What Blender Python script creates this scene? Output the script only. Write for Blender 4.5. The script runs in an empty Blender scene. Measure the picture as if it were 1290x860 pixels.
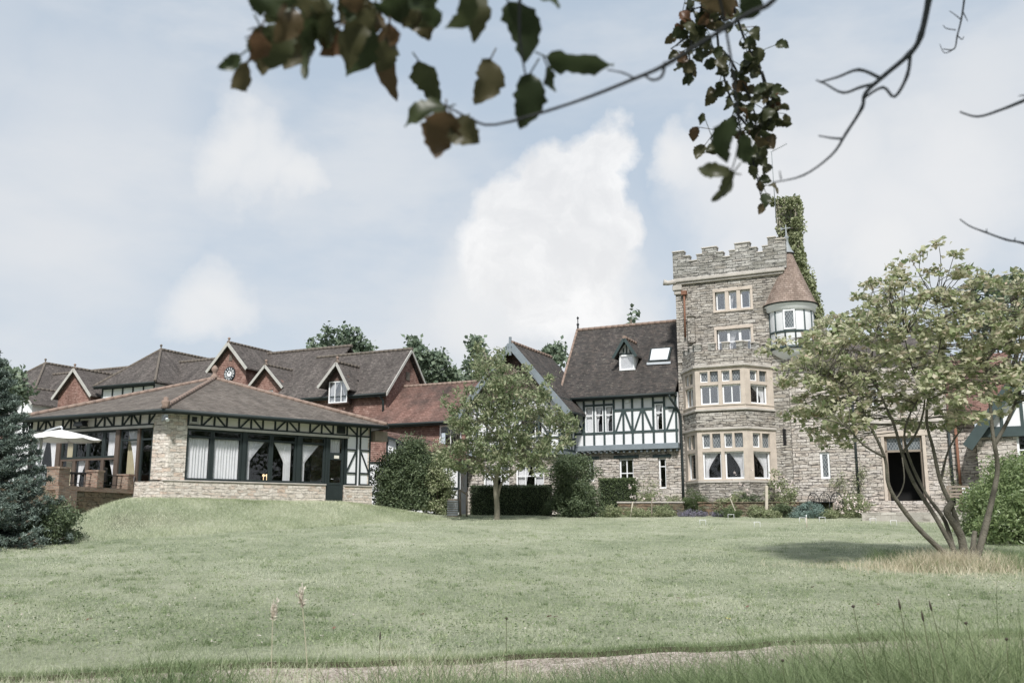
import bpy, math, random
import numpy as np
from mathutils import Vector, Matrix
random.seed(7)
R = math.radians
# ------------------------------------------------------------------ camera, sky, sun, exposure
scene = bpy.context.scene
FPX, CX, CY, EYE = 1190.0, 645.0, 430.0, 1.6
PITCH = math.atan(225 / 1190)
cam_d = bpy.data.cameras.new('camera')
cam = bpy.data.objects.new('camera', cam_d)
scene.collection.objects.link(cam)
scene.camera = cam
cam.location = (0, 0, EYE)
cam.rotation_euler = (math.pi / 2 + PITCH, 0, 0)
cam_d.sensor_width = 36
cam_d.lens = 36 * FPX / 1290
cam_d.clip_end = 3000
cam_d.clip_start = 0.05
cam_d.dof.use_dof = True
cam_d.dof.focus_distance = 38
cam_d.dof.aperture_fstop = 4.0

SUN_DIR = Vector((-0.04, -0.72, 0.82)).normalized()       # towards the sun
SUN_EL = math.asin(SUN_DIR.z)
sd = bpy.data.lights.new('sun', 'SUN')
sd.energy = 3.4
sd.angle = R(5)
sd.color = (1.0, 0.975, 0.95)
so = bpy.data.objects.new('sun', sd)
scene.collection.objects.link(so)
so.rotation_euler = SUN_DIR.to_track_quat('Z', 'Y').to_euler()
scene.view_settings.view_transform = 'Standard'
scene.view_settings.look = 'None'
scene.view_settings.exposure = 0.55
scene.view_settings.gamma = 1
scene.view_settings.use_curve_mapping = False

# ------------------------------------------------------------------ pixel -> point helpers
_c, _s = math.cos(PITCH), math.sin(PITCH)
def ray(x, y):
    yv = (CY - y) / FPX
    return ((x - CX) / FPX, _c - yv * _s, _s + yv * _c)
def G(x, y, Y):
    r = ray(x, y); t = Y / r[1]
    return Vector((r[0] * t, Y, EYE + r[2] * t))

world = bpy.data.worlds.new('World')
scene.world = world
world.use_nodes = True
def build_sky():
    nt = world.node_tree; N = nt.nodes; L = nt.links
    N.clear()
    out = N.new('ShaderNodeOutputWorld'); bg = N.new('ShaderNodeBackground')
    L.new(bg.outputs[0], out.inputs[0])
    bg.inputs[1].default_value = 0.1
    sky = N.new('ShaderNodeTexSky'); sky.sky_type = 'NISHITA'; sky.sun_disc = False
    sky.sun_elevation = SUN_EL
    sky.sun_rotation = math.atan2(SUN_DIR.x, SUN_DIR.y)
    sky.dust_density = 2.5
    tc = N.new('ShaderNodeTexCoord')
    D = tc.outputs['Generated']
    def math_(op, a, b=None, clamp=False):
        m = N.new('ShaderNodeMath'); m.operation = op; m.use_clamp = clamp
        for i, v in enumerate((a, b)):
            if v is None: continue
            if isinstance(v, (int, float)): m.inputs[i].default_value = v
            else: L.new(v, m.inputs[i])
        return m.outputs[0]
    def vm(op, a, b):
        m = N.new('ShaderNodeVectorMath'); m.operation = op
        for i, v in enumerate((a, b)):
            if isinstance(v, tuple): m.inputs[i].default_value = v
            else: L.new(v, m.inputs[i])
        return m
    def noise(vec, scale, det, rough=0.55):
        n = N.new('ShaderNodeTexNoise'); n.inputs['Scale'].default_value = scale
        n.inputs['Detail'].default_value = det; n.inputs['Roughness'].default_value = rough
        L.new(vec, n.inputs['Vector']); return n
    def ramp(v, a, b):
        m = N.new('ShaderNodeMapRange'); m.interpolation_type = 'SMOOTHSTEP'
        m.inputs[1].default_value = a; m.inputs[2].default_value = b
        L.new(v, m.inputs[0]); return m.outputs[0]
    # direction warped by noise: billowing cloud outlines
    n1 = noise(D, 8.0, 8, 0.56)
    off = vm('SUBTRACT', n1.outputs['Color'], (0.5, 0.5, 0.5))
    sc = N.new('ShaderNodeVectorMath'); sc.operation = 'SCALE'; L.new(off.outputs[0], sc.inputs[0]); sc.inputs['Scale'].default_value = 0.13
    W = vm('ADD', D, sc.outputs[0]).outputs[0]
    Wn = N.new('ShaderNodeVectorMath'); Wn.operation = 'NORMALIZE'; L.new(W, Wn.inputs[0]); W = Wn.outputs[0]
    def blobs(lst, soft):
        acc = None
        for (x, y, r) in lst:
            d = Vector(ray(x, y)).normalized()
            dt = vm('DOT_PRODUCT', W, tuple(d)).outputs['Value']
            cr = math.cos(math.atan(r / FPX))
            a = math_('SUBTRACT', dt, cr)
            a = math_('MULTIPLY', a, 1.0 / ((1 - cr) * soft), clamp=True)
            acc = a if acc is None else math_('MAXIMUM', acc, a)
        return acc
    crisp = blobs([(745, 205, 58), (700, 225, 60), (670, 255, 62), (770, 240, 40), (650, 320, 70), (720, 300, 80), (700, 360, 85), (765, 265, 50), (758, 190, 52), (720, 215, 50)
                   ], 0.55)
    puffs = blobs([(300, 190, 48), (345, 215, 52), (385, 235, 38), (285, 365, 58), (250, 385, 50), (610, 370, 80), (760, 380, 90), (860, 200, 40), (1110, 345, 45)], 1.0)
    crisp2 = blobs([(860, 205, 40), (905, 215, 70), (950, 250, 110), (1040, 260, 110), (1130, 280, 100), (1200, 230, 90), (940, 320, 70)], 1.1)
    soft1 = blobs([(310, 195, 75), (370, 225, 55), (285, 365, 62), (700, 350, 170), (1180, 230, 150), (1000, 230, 130),
                   (1080, 350, 120), (110, 190, 170), (60, 280, 170), (600, 420, 120), (1250, 130, 90), (-200, 200, 260), (1600, 200, 300)], 1.3)
    # elongated drifting veil
    mp = N.new('ShaderNodeMapping'); mp.inputs['Scale'].default_value = (1.6, 1.6, 4.2); L.new(D, mp.inputs[0])
    veil_n = noise(mp.outputs[0], 1.9, 6, 0.55).outputs['Fac']
    veil = ramp(veil_n, 0.36, 0.66)
    sep = N.new('ShaderNodeSeparateXYZ'); L.new(D, sep.inputs[0])
    hor = math_('SUBTRACT', 1.0, ramp(sep.outputs['Z'], -0.02, 0.5))
    mix1 = N.new('ShaderNodeMix'); mix1.data_type = 'RGBA'
    # hazy air: the clear sky behind a thin even veil
    L.new(sky.outputs[0], mix1.inputs['A']); mix1.inputs['B'].default_value = (3.75, 4.4, 5.1, 1); mix1.inputs['Factor'].default_value = 0.8
    def mixc(A, B, F):
        m = N.new('ShaderNodeMix'); m.data_type = 'RGBA'
        L.new(A, m.inputs['A'])
        if isinstance(B, tuple): m.inputs['B'].default_value = B
        else: L.new(B, m.inputs['B'])
        L.new(F, m.inputs['Factor']); return m.outputs['Result']
    c = mix1.outputs['Result']
    c = mixc(c, (5.1, 5.3, 5.55, 1), math_('MULTIPLY', veil, 0.75))
    c = mixc(c, (5.15, 5.35, 5.6, 1), math_('MULTIPLY', hor, 0.5))
    c = mixc(c, (5.4, 5.5, 5.65, 1), math_('MULTIPLY', soft1, 0.7))
    c = mixc(c, (5.8, 5.85, 5.95, 1), math_('MULTIPLY', crisp2, 0.8))
    c = mixc(c, (5.9, 5.95, 6.0, 1), math_('MULTIPLY', puffs, 0.7))
    # body of the cumulus: bright crowns, greyer folds
    fold = noise(W, 13, 7, 0.62).outputs['Fac']
    body = N.new('ShaderNodeMix'); body.data_type = 'RGBA'
    body.inputs['A'].default_value = (5.6, 5.65, 5.75, 1); body.inputs['B'].default_value = (6.7, 6.7, 6.7, 1)
    L.new(ramp(fold, 0.36, 0.68), body.inputs['Factor'])
    c = mixc(c, body.outputs['Result'], math_('MULTIPLY', crisp, 0.9))
    L.new(c, bg.inputs[0])
build_sky()

# ------------------------------------------------------------------ frames, tagging, mesh builder
class Frame:
    """a = along the wall to the right, b = into the building, z = up"""
    def __init__(s, x, y, ang):
        s.x, s.y, s.ang = x, y, ang
        s.u = (math.cos(ang), math.sin(ang)); s.v = (-math.sin(ang), math.cos(ang))
    def P(s, a, b, z):
        return (s.x + a * s.u[0] + b * s.v[0], s.y + a * s.u[1] + b * s.v[1], z)
    def Q(s, b, px, py):
        r = ray(px, py)
        t = (b + s.x * s.v[0] + s.y * s.v[1]) / (r[0] * s.v[0] + r[1] * s.v[1])
        X, Y = r[0] * t - s.x, r[1] * t - s.y
        return X * s.u[0] + Y * s.u[1], EYE + r[2] * t
    def inv(s, X, Y):
        return ((X - s.x) * s.u[0] + (Y - s.y) * s.u[1], (X - s.x) * s.v[0] + (Y - s.y) * s.v[1])

col = scene.collection
def tag(o, label=None, cat=None, group=None, kind=None):
    if label: o['label'] = label
    if cat: o['category'] = cat
    if group: o['group'] = group
    if kind: o['kind'] = kind
    return o
def empty(name, loc, ang=0, label=None, cat=None, group=None):
    o = bpy.data.objects.new(name, None)
    o.empty_display_size = 0.3
    o.location = loc; o.rotation_euler = (0, 0, ang)
    col.objects.link(o)
    return tag(o, label, cat, group)
def world_m(o):
    m = Matrix.Translation(o.location) @ o.rotation_euler.to_matrix().to_4x4()
    if o.parent: return world_m(o.parent) @ m
    return m

def uv_project(me, seed=0.0):
    uvl = me.uv_layers.new(name='UVMap')
    n = len(me.loops)
    co = np.empty(len(me.vertices) * 3); me.vertices.foreach_get('co', co); co = co.reshape(-1, 3)
    vi = np.empty(n, dtype=np.int32); me.loops.foreach_get('vertex_index', vi)
    pn = np.empty(len(me.polygons) * 3); me.polygons.foreach_get('normal', pn); pn = pn.reshape(-1, 3)
    tot = np.empty(len(me.polygons), dtype=np.int32); me.polygons.foreach_get('loop_total', tot)
    pi = np.repeat(np.arange(len(me.polygons)), tot)
    t = np.stack([-pn[:, 1], pn[:, 0], np.zeros(len(pn))], 1)
    l = np.linalg.norm(t, axis=1); flat = l < 0.05
    t[flat] = (1, 0, 0); l[flat] = 1
    t /= l[:, None]
    b = np.cross(pn, t)
    c = co[vi]
    uv = np.stack([(c * t[pi]).sum(1) + seed, (c * b[pi]).sum(1)], 1)
    uvl.data.foreach_set('uv', uv.ravel().astype(np.float32))

def new_mesh_np(name, V, F, mat=None, parent=None, uvs=None, smooth=False):
    """V (n,3) world coords, F (m,k) faces"""
    me = bpy.data.meshes.new(name)
    V = np.asarray(V, dtype=np.float64); F = np.asarray(F, dtype=np.int32)
    if parent is not None:
        M = np.array(world_m(parent).inverted())
        V = V @ M[:3, :3].T + M[:3, 3]
    k = F.shape[1]
    me.vertices.add(len(V)); me.vertices.foreach_set('co', V.ravel().astype(np.float32))
    me.loops.add(F.size); me.loops.foreach_set('vertex_index', F.ravel())
    me.polygons.add(len(F))
    me.polygons.foreach_set('loop_start', np.arange(0, F.size, k, dtype=np.int32))
    me.polygons.foreach_set('loop_total', np.full(len(F), k, dtype=np.int32))
    me.update(calc_edges=True)
    if smooth: me.polygons.foreach_set('use_smooth', np.ones(len(F), dtype=bool))
    if uvs is not None:
        l = me.uv_layers.new(name='UVMap'); l.data.foreach_set('uv', np.asarray(uvs, dtype=np.float32).ravel())
    if mat: me.materials.append(mat)
    o = bpy.data.objects.new(name, me)
    col.objects.link(o); o.parent = parent
    return o

class MB:
    def __init__(s, fr=None):
        s.v = []; s.f = []; s.fr = fr; s.sm = []
    def add(s, pts, faces, smooth=False, local=True):
        n = len(s.v)
        for p in pts:
            s.v.append(s.fr.P(*p) if (s.fr and local) else tuple(p))
        for f in faces:
            s.f.append([i + n for i in f]); s.sm.append(smooth)
        return s
    def box(s, a0, a1, b0, b1, z0, z1):
        if a0 > a1: a0, a1 = a1, a0
        if b0 > b1: b0, b1 = b1, b0
        if z0 > z1: z0, z1 = z1, z0
        p = [(a0, b0, z0), (a1, b0, z0), (a1, b1, z0), (a0, b1, z0), (a0, b0, z1), (a1, b0, z1), (a1, b1, z1), (a0, b1, z1)]
        return s.add(p, [(0, 3, 2, 1), (4, 5, 6, 7), (0, 1, 5, 4), (1, 2, 6, 5), (2, 3, 7, 6), (3, 0, 4, 7)])
    def prism(s, poly, b0, b1):
        """poly = [(a,z)] counter-clockwise seen from the front, extruded in depth"""
        n = len(poly)
        p = [(a, b0, z) for a, z in poly] + [(a, b1, z) for a, z in poly]
        f = [tuple(range(n)), tuple(range(2 * n - 1, n - 1, -1))]
        for i in range(n):
            j = (i + 1) % n
            f.append((j, i, i + n, j + n))
        return s.add(p, f)
    def vprism(s, poly, z0, z1):
        """poly = [(a,b)] counter-clockwise from above, extruded upwards"""
        n = len(poly)
        p = [(a, b, z0) for a, b in poly] + [(a, b, z1) for a, b in poly]
        f = [tuple(range(n - 1, -1, -1)), tuple(range(n, 2 * n))]
        for i in range(n):
            j = (i + 1) % n
            f.append((i, j, j + n, i + n))
        return s.add(p, f)
    def bar(s, p, q, w, b0, b1):
        """beam between (a,z) points, width w in the wall's plane"""
        dx, dz = q[0] - p[0], q[1] - p[1]; l = math.hypot(dx, dz) or 1
        nx, nz = -dz / l * w / 2, dx / l * w / 2
        return s.prism([(p[0] - nx, p[1] - nz), (q[0] - nx, q[1] - nz), (q[0] + nx, q[1] + nz), (p[0] + nx, p[1] + nz)], b0, b1)
    def slab(s, quad, th):
        """polygon of 3-D points (frame coords) thickened straight down by th"""
        n = len(quad)
        p = list(quad) + [(a, b, z - th) for a, b, z in quad]
        f = [tuple(range(n)), tuple(range(2 * n - 1, n - 1, -1))]
        for i in range(n):
            j = (i + 1) % n
            f.append((j, i, i + n, j + n))
        return s.add(p, f)
    def tube(s, pts, rad, n=8, local=True, cap=True):
        P = [Vector(s.fr.P(*p)) if (s.fr and local) else Vector(p) for p in pts]
        if not isinstance(rad, (list, tuple)): rad = [rad] * len(P)
        base = len(s.v)
        up = Vector((0.03, 0.02, 1)); prev = None
        for i, p in enumerate(P):
            d = (P[min(i + 1, len(P) - 1)] - P[max(i - 1, 0)])
            if d.length < 1e-9: d = Vector((0, 0, 1))
            d.normalize()
            if prev is None:
                x = d.cross(up)
                if x.length < 0.1: x = d.cross(Vector((1, 0, 0)))
            else:
                x = prev - d * prev.dot(d)
                if x.length < 1e-3: x = d.cross(Vector((1, 0, 0)))
            x.normalize(); prev = x; y = d.cross(x)
            for k in range(n):
                t = 2 * math.pi * k / n
                s.v.append(tuple(p + (x * math.cos(t) + y * math.sin(t)) * rad[i]))
        for i in range(len(P) - 1):
            for k in range(n):
                k2 = (k + 1) % n
                s.f.append([base + i * n + k, base + i * n + k2, base + (i + 1) * n + k2, base + (i + 1) * n + k]); s.sm.append(True)
        if cap:
            s.f.append([base + k for k in range(n - 1, -1, -1)]); s.sm.append(False)
            s.f.append([base + (len(P) - 1) * n + k for k in range(n)]); s.sm.append(False)
        return s
    def lathe(s, a, b, prof, n=20, t0=0, t1=2 * math.pi):
        """prof [(r,z)] bottom to top, around (a,b)"""
        base = len(s.v); full = abs(t1 - t0 - 2 * math.pi) < 1e-6
        m = n if full else n + 1
        for r, z in prof:
            for k in range(m):
                t = t0 + (t1 - t0) * k / n
                p = (a + r * math.cos(t), b + r * math.sin(t), z)
                s.v.append(s.fr.P(*p) if s.fr else p)
        for i in range(len(prof) - 1):
            for k in range(n):
                k2 = (k + 1) % m
                s.f.append([base + i * m + k, base + i * m + k2, base + (i + 1) * m + k2, base + (i + 1) * m + k]); s.sm.append(True)
        return s
    def build(s, name, mat, parent=None, seed=0.0, bevel=0, smooth=None):
        me = bpy.data.meshes.new(name)
        V = s.v
        if parent is not None:
            M = world_m(parent).inverted()
            V = [tuple(M @ Vector(p)) for p in V]
        me.from_pydata(V, [], s.f)
        me.update()
        me.polygons.foreach_set('use_smooth', [bool(x) for x in s.sm])
        uv_project(me, seed)
        if mat: me.materials.append(mat)
        o = bpy.data.objects.new(name, me)
        col.objects.link(o); o.parent = parent
        if bevel:
            m = o.modifiers.new('bevel', 'BEVEL'); m.width = bevel; m.segments = 1; m.limit_method = 'ANGLE'
        return o

def wall(mb, a0, a1, z0, z1, b, th, holes, top=None):
    """vertical wall with real openings; front at b, thickness th (into the building)"""
    As = sorted({a0, a1} | {h[0] for h in holes} | {h[1] for h in holes})
    Zs = sorted({z0, z1} | {h[2] for h in holes} | {h[3] for h in holes})
    As = [x for x in As if a0 <= x <= a1]; Zs = [x for x in Zs if z0 <= x <= z1]
    def inh(a, z): return any(h[0] < a < h[1] and h[2] < z < h[3] for h in holes)
    solid = {}
    for i in range(len(As) - 1):
        for j in range(len(Zs) - 1):
            solid[i, j] = not inh((As[i] + As[i + 1]) / 2, (Zs[j] + Zs[j + 1]) / 2)
    for (i, j), sl in solid.items():
        if not sl: continue
        x0, x1, y0, y1 = As[i], As[i + 1], Zs[j], Zs[j + 1]
        mb.add([(x0, b, y0), (x1, b, y0), (x1, b, y1), (x0, b, y1)], [(0, 1, 2, 3)])
        mb.add([(x0, b + th, y0), (x1, b + th, y0), (x1, b + th, y1), (x0, b + th, y1)], [(3, 2, 1, 0)])
        if not solid.get((i - 1, j), False): mb.add([(x0, b, y0), (x0, b + th, y0), (x0, b + th, y1), (x0, b, y1)], [(3, 2, 1, 0)])
        if not solid.get((i + 1, j), False): mb.add([(x1, b, y0), (x1, b + th, y0), (x1, b + th, y1), (x1, b, y1)], [(0, 1, 2, 3)])
        if not solid.get((i, j - 1), False): mb.add([(x0, b, y0), (x1, b, y0), (x1, b + th, y0), (x0, b + th, y0)], [(3, 2, 1, 0)])
        if not solid.get((i, j + 1), False): mb.add([(x0, b, y1), (x1, b, y1), (x1, b + th, y1), (x0, b + th, y1)], [(0, 1, 2, 3)])
    return mb

# ------------------------------------------------------------------ materials
MATS = {}
class NT:
    def __init__(s, name, rough=0.8, spec=0.3):
        s.m = bpy.data.materials.new(name); s.m.use_nodes = True
        s.t = s.m.node_tree; s.N = s.t.nodes; s.L = s.t.links
        s.b = s.N['Principled BSDF']; s.b.inputs['Roughness'].default_value = rough
        s.b.inputs['Specular IOR Level'].default_value = spec
        s.tc = s.N.new('ShaderNodeTexCoord')
        MATS[name] = s.m
    def put(s, sock, v):
        if hasattr(v, 'links') or hasattr(v, 'is_linked'): s.L.new(v, sock)
        else: sock.default_value = v
    def noise(s, scale, det=3, rough=0.55, vec=None, dist=0):
        n = s.N.new('ShaderNodeTexNoise'); n.inputs['Scale'].default_value = scale; n.inputs['Detail'].default_value = det
        n.inputs['Roughness'].default_value = rough; n.inputs['Distortion'].default_value = dist
        s.L.new(vec or s.tc.outputs['Object'], n.inputs['Vector']); return n.outputs['Fac']
    def noisec(s, scale, det=3, vec=None):
        n = s.N.new('ShaderNodeTexNoise'); n.inputs['Scale'].default_value = scale; n.inputs['Detail'].default_value = det
        s.L.new(vec or s.tc.outputs['Object'], n.inputs['Vector']); return n.outputs['Color']
    def ramp(s, fac, stops, interp='LINEAR'):
        r = s.N.new('ShaderNodeValToRGB'); e = r.color_ramp.elements; r.color_ramp.interpolation = interp
        while len(e) < len(stops): e.new(0.5)
        for i, (p, c) in enumerate(stops):
            e[i].position = p; e[i].color = (c[0], c[1], c[2], 1) if not isinstance(c, float) else (c, c, c, 1)
        s.L.new(fac, r.inputs[0]); return r.outputs[0]
    def math(s, op, a, b=0.0, clamp=False):
        m = s.N.new('ShaderNodeMath'); m.operation = op; m.use_clamp = clamp
        s.put(m.inputs[0], a); s.put(m.inputs[1], b); return m.outputs[0]
    def mix(s, A, B, F, mode='MIX'):
        m = s.N.new('ShaderNodeMix'); m.data_type = 'RGBA'; m.blend_type = mode
        def c(v): return (v[0], v[1], v[2], 1) if isinstance(v, tuple) else v
        s.put(m.inputs['A'], c(A)); s.put(m.inputs['B'], c(B)); s.put(m.inputs['Factor'], F); return m.outputs['Result']
    def bump(s, h, dist=0.02, strength=1.0):
        b = s.N.new('ShaderNodeBump'); b.inputs['Distance'].default_value = dist; b.inputs['Strength'].default_value = strength
        s.L.new(h, b.inputs['Height']); s.L.new(b.outputs[0], s.b.inputs['Normal']); return b
    def brick(s, vec, w, h, mortar, c1, c2, cm, off=0.5, smooth=0.1, bias=0):
        b = s.N.new('ShaderNodeTexBrick'); b.inputs['Scale'].default_value = 1
        b.inputs['Brick Width'].default_value = w; b.inputs['Row Height'].default_value = h
        b.inputs['Mortar Size'].default_value = mortar; b.inputs['Mortar Smooth'].default_value = smooth
        b.inputs['Bias'].default_value = bias; b.offset = off
        b.inputs['Color1'].default_value = (*c1, 1); b.inputs['Color2'].default_value = (*c2, 1); b.inputs['Mortar'].default_value = (*cm, 1)
        s.L.new(vec, b.inputs['Vector']); return b
    def warpuv(s, scale, amt, extra=None):
        n = s.noisec(scale, 3)
        v = s.N.new('ShaderNodeVectorMath'); v.operation = 'SUBTRACT'; s.L.new(n, v.inputs[0]); v.inputs[1].default_value = (0.5, 0.5, 0.5)
        k = s.N.new('ShaderNodeVectorMath'); k.operation = 'SCALE'; s.L.new(v.outputs[0], k.inputs[0]); k.inputs['Scale'].default_value = amt
        a = s.N.new('ShaderNodeVectorMath'); a.operation = 'ADD'; s.L.new(s.tc.outputs['UV'], a.inputs[0]); s.L.new(k.outputs[0], a.inputs[1])
        return a.outputs[0]
    def sepuv(s):
        n = s.N.new('ShaderNodeSeparateXYZ'); s.L.new(s.tc.outputs['UV'], n.inputs[0]); return n.outputs
    def color(s, c): s.put(s.b.inputs['Base Color'], (*c, 1) if isinstance(c, tuple) else c)

def mat_plain(name, c, rough=0.6, var=0.12, scale=6, bump=0.0, spec=0.3, metal=0.0):
    m = NT(name, rough, spec)
    n = m.noise(scale, 5, 0.6)
    m.color(m.mix(tuple(x * (1 - var) for x in c), tuple(min(1, x * (1 + var)) for x in c), n))
    m.b.inputs['Metallic'].default_value = metal
    if bump: m.bump(m.noise(scale * 8, 3), bump)
    return m.m

def mat_stone(name, pal, mortar, bw, bh, warp=0.06, mort=0.016, bump=0.035, stain=(0.18, 0.17, 0.15), st=0.35, rows2=1.55, crv=0.85):
    m = NT(name, 0.9, 0.2)
    v = m.warpuv(2.2, warp)
    b1 = m.brick(v, bw, bh, mort, (0, 0, 0), (1, 1, 1), (0.5, 0.5, 0.5), 0.37)
    b2 = m.brick(v, bw * 1.37, bh * rows2, mort, (0, 0, 0), (1, 1, 1), (0.5, 0.5, 0.5), 0.29)
    # patches of taller courses among the thin ones, switching along whole rows
    sp = m.N.new('ShaderNodeMapping'); sp.inputs['Scale'].default_value = (0.25, 1.1, 1); m.L.new(m.tc.outputs['UV'], sp.inputs[0])
    sel = m.math('GREATER_THAN', m.noise(1.0, 1, 0.5, vec=sp.outputs[0]), 0.5)
    colr = m.mix(b1.outputs['Color'], b2.outputs['Color'], sel)
    fac = m.mix(b1.outputs['Fac'], b2.outputs['Fac'], sel)
    n = len(pal)
    base = m.ramp(colr, [(i / (n - 1), c) for i, c in enumerate(pal)])
    fine = m.noise(14, 6, 0.7)
    base = m.mix(base, m.ramp(fine, [(0.25, (0.42, 0.4, 0.38)), (0.62, (1, 1, 1))]), 0.5, 'MULTIPLY')
    big = m.ramp(m.noise(0.55, 6, 0.65), [(0.42, 0.0), (0.62, 1.0)])
    base = m.mix(base, stain, m.math('MULTIPLY', big, st))
    # long uneven crevices, the shade under the stones painted dark
    cm_ = m.N.new('ShaderNodeMapping'); cm_.inputs['Scale'].default_value = (1.1 / bw, 1.55 / bh, 1); m.L.new(v, cm_.inputs[0])
    crev = m.ramp(m.noise(1.0, 4, 0.6, vec=cm_.outputs[0], dist=0.3), [(0.36, 1.0), (0.45, 0.0)])
    crev = m.math('MULTIPLY', crev, crv)
    cf = m.mix(base, tuple(0.5 * x + 0.5 * y for x, y in zip(mortar, pal[1])), fac)
    jit = m.ramp(m.noise(6, 3, 0.7), [(0.42, 0.0), (0.58, 1.0)])
    cf = m.mix(cf, mortar, m.math('MULTIPLY', fac, jit))
    cf = m.mix(cf, tuple(x * 0.75 for x in mortar), crev)
    m.color(cf)
    rough = m.noise(9, 5, 0.75)
    h = m.math('ADD', m.math('MULTIPLY', m.math('SUBTRACT', 1.0, fac), 0.8), m.math('MULTIPLY', rough, 1.1))
    h = m.math('ADD', h, m.math('MULTIPLY', colr, 0.35))
    h = m.math('SUBTRACT', h, m.math('MULTIPLY', crev, 0.7))
    m.bump(h, bump)
    return m.m

def mat_tiles(name, pal, cw=0.17, ch=0.11, lich=(0.34, 0.33, 0.28), la=0.35, bump=0.02, big=0.5, dark=(0.045, 0.04, 0.038)):
    m = NT(name, 0.85, 0.25)
    v = m.warpuv(3.0, 0.02)
    b = m.brick(v, cw, ch, 0.006, (0, 0, 0), (1, 1, 1), (0.3, 0.3, 0.3), 0.5)
    n = len(pal)
    tone = m.math('ADD', m.math('MULTIPLY', b.outputs['Color'], 0.5), m.math('MULTIPLY', m.noise(1.4, 7, 0.78), 0.9))
    tone = m.math('SUBTRACT', tone, 0.2, True)
    base = m.ramp(tone, [(0.15 + 0.7 * i / (n - 1), c) for i, c in enumerate(pal)])
    base = m.mix(base, dark, m.math('MULTIPLY', m.ramp(m.noise(0.5, 5, 0.6), [(0.4, 0.0), (0.68, 1.0)]), big))
    base = m.mix(base, lich, m.math('MULTIPLY', m.ramp(m.noise(5.5, 6, 0.75), [(0.56, 0.0), (0.68, 1.0)]), la))
    sk = m.N.new('ShaderNodeMapping'); sk.inputs['Scale'].default_value = (1.6, 0.22, 1); m.L.new(m.tc.outputs['UV'], sk.inputs[0])
    base = m.mix(base, m.ramp(m.noise(1.0, 5, 0.7, vec=sk.outputs[0]), [(0.3, (0.62, 0.62, 0.6)), (0.65, (1.22, 1.2, 1.18))]), 0.8, 'MULTIPLY')
    base = m.mix(base, dark, m.math('MULTIPLY', b.outputs['Fac'], 0.6))
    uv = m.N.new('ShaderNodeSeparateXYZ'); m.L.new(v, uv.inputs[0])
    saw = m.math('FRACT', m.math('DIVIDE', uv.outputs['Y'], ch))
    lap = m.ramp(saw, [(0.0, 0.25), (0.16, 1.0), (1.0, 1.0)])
    base = m.mix(base, tuple(x * 0.5 for x in dark), m.math('MULTIPLY', m.math('SUBTRACT', 1.0, lap), 0.7))  # shade under each tile lap painted into the colour
    m.color(base)
    h = m.math('ADD', m.math('MULTIPLY', m.math('SUBTRACT', 1.0, saw), 1.0), m.math('MULTIPLY', b.outputs['Color'], 0.5))
    h = m.math('ADD', h, m.math('MULTIPLY', m.noise(9, 5, 0.75), 1.2))
    m.bump(h, bump * 1.8)
    return m.m

M = {}
M['tower_stone'] = mat_stone('tower_stone', [(0.37, 0.335, 0.285), (0.52, 0.48, 0.425), (0.62, 0.585, 0.53), (0.46, 0.41, 0.35), (0.66, 0.63, 0.58)], (0.1, 0.092, 0.085), 0.46, 0.12, st=0.42, bump=0.07, rows2=1.4, warp=0.075)
M['parapet_stone'] = mat_stone('parapet_stone', [(0.3, 0.285, 0.25), (0.45, 0.435, 0.4), (0.57, 0.555, 0.52), (0.38, 0.35, 0.31)], (0.1, 0.1, 0.095), 0.45, 0.12, st=0.5, stain=(0.14, 0.145, 0.12), bump=0.06)
M['house_stone'] = mat_stone('house_stone', [(0.5, 0.445, 0.39), (0.64, 0.59, 0.525), (0.73, 0.68, 0.63), (0.6, 0.52, 0.445)], (0.14, 0.128, 0.115), 0.42, 0.13, st=0.15, bump=0.07, rows2=1.35, warp=0.075)
M['pav_stone'] = mat_stone('pav_stone', [(0.64, 0.58, 0.5), (0.74, 0.69, 0.62), (0.8, 0.75, 0.68), (0.62, 0.5, 0.41), (0.78, 0.73, 0.66)], (0.44, 0.4, 0.35), 0.27, 0.115, warp=0.05, st=0.12, stain=(0.42, 0.26, 0.15), bump=0.03, mort=0.012)
M['dressed_stone'] = mat_plain('dressed_stone', (0.5, 0.435, 0.37), 0.85, 0.38, 2.2, 0.006)
M['string_stone'] = mat_plain('string_stone', (0.43, 0.40, 0.36), 0.85, 0.5, 2.2, 0.012)
M['old_brick'] = mat_stone('old_brick', [(0.25, 0.155, 0.115), (0.34, 0.23, 0.175), (0.4, 0.3, 0.235), (0.2, 0.14, 0.11)], (0.3, 0.27, 0.23), 0.225, 0.075, warp=0.012, mort=0.008, st=0.35, stain=(0.13, 0.12, 0.09), bump=0.015, rows2=1.0)
M['terrace_stone'] = mat_stone('terrace_stone', [(0.2, 0.13, 0.09), (0.3, 0.22, 0.15), (0.2, 0.19, 0.14), (0.34, 0.25, 0.18)], (0.09, 0.08, 0.06), 0.3, 0.13, warp=0.08, st=0.6, stain=(0.08, 0.09, 0.06), bump=0.05)
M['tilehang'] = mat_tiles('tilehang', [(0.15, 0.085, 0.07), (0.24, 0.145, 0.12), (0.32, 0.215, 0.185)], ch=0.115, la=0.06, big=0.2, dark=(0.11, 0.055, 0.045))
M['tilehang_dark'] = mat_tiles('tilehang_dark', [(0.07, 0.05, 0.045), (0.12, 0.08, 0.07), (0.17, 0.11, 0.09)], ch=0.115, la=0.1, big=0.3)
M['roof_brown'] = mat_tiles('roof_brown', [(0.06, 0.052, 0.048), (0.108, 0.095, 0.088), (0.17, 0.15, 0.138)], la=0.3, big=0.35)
M['roof_slate'] = mat_tiles('roof_slate', [(0.035, 0.033, 0.032), (0.065, 0.059, 0.055), (0.105, 0.088, 0.078)], la=0.35, big=0.35, cw=0.19, ch=0.13)
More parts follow.
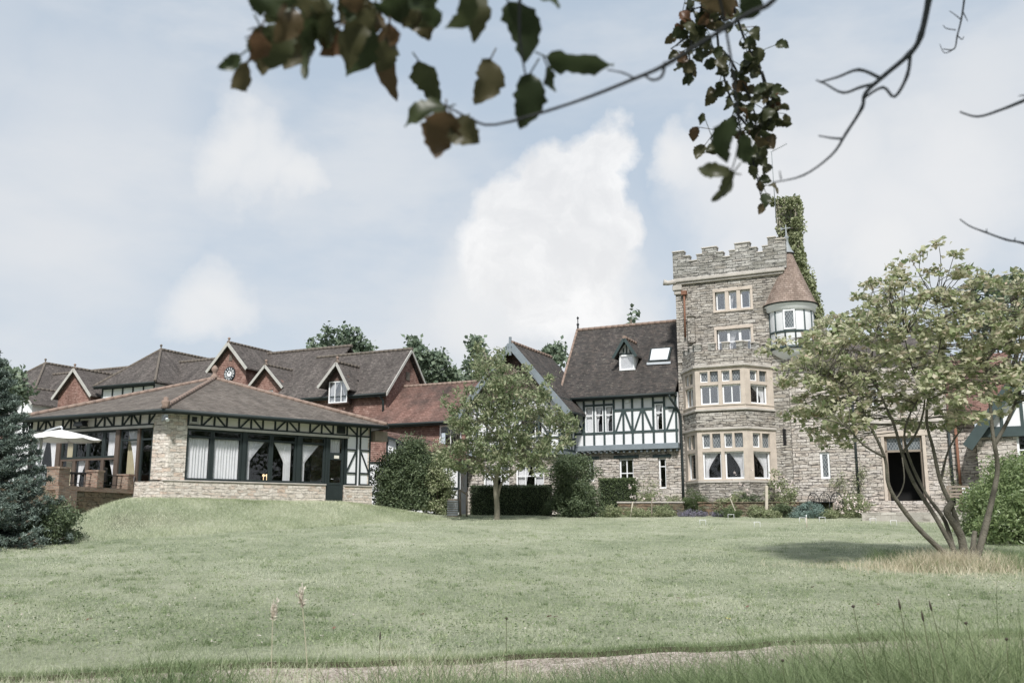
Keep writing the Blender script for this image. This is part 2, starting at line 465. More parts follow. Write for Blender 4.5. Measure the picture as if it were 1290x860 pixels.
M['roof_red'] = mat_tiles('roof_red', [(0.13, 0.072, 0.058), (0.21, 0.12, 0.098), (0.29, 0.18, 0.15)], la=0.2, big=0.85, dark=(0.05, 0.042, 0.038))
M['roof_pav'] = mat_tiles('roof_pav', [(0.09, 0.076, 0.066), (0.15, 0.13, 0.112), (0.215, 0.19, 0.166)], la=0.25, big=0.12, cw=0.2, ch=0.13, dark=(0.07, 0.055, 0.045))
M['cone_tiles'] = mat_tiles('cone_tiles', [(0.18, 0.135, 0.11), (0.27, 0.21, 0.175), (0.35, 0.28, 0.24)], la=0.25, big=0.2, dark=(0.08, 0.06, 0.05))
M['ridge_tile'] = mat_plain('ridge_tile', (0.25, 0.185, 0.15), 0.85, 0.5, 5, 0.01)
M['ridge_dark'] = mat_plain('ridge_dark', (0.14, 0.12, 0.1), 0.85, 0.6, 5, 0.01)
M['timber'] = mat_plain('timber', (0.022, 0.03, 0.03), 0.55, 0.3, 3, 0.003)
M['timber_green'] = mat_plain('timber_green', (0.045, 0.065, 0.065), 0.6, 0.3, 3, 0.003)
M['barge'] = mat_plain('barge', (0.2, 0.23, 0.25), 0.6, 0.3, 3, 0.003)
M['barge_pale'] = mat_plain('barge_pale', (0.42, 0.41, 0.38), 0.6, 0.3, 3, 0.003)
M['plaster'] = mat_plain('plaster', (0.72, 0.725, 0.74), 0.8, 0.08, 2.5, 0.002)
M['plaster_cream'] = mat_plain('plaster_cream', (0.68, 0.65, 0.58), 0.8, 0.1, 2.5, 0.002)
M['white_paint'] = mat_plain('white_paint', (0.78, 0.79, 0.8), 0.4, 0.05, 3)
M['lead'] = mat_plain('lead', (0.25, 0.27, 0.28), 0.55, 0.25, 4)
M['brown_wood'] = mat_plain('brown_wood', (0.1, 0.075, 0.06), 0.5, 0.3, 4, 0.002)
M['grey_wood'] = mat_plain('grey_wood', (0.25, 0.21, 0.17), 0.8, 0.3, 5, 0.004)
M['pale_wood'] = mat_plain('pale_wood', (0.5, 0.45, 0.37), 0.75, 0.2, 5, 0.004)
M['iron'] = mat_plain('iron', (0.02, 0.022, 0.024), 0.45, 0.3, 8)
M['rust_pipe'] = mat_plain('rust_pipe', (0.2, 0.1, 0.065), 0.8, 0.4, 8)
M['interior_shade'] = mat_plain('interior_shade', (0.013, 0.013, 0.013), 0.9, 0.3, 2)  # near-black colour standing in for the shade of unlit rooms
M['canvas'] = mat_plain('canvas', (0.8, 0.79, 0.76), 0.8, 0.04, 3)
M['aluminium'] = mat_plain('aluminium', (0.55, 0.57, 0.58), 0.35, 0.1, 3, metal=0.6)
M['paving'] = mat_stone('paving', [(0.4, 0.38, 0.34), (0.5, 0.47, 0.42), (0.55, 0.52, 0.47)], (0.25, 0.23, 0.2), 0.6, 0.6, warp=0.02, bump=0.01)
def mat_curtain():
    m = NT('curtain', 0.9, 0.1)
    m.color(m.mix((0.6, 0.61, 0.63), (0.7, 0.7, 0.71), m.noise(4, 3)))
    return m.m
M['curtain'] = mat_curtain()
M['drape'] = mat_plain('drape', (0.42, 0.38, 0.26), 0.9, 0.15, 5)
def mat_glass(name, tint=(1, 1, 1), refl=0.08, lead=False):
    m = bpy.data.materials.new(name); m.use_nodes = True; t = m.node_tree; N = t.nodes; L = t.links; N.clear()
    o = N.new('ShaderNodeOutputMaterial'); g = N.new('ShaderNodeBsdfGlossy'); g.inputs['Roughness'].default_value = 0.02
    tr = N.new('ShaderNodeBsdfTransparent'); tr.inputs[0].default_value = (*tint, 1)
    fr = N.new('ShaderNodeLayerWeight'); fr.inputs[0].default_value = 0.5
    pw = N.new('ShaderNodeMath'); pw.operation = 'POWER'; pw.inputs[1].default_value = 5; L.new(fr.outputs['Facing'], pw.inputs[0])
    ma = N.new('ShaderNodeMath'); ma.operation = 'ADD'; ma.inputs[1].default_value = refl + 0.045; L.new(pw.outputs[0], ma.inputs[0])
    mx = N.new('ShaderNodeMixShader'); L.new(ma.outputs[0], mx.inputs[0]); L.new(tr.outputs[0], mx.inputs[1]); L.new(g.outputs[0], mx.inputs[2])
    bp = N.new('ShaderNodeBump'); nz = N.new('ShaderNodeTexNoise'); nz.inputs['Scale'].default_value = 1.6
    tc = N.new('ShaderNodeTexCoord'); L.new(tc.outputs['Object'], nz.inputs['Vector'])
    L.new(nz.outputs['Fac'], bp.inputs['Height']); bp.inputs['Distance'].default_value = 0.012; L.new(bp.outputs[0], g.inputs['Normal'])
    L.new(mx.outputs[0], o.inputs[0])
    return m
M['glass'] = mat_glass('glass', refl=0.0)
M['glass_bright'] = mat_glass('glass_bright', refl=0.2)
def mat_leaded():
    m = NT('leaded_glass', 0.12, 0.9)
    u = m.sepuv()
    s1 = m.math('ABSOLUTE', m.math('SUBTRACT', m.math('FRACT', m.math('MULTIPLY', m.math('ADD', u['X'], m.math('MULTIPLY', u['Y'], 0.6)), 8.0)), 0.5))
    s2 = m.math('ABSOLUTE', m.math('SUBTRACT', m.math('FRACT', m.math('MULTIPLY', m.math('SUBTRACT', u['X'], m.math('MULTIPLY', u['Y'], 0.6)), 8.0)), 0.5))
    l = m.math('LESS_THAN', m.math('MINIMUM', s1, s2), 0.07)
    m.color(m.mix(m.ramp(m.noise(5, 2), [(0.3, (0.05, 0.06, 0.065)), (0.7, (0.14, 0.16, 0.17))]), (0.3, 0.31, 0.32), l))
    return m.m
M['leaded'] = mat_leaded()

def mat_leaf(name, stops, trans=0.3, rough=0.5):
    m = NT(name, rough, 0.35)
    u = m.sepuv()['X']
    c = m.ramp(u, stops)
    m.color(c)
    tr = m.N.new('ShaderNodeBsdfTranslucent'); m.L.new(c, tr.inputs[0])
    mx = m.N.new('ShaderNodeMixShader'); mx.inputs[0].default_value = trans
    out = m.N['Material Output']
    m.L.new(m.b.outputs[0], mx.inputs[1]); m.L.new(tr.outputs[0], mx.inputs[2]); m.L.new(mx.outputs[0], out.inputs[0])
    return m.m
def shades(*cs):
    n = len(cs); return [(i / max(1, n - 1), c) for i, c in enumerate(cs)]
M['lf_maple'] = mat_leaf('lf_maple', shades((0.15, 0.2, 0.09), (0.3, 0.35, 0.18), (0.47, 0.48, 0.31), (0.6, 0.57, 0.43), (0.54, 0.42, 0.32)), 0.45)
M['lf_mag'] = mat_leaf('lf_mag', shades((0.1, 0.145, 0.07), (0.2, 0.25, 0.13), (0.33, 0.36, 0.22), (0.44, 0.42, 0.28)), 0.4)
M['lf_dark'] = mat_leaf('lf_dark', shades((0.05, 0.075, 0.042), (0.1, 0.135, 0.07), (0.18, 0.22, 0.12)), 0.2)
M['lf_hedge'] = mat_leaf('lf_hedge', shades((0.05, 0.075, 0.035), (0.09, 0.125, 0.05), (0.14, 0.18, 0.08)), 0.2)
M['lf_far'] = mat_leaf('lf_far', shades((0.09, 0.13, 0.09), (0.16, 0.21, 0.14), (0.24, 0.29, 0.2)), 0.25)
M['lf_spruce'] = mat_leaf('lf_spruce', shades((0.06, 0.085, 0.065), (0.125, 0.165, 0.14), (0.25, 0.3, 0.26)), 0.05)
M['lf_mixed'] = mat_leaf('lf_mixed', shades((0.10, 0.13, 0.06), (0.2, 0.24, 0.12), (0.32, 0.35, 0.2), (0.44, 0.43, 0.31)), 0.25)
M['lf_laurel'] = mat_leaf('lf_laurel', shades((0.1, 0.15, 0.06), (0.18, 0.24, 0.10), (0.3, 0.36, 0.18)), 0.3, 0.35)
M['lf_ivy'] = mat_leaf('lf_ivy', shades((0.12, 0.15, 0.07), (0.24, 0.27, 0.14), (0.38, 0.39, 0.24)), 0.2)
M['lf_blue'] = mat_leaf('lf_blue', shades((0.09, 0.14, 0.12), (0.16, 0.23, 0.2), (0.24, 0.31, 0.27)), 0.1)
M['lf_flower'] = mat_leaf('lf_flower', shades((0.75, 0.7, 0.66), (0.75, 0.62, 0.58), (0.8, 0.78, 0.74)), 0.2)
M['lf_yellow'] = mat_leaf('lf_yellow', shades((0.7, 0.6, 0.2), (0.6, 0.5, 0.2)), 0.2)
M['lf_lav'] = mat_leaf('lf_lav', shades((0.1, 0.11, 0.1), (0.17, 0.16, 0.2), (0.22, 0.2, 0.28)), 0.1)
M['bark'] = mat_plain('bark', (0.11, 0.095, 0.075), 0.9, 0.6, 9, 0.02)
M['bark_pale'] = mat_plain('bark_pale', (0.24, 0.22, 0.17), 0.9, 0.5, 9, 0.02)
M['bark_maple'] = mat_plain('bark_maple', (0.13, 0.12, 0.095), 0.9, 0.9, 4, 0.03)
M['twig_shaded'] = mat_plain('twig_shaded', (0.018, 0.02, 0.022), 0.7, 0.3, 20, 0.002)  # shade of the tree overhead put into the bark colour
# ------------------------------------------------------------------ terrain
PAVZ = 2.33
def sst(t):
    t = np.clip(t, 0, 1); return t * t * (3 - 2 * t)
def wob(X):
    return 0.06 * np.sin(X * 1.7 + .5) + 0.035 * np.sin(X * 4.3) + 0.02 * np.sin(X * 9.7 + 2)
def ground_z(X, Y):
    X = np.asarray(X, float); Y = np.asarray(Y, float)
    z = 0.0545 * (np.clip(Y, 10, 44) - 10)
    z = z + 0.0 * X
    s = (X + 12.8) * -0.781 + (Y - 26.9) * 0.625
    tc = (X + 12.8) * 0.625 + (Y - 26.9) * 0.781
    f = sst(s / 4.4) * (0.4 + 0.6 * sst((X + 12.9 + (Y - 27.5) * 0.2 + 1.0) / 1.9)) * sst((X + 24) / 6) * (1 - sst((tc - 13.5) / 7.5))
    z = z + f * (PAVZ - z)
    # slight unevenness
    z = z + 0.025 * np.sin(X * 0.8 + 1) * np.sin(Y * 0.5) + 0.012 * np.sin(X * 2.3) * np.sin(Y * 1.9 + X)
    # the sunken gravel path
    t = Y - 0.23 * np.clip(X, -25, 25) - wob(X)
    z = z - 0.06 * sst((11.46 - t) / 0.08) * sst((t - 9.6) / 0.5)
    return z
def gz(X, Y): return float(ground_z(X, Y))
def gpt(px, py):
    """where the sight line through a pixel meets the ground"""
    r = ray(px, py); lo, hi = 2.0, 90.0
    f = lambda Y: EYE + r[2] / r[1] * Y - gz(r[0] / r[1] * Y, Y)
    a = lo
    while a < hi:
        if f(a) > 0 and f(a + 0.25) <= 0:
            for _ in range(20):
                m = a + 0.125
                break
            l, h = a, a + 0.25
            for _ in range(25):
                m = (l + h) / 2
                if f(m) > 0: l = m
                else: h = m
            return Vector((r[0] / r[1] * l, l, EYE + r[2] / r[1] * l))
        a += 0.25
    return None
def build_ground():
    xs = np.concatenate([np.array([-900, -400, -200, -120, -80, -60, -45, -36]), np.arange(-30, 30.01, 0.2), np.array([36, 45, 60, 80, 120, 200, 400, 900])])
    ts = np.concatenate([np.array([-300, -100, -40, -15, -5, 0, 3, 5, 7, 8, 9]), np.arange(9.4, 10.4, 0.1), np.arange(10.4, 11.3, 0.15), np.arange(11.3, 11.56, 0.02), np.arange(11.6, 14, 0.15), np.arange(14, 52, 0.3), np.array([55, 60, 70, 90, 120, 200, 400, 900, 1500])])
    X, T = np.meshgrid(xs, ts)
    Y = T + 0.23 * np.clip(X, -25, 25) + wob(X) * (np.abs(X) < 25)
    Z = ground_z(X, Y)
    Z = np.where(Y > 60, Z + (Y - 60) * 0.0, Z)
    V = np.stack([X.ravel(), Y.ravel(), Z.ravel()], 1)
    nx, ny = len(xs), len(ts)
    i, j = np.meshgrid(np.arange(nx - 1), np.arange(ny - 1))
    a = (j * nx + i).ravel()
    F = np.stack([a, a + 1, a + nx + 1, a + nx], 1)
    m = NT('lawn_ground', 0.95, 0.1)
    c = m.ramp(m.noise(0.35, 6, 0.65), [(0.3, (0.27, 0.31, 0.215)), (0.5, (0.4, 0.425, 0.32)), (0.68, (0.54, 0.54, 0.44))])
    c = m.mix(c, m.ramp(m.noise(7, 5, 0.8), [(0.25, (0.45, 0.5, 0.4)), (0.65, (1.1, 1.08, 1.05))]), 0.8, 'MULTIPLY')
    sc = m.N.new('ShaderNodeMapping'); sc.inputs['Scale'].default_value = (1, 0.35, 1); m.L.new(m.tc.outputs['Object'], sc.inputs[0])
    c = m.mix(c, m.ramp(m.noise(26, 4, 0.8, vec=sc.outputs[0]), [(0.3, (0.5, 0.55, 0.45)), (0.65, (1.05, 1.05, 1.05))]), 0.6, 'MULTIPLY')
    geo = m.N.new('ShaderNodeNewGeometry'); sx = m.N.new('ShaderNodeSeparateXYZ'); m.L.new(geo.outputs['Normal'], sx.inputs[0])
    c = m.mix(c, (0.085, 0.065, 0.05), m.ramp(sx.outputs['Z'], [(0.86, 1.0), (0.94, 0.0)]))
    m.color(c)
    m.bump(m.noise(22, 5, 0.8), 0.06)
    o = new_mesh_np('ground', V, F, m.m, smooth=True)
    tag(o, kind='structure')
    # gravel lying in the sunken strip
    xs = np.arange(-9, 16.01, 0.25); ts = np.arange(10.0, 11.44, 0.08)
    X, T = np.meshgrid(xs, ts); Y = T + 0.23 * X + wob(X)
    rs = np.random.RandomState(5)
    Z = ground_z(X, Y) + 0.006 + rs.rand(*X.shape) * 0.008
    V = np.stack([X.ravel(), Y.ravel(), Z.ravel()], 1); nx, ny = len(xs), len(ts)
    i, j = np.meshgrid(np.arange(nx - 1), np.arange(ny - 1)); a = (j * nx + i).ravel()
    g = NT('gravel', 0.9, 0.2)
    vo = g.N.new('ShaderNodeTexVoronoi'); vo.inputs['Scale'].default_value = 38; g.L.new(g.tc.outputs['Object'], vo.inputs['Vector'])
    bw = g.N.new('ShaderNodeRGBToBW'); g.L.new(vo.outputs['Color'], bw.inputs[0])
    g.color(g.mix(g.ramp(bw.outputs[0], [(0.2, (0.22, 0.18, 0.15)), (0.5, (0.44, 0.375, 0.33)), (0.8, (0.6, 0.53, 0.48))]), g.ramp(g.noise(3, 4), [(0.4, (0.55, 0.55, 0.5)), (0.65, (1, 1, 1))]), 0.7, 'MULTIPLY'))
    g.bump(vo.outputs['Distance'], 0.02)
    tag(new_mesh_np('path', V, np.stack([a, a + 1, a + nx + 1, a + nx], 1), g.m, smooth=True), kind='structure')
build_ground()

# ------------------------------------------------------------------ leaves
def rot_basis(n, rs, updown=0.0):
    """n random orthonormal bases (dir, side, normal)"""
    d = rs.normal(size=(n, 3)); d[:, 2] -= updown
    d /= np.linalg.norm(d, axis=1)[:, None]
    r = rs.normal(size=(n, 3)); s = np.cross(d, r); s /= np.linalg.norm(s, axis=1)[:, None]
    return d, s, np.cross(d, s)
def leaf_mesh(name, P, L, W, mat, parent=None, seed=1, droop=0.3, flat=0.0, jitter=0.35):
    """P (n,3) leaf positions; each leaf a kite of two folded faces"""
    rs = np.random.RandomState(seed); n = len(P)
    d, s, nn = rot_basis(n, rs, droop)
    if flat:
        d[:, 2] *= (1 - flat); s[:, 2] *= (1 - flat)
        d /= np.linalg.norm(d, axis=1)[:, None]
        s -= d * (s * d).sum(1)[:, None]; s /= np.linalg.norm(s, axis=1)[:, None]
        nn = np.cross(d, s)
    k = (1 + jitter * rs.uniform(-1, 1, n))[:, None]
    l = L * k; w = W * k
    p0 = P; p2 = P + d * l
    mid = P + d * l * 0.45
    p1 = mid + s * w * 0.5 + nn * w * 0.15; p3 = mid - s * w * 0.5 + nn * w * 0.15
    V = np.stack([p0, p1, p2, p3], 1).reshape(-1, 3)
    b = np.arange(n) * 4
    F = np.stack([np.stack([b, b + 1, b + 2], 1), np.stack([b, b + 2, b + 3], 1)], 1).reshape(-1, 3)
    u = np.clip(rs.beta(2, 2, n), 0.01, 0.99)
    uv = np.repeat(np.stack([u, np.full(n, 0.5)], 1), 6, axis=0)
    return new_mesh_np(name, V, F, mat, parent, uv)
def clump_points(centers, radii, per, rs, squash=0.7, shell=0.5):
    out = []
    for c, r in zip(centers, radii):
        n = int(per * (r ** 2) + 4)
        d = rs.normal(size=(n, 3)); d /= np.linalg.norm(d, axis=1)[:, None]
        rad = r * (shell + (1 - shell) * rs.rand(n)) * rs.uniform(0.6, 1.15, n)
        p = d * rad[:, None]; p[:, 2] *= squash
        out.append(p + np.array(c))
    return np.concatenate(out)
def in_poly(x, y, poly):
    c = False; n = len(poly)
    for i in range(n):
        x1, y1 = poly[i]; x2, y2 = poly[(i + 1) % n]
        if (y1 > y) != (y2 > y) and x < (x2 - x1) * (y - y1) / (y2 - y1) + x1: c = not c
    return c
def crown_centers(poly, Y, dr, n, rs, zmin=None):
    """clump centres filling a crown whose side view is poly, with real depth"""
    xs = [p[0] for p in poly]; ys = [p[1] for p in poly]
    cx = sum(xs) / len(xs); out = []
    hw = (max(xs) - min(xs)) / 2
    while len(out) < n:
        x = rs.uniform(min(xs), max(xs)); y = rs.uniform(min(ys), max(ys))
        if not in_poly(x, y, poly): continue
        k = math.sqrt(max(0.08, 1 - ((x - cx) / hw) ** 2))
        d = rs.uniform(-1, 1); d = math.copysign(abs(d) ** 0.6, d) * dr * k
        p = G(x, y, Y)
        s = (Y + d) / Y
        out.append((p.x * (1 + (s - 1) * 0.0) + 0, Y + d, p.z))
    return np.array(out)
def nearest_on(paths, p):
    best = None
    for pa in paths:
        for i, q in enumerate(pa):
            if i < len(pa) * 0.35: continue
            d = (Vector(q) - Vector(p)).length
            if Vector(q).z > p[2] + 0.3: d *= 1.6
            if best is None or d < best[0]: best = (d, q)
    return best[1]
def smooth_path(pts, k=3):
    P = [Vector(p) for p in pts]; out = []
    for i in range(len(P) - 1):
        p0 = P[max(i - 1, 0)]; p1 = P[i]; p2 = P[i + 1]; p3 = P[min(i + 2, len(P) - 1)]
        for j in range(k):
            t = j / k
            out.append(0.5 * ((2 * p1) + (p2 - p0) * t + (2 * p0 - 5 * p1 + 4 * p2 - p3) * t * t + (3 * p1 - p0 - 3 * p2 + p3) * t ** 3))
    out.append(P[-1]); return out
def plant(name, label, cat, loc, group=None):
    return empty(name, loc, 0, label, cat, group)
def twig_to(mb, a, b, r0, r1, rs, sag=0.1, n=5):
    a = Vector(a); b = Vector(b); l = (b - a).length
    m = (a + b) / 2 + Vector((rs.uniform(-1, 1), rs.uniform(-1, 1), rs.uniform(0, 1))) * l * sag
    pts = smooth_path([a, m, b], 3)
    mb.tube(pts, [r0 + (r1 - r0) * i / (len(pts) - 1) for i in range(len(pts))], n, local=False)
def bush(name, label, cat, px0, px1, ytop, Y, mat, dens=260, L=0.07, W=0.035, dr=None, group=None, seed=3, ncl=None, stem=True, base=None, leafname='foliage', squash=0.8, sidex=0.0):
    """rounded shrub whose side spans px0..px1 and rises to ytop"""
    rs = np.random.RandomState(seed)
    x0 = G(px0, 640, Y).x; x1 = G(px1, 640, Y).x; cx = (x0 + x1) / 2; hw = (x1 - x0) / 2
    z0 = gz(cx, Y) if base is None else base
    z1 = G((px0 + px1) / 2, ytop, Y).z; h = max(z1 - z0, 0.15)
    dr = dr or min(hw, 1.2)
    r = plant(name, label, cat, (cx, Y, z0), group)
    cr = 0.28 * min(hw, h) + 0.05
    n = ncl or int(10 + 9 * (hw * h) / (cr * cr) * 0.3)
    C = []; tries = 0
    while len(C) < n and tries < 9999:
        tries += 1
        a, b, c = rs.uniform(-1, 1), rs.uniform(-1, 1), rs.uniform(0, 1)
        q = (a * a + b * b) ** 0.5
        if q ** 2 + (max(0, c - 0.35) / 0.65) ** 2 > 1: continue
        k = rs.uniform(0.82, 1.16)
        C.append((cx + a * (hw - cr * 0.6) * k, Y + b * (dr - cr * 0.5) * k, z0 + 0.1 * cr + c * (h - cr * 0.7) * k))
    P = clump_points(C, [cr * rs.uniform(0.75, 1.25) for _ in C], (dens / 300) * 9.0 / (L * L), rs, squash)
    P = P[P[:, 2] > z0 - 0.02]
    leaf_mesh(leafname, P, L, W, mat, r, seed + 1)
    if stem:
        mb = MB()
        for c in C[::max(1, len(C) // 9)]:
            twig_to(mb, (cx + rs.uniform(-.1, .1) * hw, Y + rs.uniform(-.1, .1), z0 - 0.05), c, 0.018, 0.006, rs, 0.15)
        mb.build('stem', M['bark'], r)
    return r
# ------------------------------------------------------------------ buildings
_r = ray(860, 640)
FA = Frame(_r[0] / _r[1] * 46, 46, R(-26))          # the long facade
def root_at(fr, name, a, b, z, label, cat, group=None):
    x, y, z = fr.P(a, b, z)
    return empty(name, (x, y, z), fr.ang, label, cat, group)
def xs(fr, b, y, *pxs):
    return [fr.Q(b, p, y)[0] for p in pxs]

def casement(parent, fr, a0, a1, z0, z1, b, cols=1, rows=(), fw=0.05, mat='white_paint', glass='glass', depth=0.07, mull=0.05, name='window', curtain=None, backing=0.9, label=None):
    """window unit: frame, glazing bars and pane, set at depth b"""
    f = MB(fr)
    f.box(a0, a1, b, b + depth, z0, z0 + fw); f.box(a0, a1, b, b + depth, z1 - fw, z1)
    f.box(a0, a0 + fw, b, b + depth, z0 + fw, z1 - fw); f.box(a1 - fw, a1, b, b + depth, z0 + fw, z1 - fw)
    for i in range(1, cols):
        x = a0 + (a1 - a0) * i / cols
        f.box(x - mull / 2, x + mull / 2, b + 0.004, b + depth - 0.004, z0 + fw, z1 - fw)
    for rz in rows:
        z = z0 + (z1 - z0) * rz
        f.box(a0 + fw, a1 - fw, b + 0.008, b + depth - 0.008, z - mull / 2, z + mull / 2)
    w = f.build(name, M[mat], parent, bevel=0.006)
    if label: w['label'] = label
    g = MB(fr); g.box(a0 + fw * 0.5, a1 - fw * 0.5, b + depth * 0.45, b + depth * 0.45 + 0.006, z0 + fw * 0.5, z1 - fw * 0.5)
    g.build('pane', M[glass], w)
    if curtain:
        drapes(w, fr, a0 + fw, a1 - fw, z0 + 0.02, z1 - fw, b + depth + 0.06, curtain)
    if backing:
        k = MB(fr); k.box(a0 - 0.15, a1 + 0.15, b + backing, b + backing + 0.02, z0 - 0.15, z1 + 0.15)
        k.build('room_shade', M['interior_shade'], w)  # thin dark sheet, the room's shade put into its colour
    return w
def cloth(mb, fr, left, right, b, z0, z1, n=40, amp=0.03, waves=9, rows=14):
    """hanging cloth whose left and right edges are functions of height (0..1)"""
    base = len(mb.v); pts = []
    for j in range(rows + 1):
        t = j / rows; z = z0 + (z1 - z0) * t; l, r = left(t), right(t)
        for i in range(n + 1):
            s = i / n
            pts.append((l + (r - l) * s, b + amp * math.sin(s * waves * 2 * math.pi + 0.6 * math.sin(s * 17)) * (0.6 + 0.4 * t), z))
    f = []
    for j in range(rows):
        for i in range(n):
            k = j * (n + 1) + i
            f.append((k, k + 1, k + n + 2, k + n + 1))
    mb.add(pts, f, smooth=True)
def drapes(parent, fr, a0, a1, z0, z1, b, kind):
    w = a1 - a0
    def one(l, r, m='curtain', bb=0, waves=9):
        mb = MB(fr); cloth(mb, fr, l, r, b + bb, z0, z1, waves=waves, amp=min(0.035, w * 0.04)); mb.build('curtain', M[m], parent)
    e = lambda t: max(0.0, min(1.0, (t - 0.35) / 0.65)) ** 1.25
    if kind == 'full': one(lambda t: a0, lambda t: a1, waves=max(5, int(w / 0.11)))
    if kind in ('left', 'both'): one(lambda t: a0, lambda t: a0 + w * (0.22 + (0.62 if kind == 'left' else 0.26) * e(t)))
    if kind in ('right', 'both'): one(lambda t: a1 - w * (0.22 + (0.62 if kind == 'right' else 0.26) * e(t)), lambda t: a1)
    if kind == 'pair': 
        one(lambda t: a0, lambda t: a0 + w * 0.3); one(lambda t: a1 - w * 0.3, lambda t: a1)
    if kind == 'tieleft': one(lambda t: a0 + 0.02, lambda t: a0 + w * (0.16 + 0.7 * max(0, (t - 0.5) / 0.5) ** 1.1))
    if kind == 'tieright': one(lambda t: a1 - w * (0.45 + 0.5 * max(0, (t - 0.5) / 0.5) ** 1.1), lambda t: a1 - w * 0.12)
    if kind == 'drape': one(lambda t: a0, lambda t: a0 + w * 0.55, 'drape', 0.05, 5)
def ridge(mb, p, q, r=0.11, step=0.33):
    """overlapping half-round ridge tiles"""
    P = Vector(p); Q = Vector(q); l = (Q - P).length; n = max(1, int(l / step)); d = (Q - P) / n
    for i in range(n):
        a = P + d * i; b = P + d * (i + 1.06)
        mb.tube([tuple(a), tuple(b)], [r, r * 0.88], 8)
def finial(parent, fr, a, b, z, h=0.45, mat='ridge_tile'):
    mb = MB(fr)
    mb.lathe(a, b, [(0.0, z - 0.1), (0.12, z - 0.1), (0.1, z + 0.05), (0.05, z + 0.1), (0.045, z + h * 0.5), (0.09, z + h * 0.65), (0.1, z + h * 0.78), (0.05, z + h * 0.95), (0.0, z + h)], 10)
    mb.build('finial', M[mat], parent)
def gable_roof(parent, fr, a0, a1, zr_a, ze0, ze1, zr, b0, b1, mat, th=0.12, ridge_mat='ridge_dark', name='roof'):
    """ridge runs into the building: (a0,ze0) eave - (zr_a,zr) ridge - (a1,ze1) eave"""
    mb = MB(fr)
    mb.prism([(a0, ze0 - th), (zr_a, zr - th), (zr_a, zr), (a0, ze0)], b0, b1)
    mb.prism([(zr_a, zr - th), (a1, ze1 - th), (a1, ze1), (zr_a, zr)], b0, b1)
    o = mb.build(name, M[mat], parent)
    rb = MB(fr); ridge(rb, (zr_a, b0, zr), (zr_a, b1, zr)); rb.build('ridge_tiles', M[ridge_mat], o)
    return o
def barges(parent, fr, a0, za, ac, zc, a1, zb, b, mat='barge', w=0.2, t=0.06, under=True):
    mb = MB(fr)
    for (p, q) in (((a0, za), (ac, zc)), ((ac, zc), (a1, zb))):
        mb.bar((p[0], p[1] - w / 2), (q[0], q[1] - w / 2), w, b - t, b)
    mb.build('bargeboard', M[mat], parent)

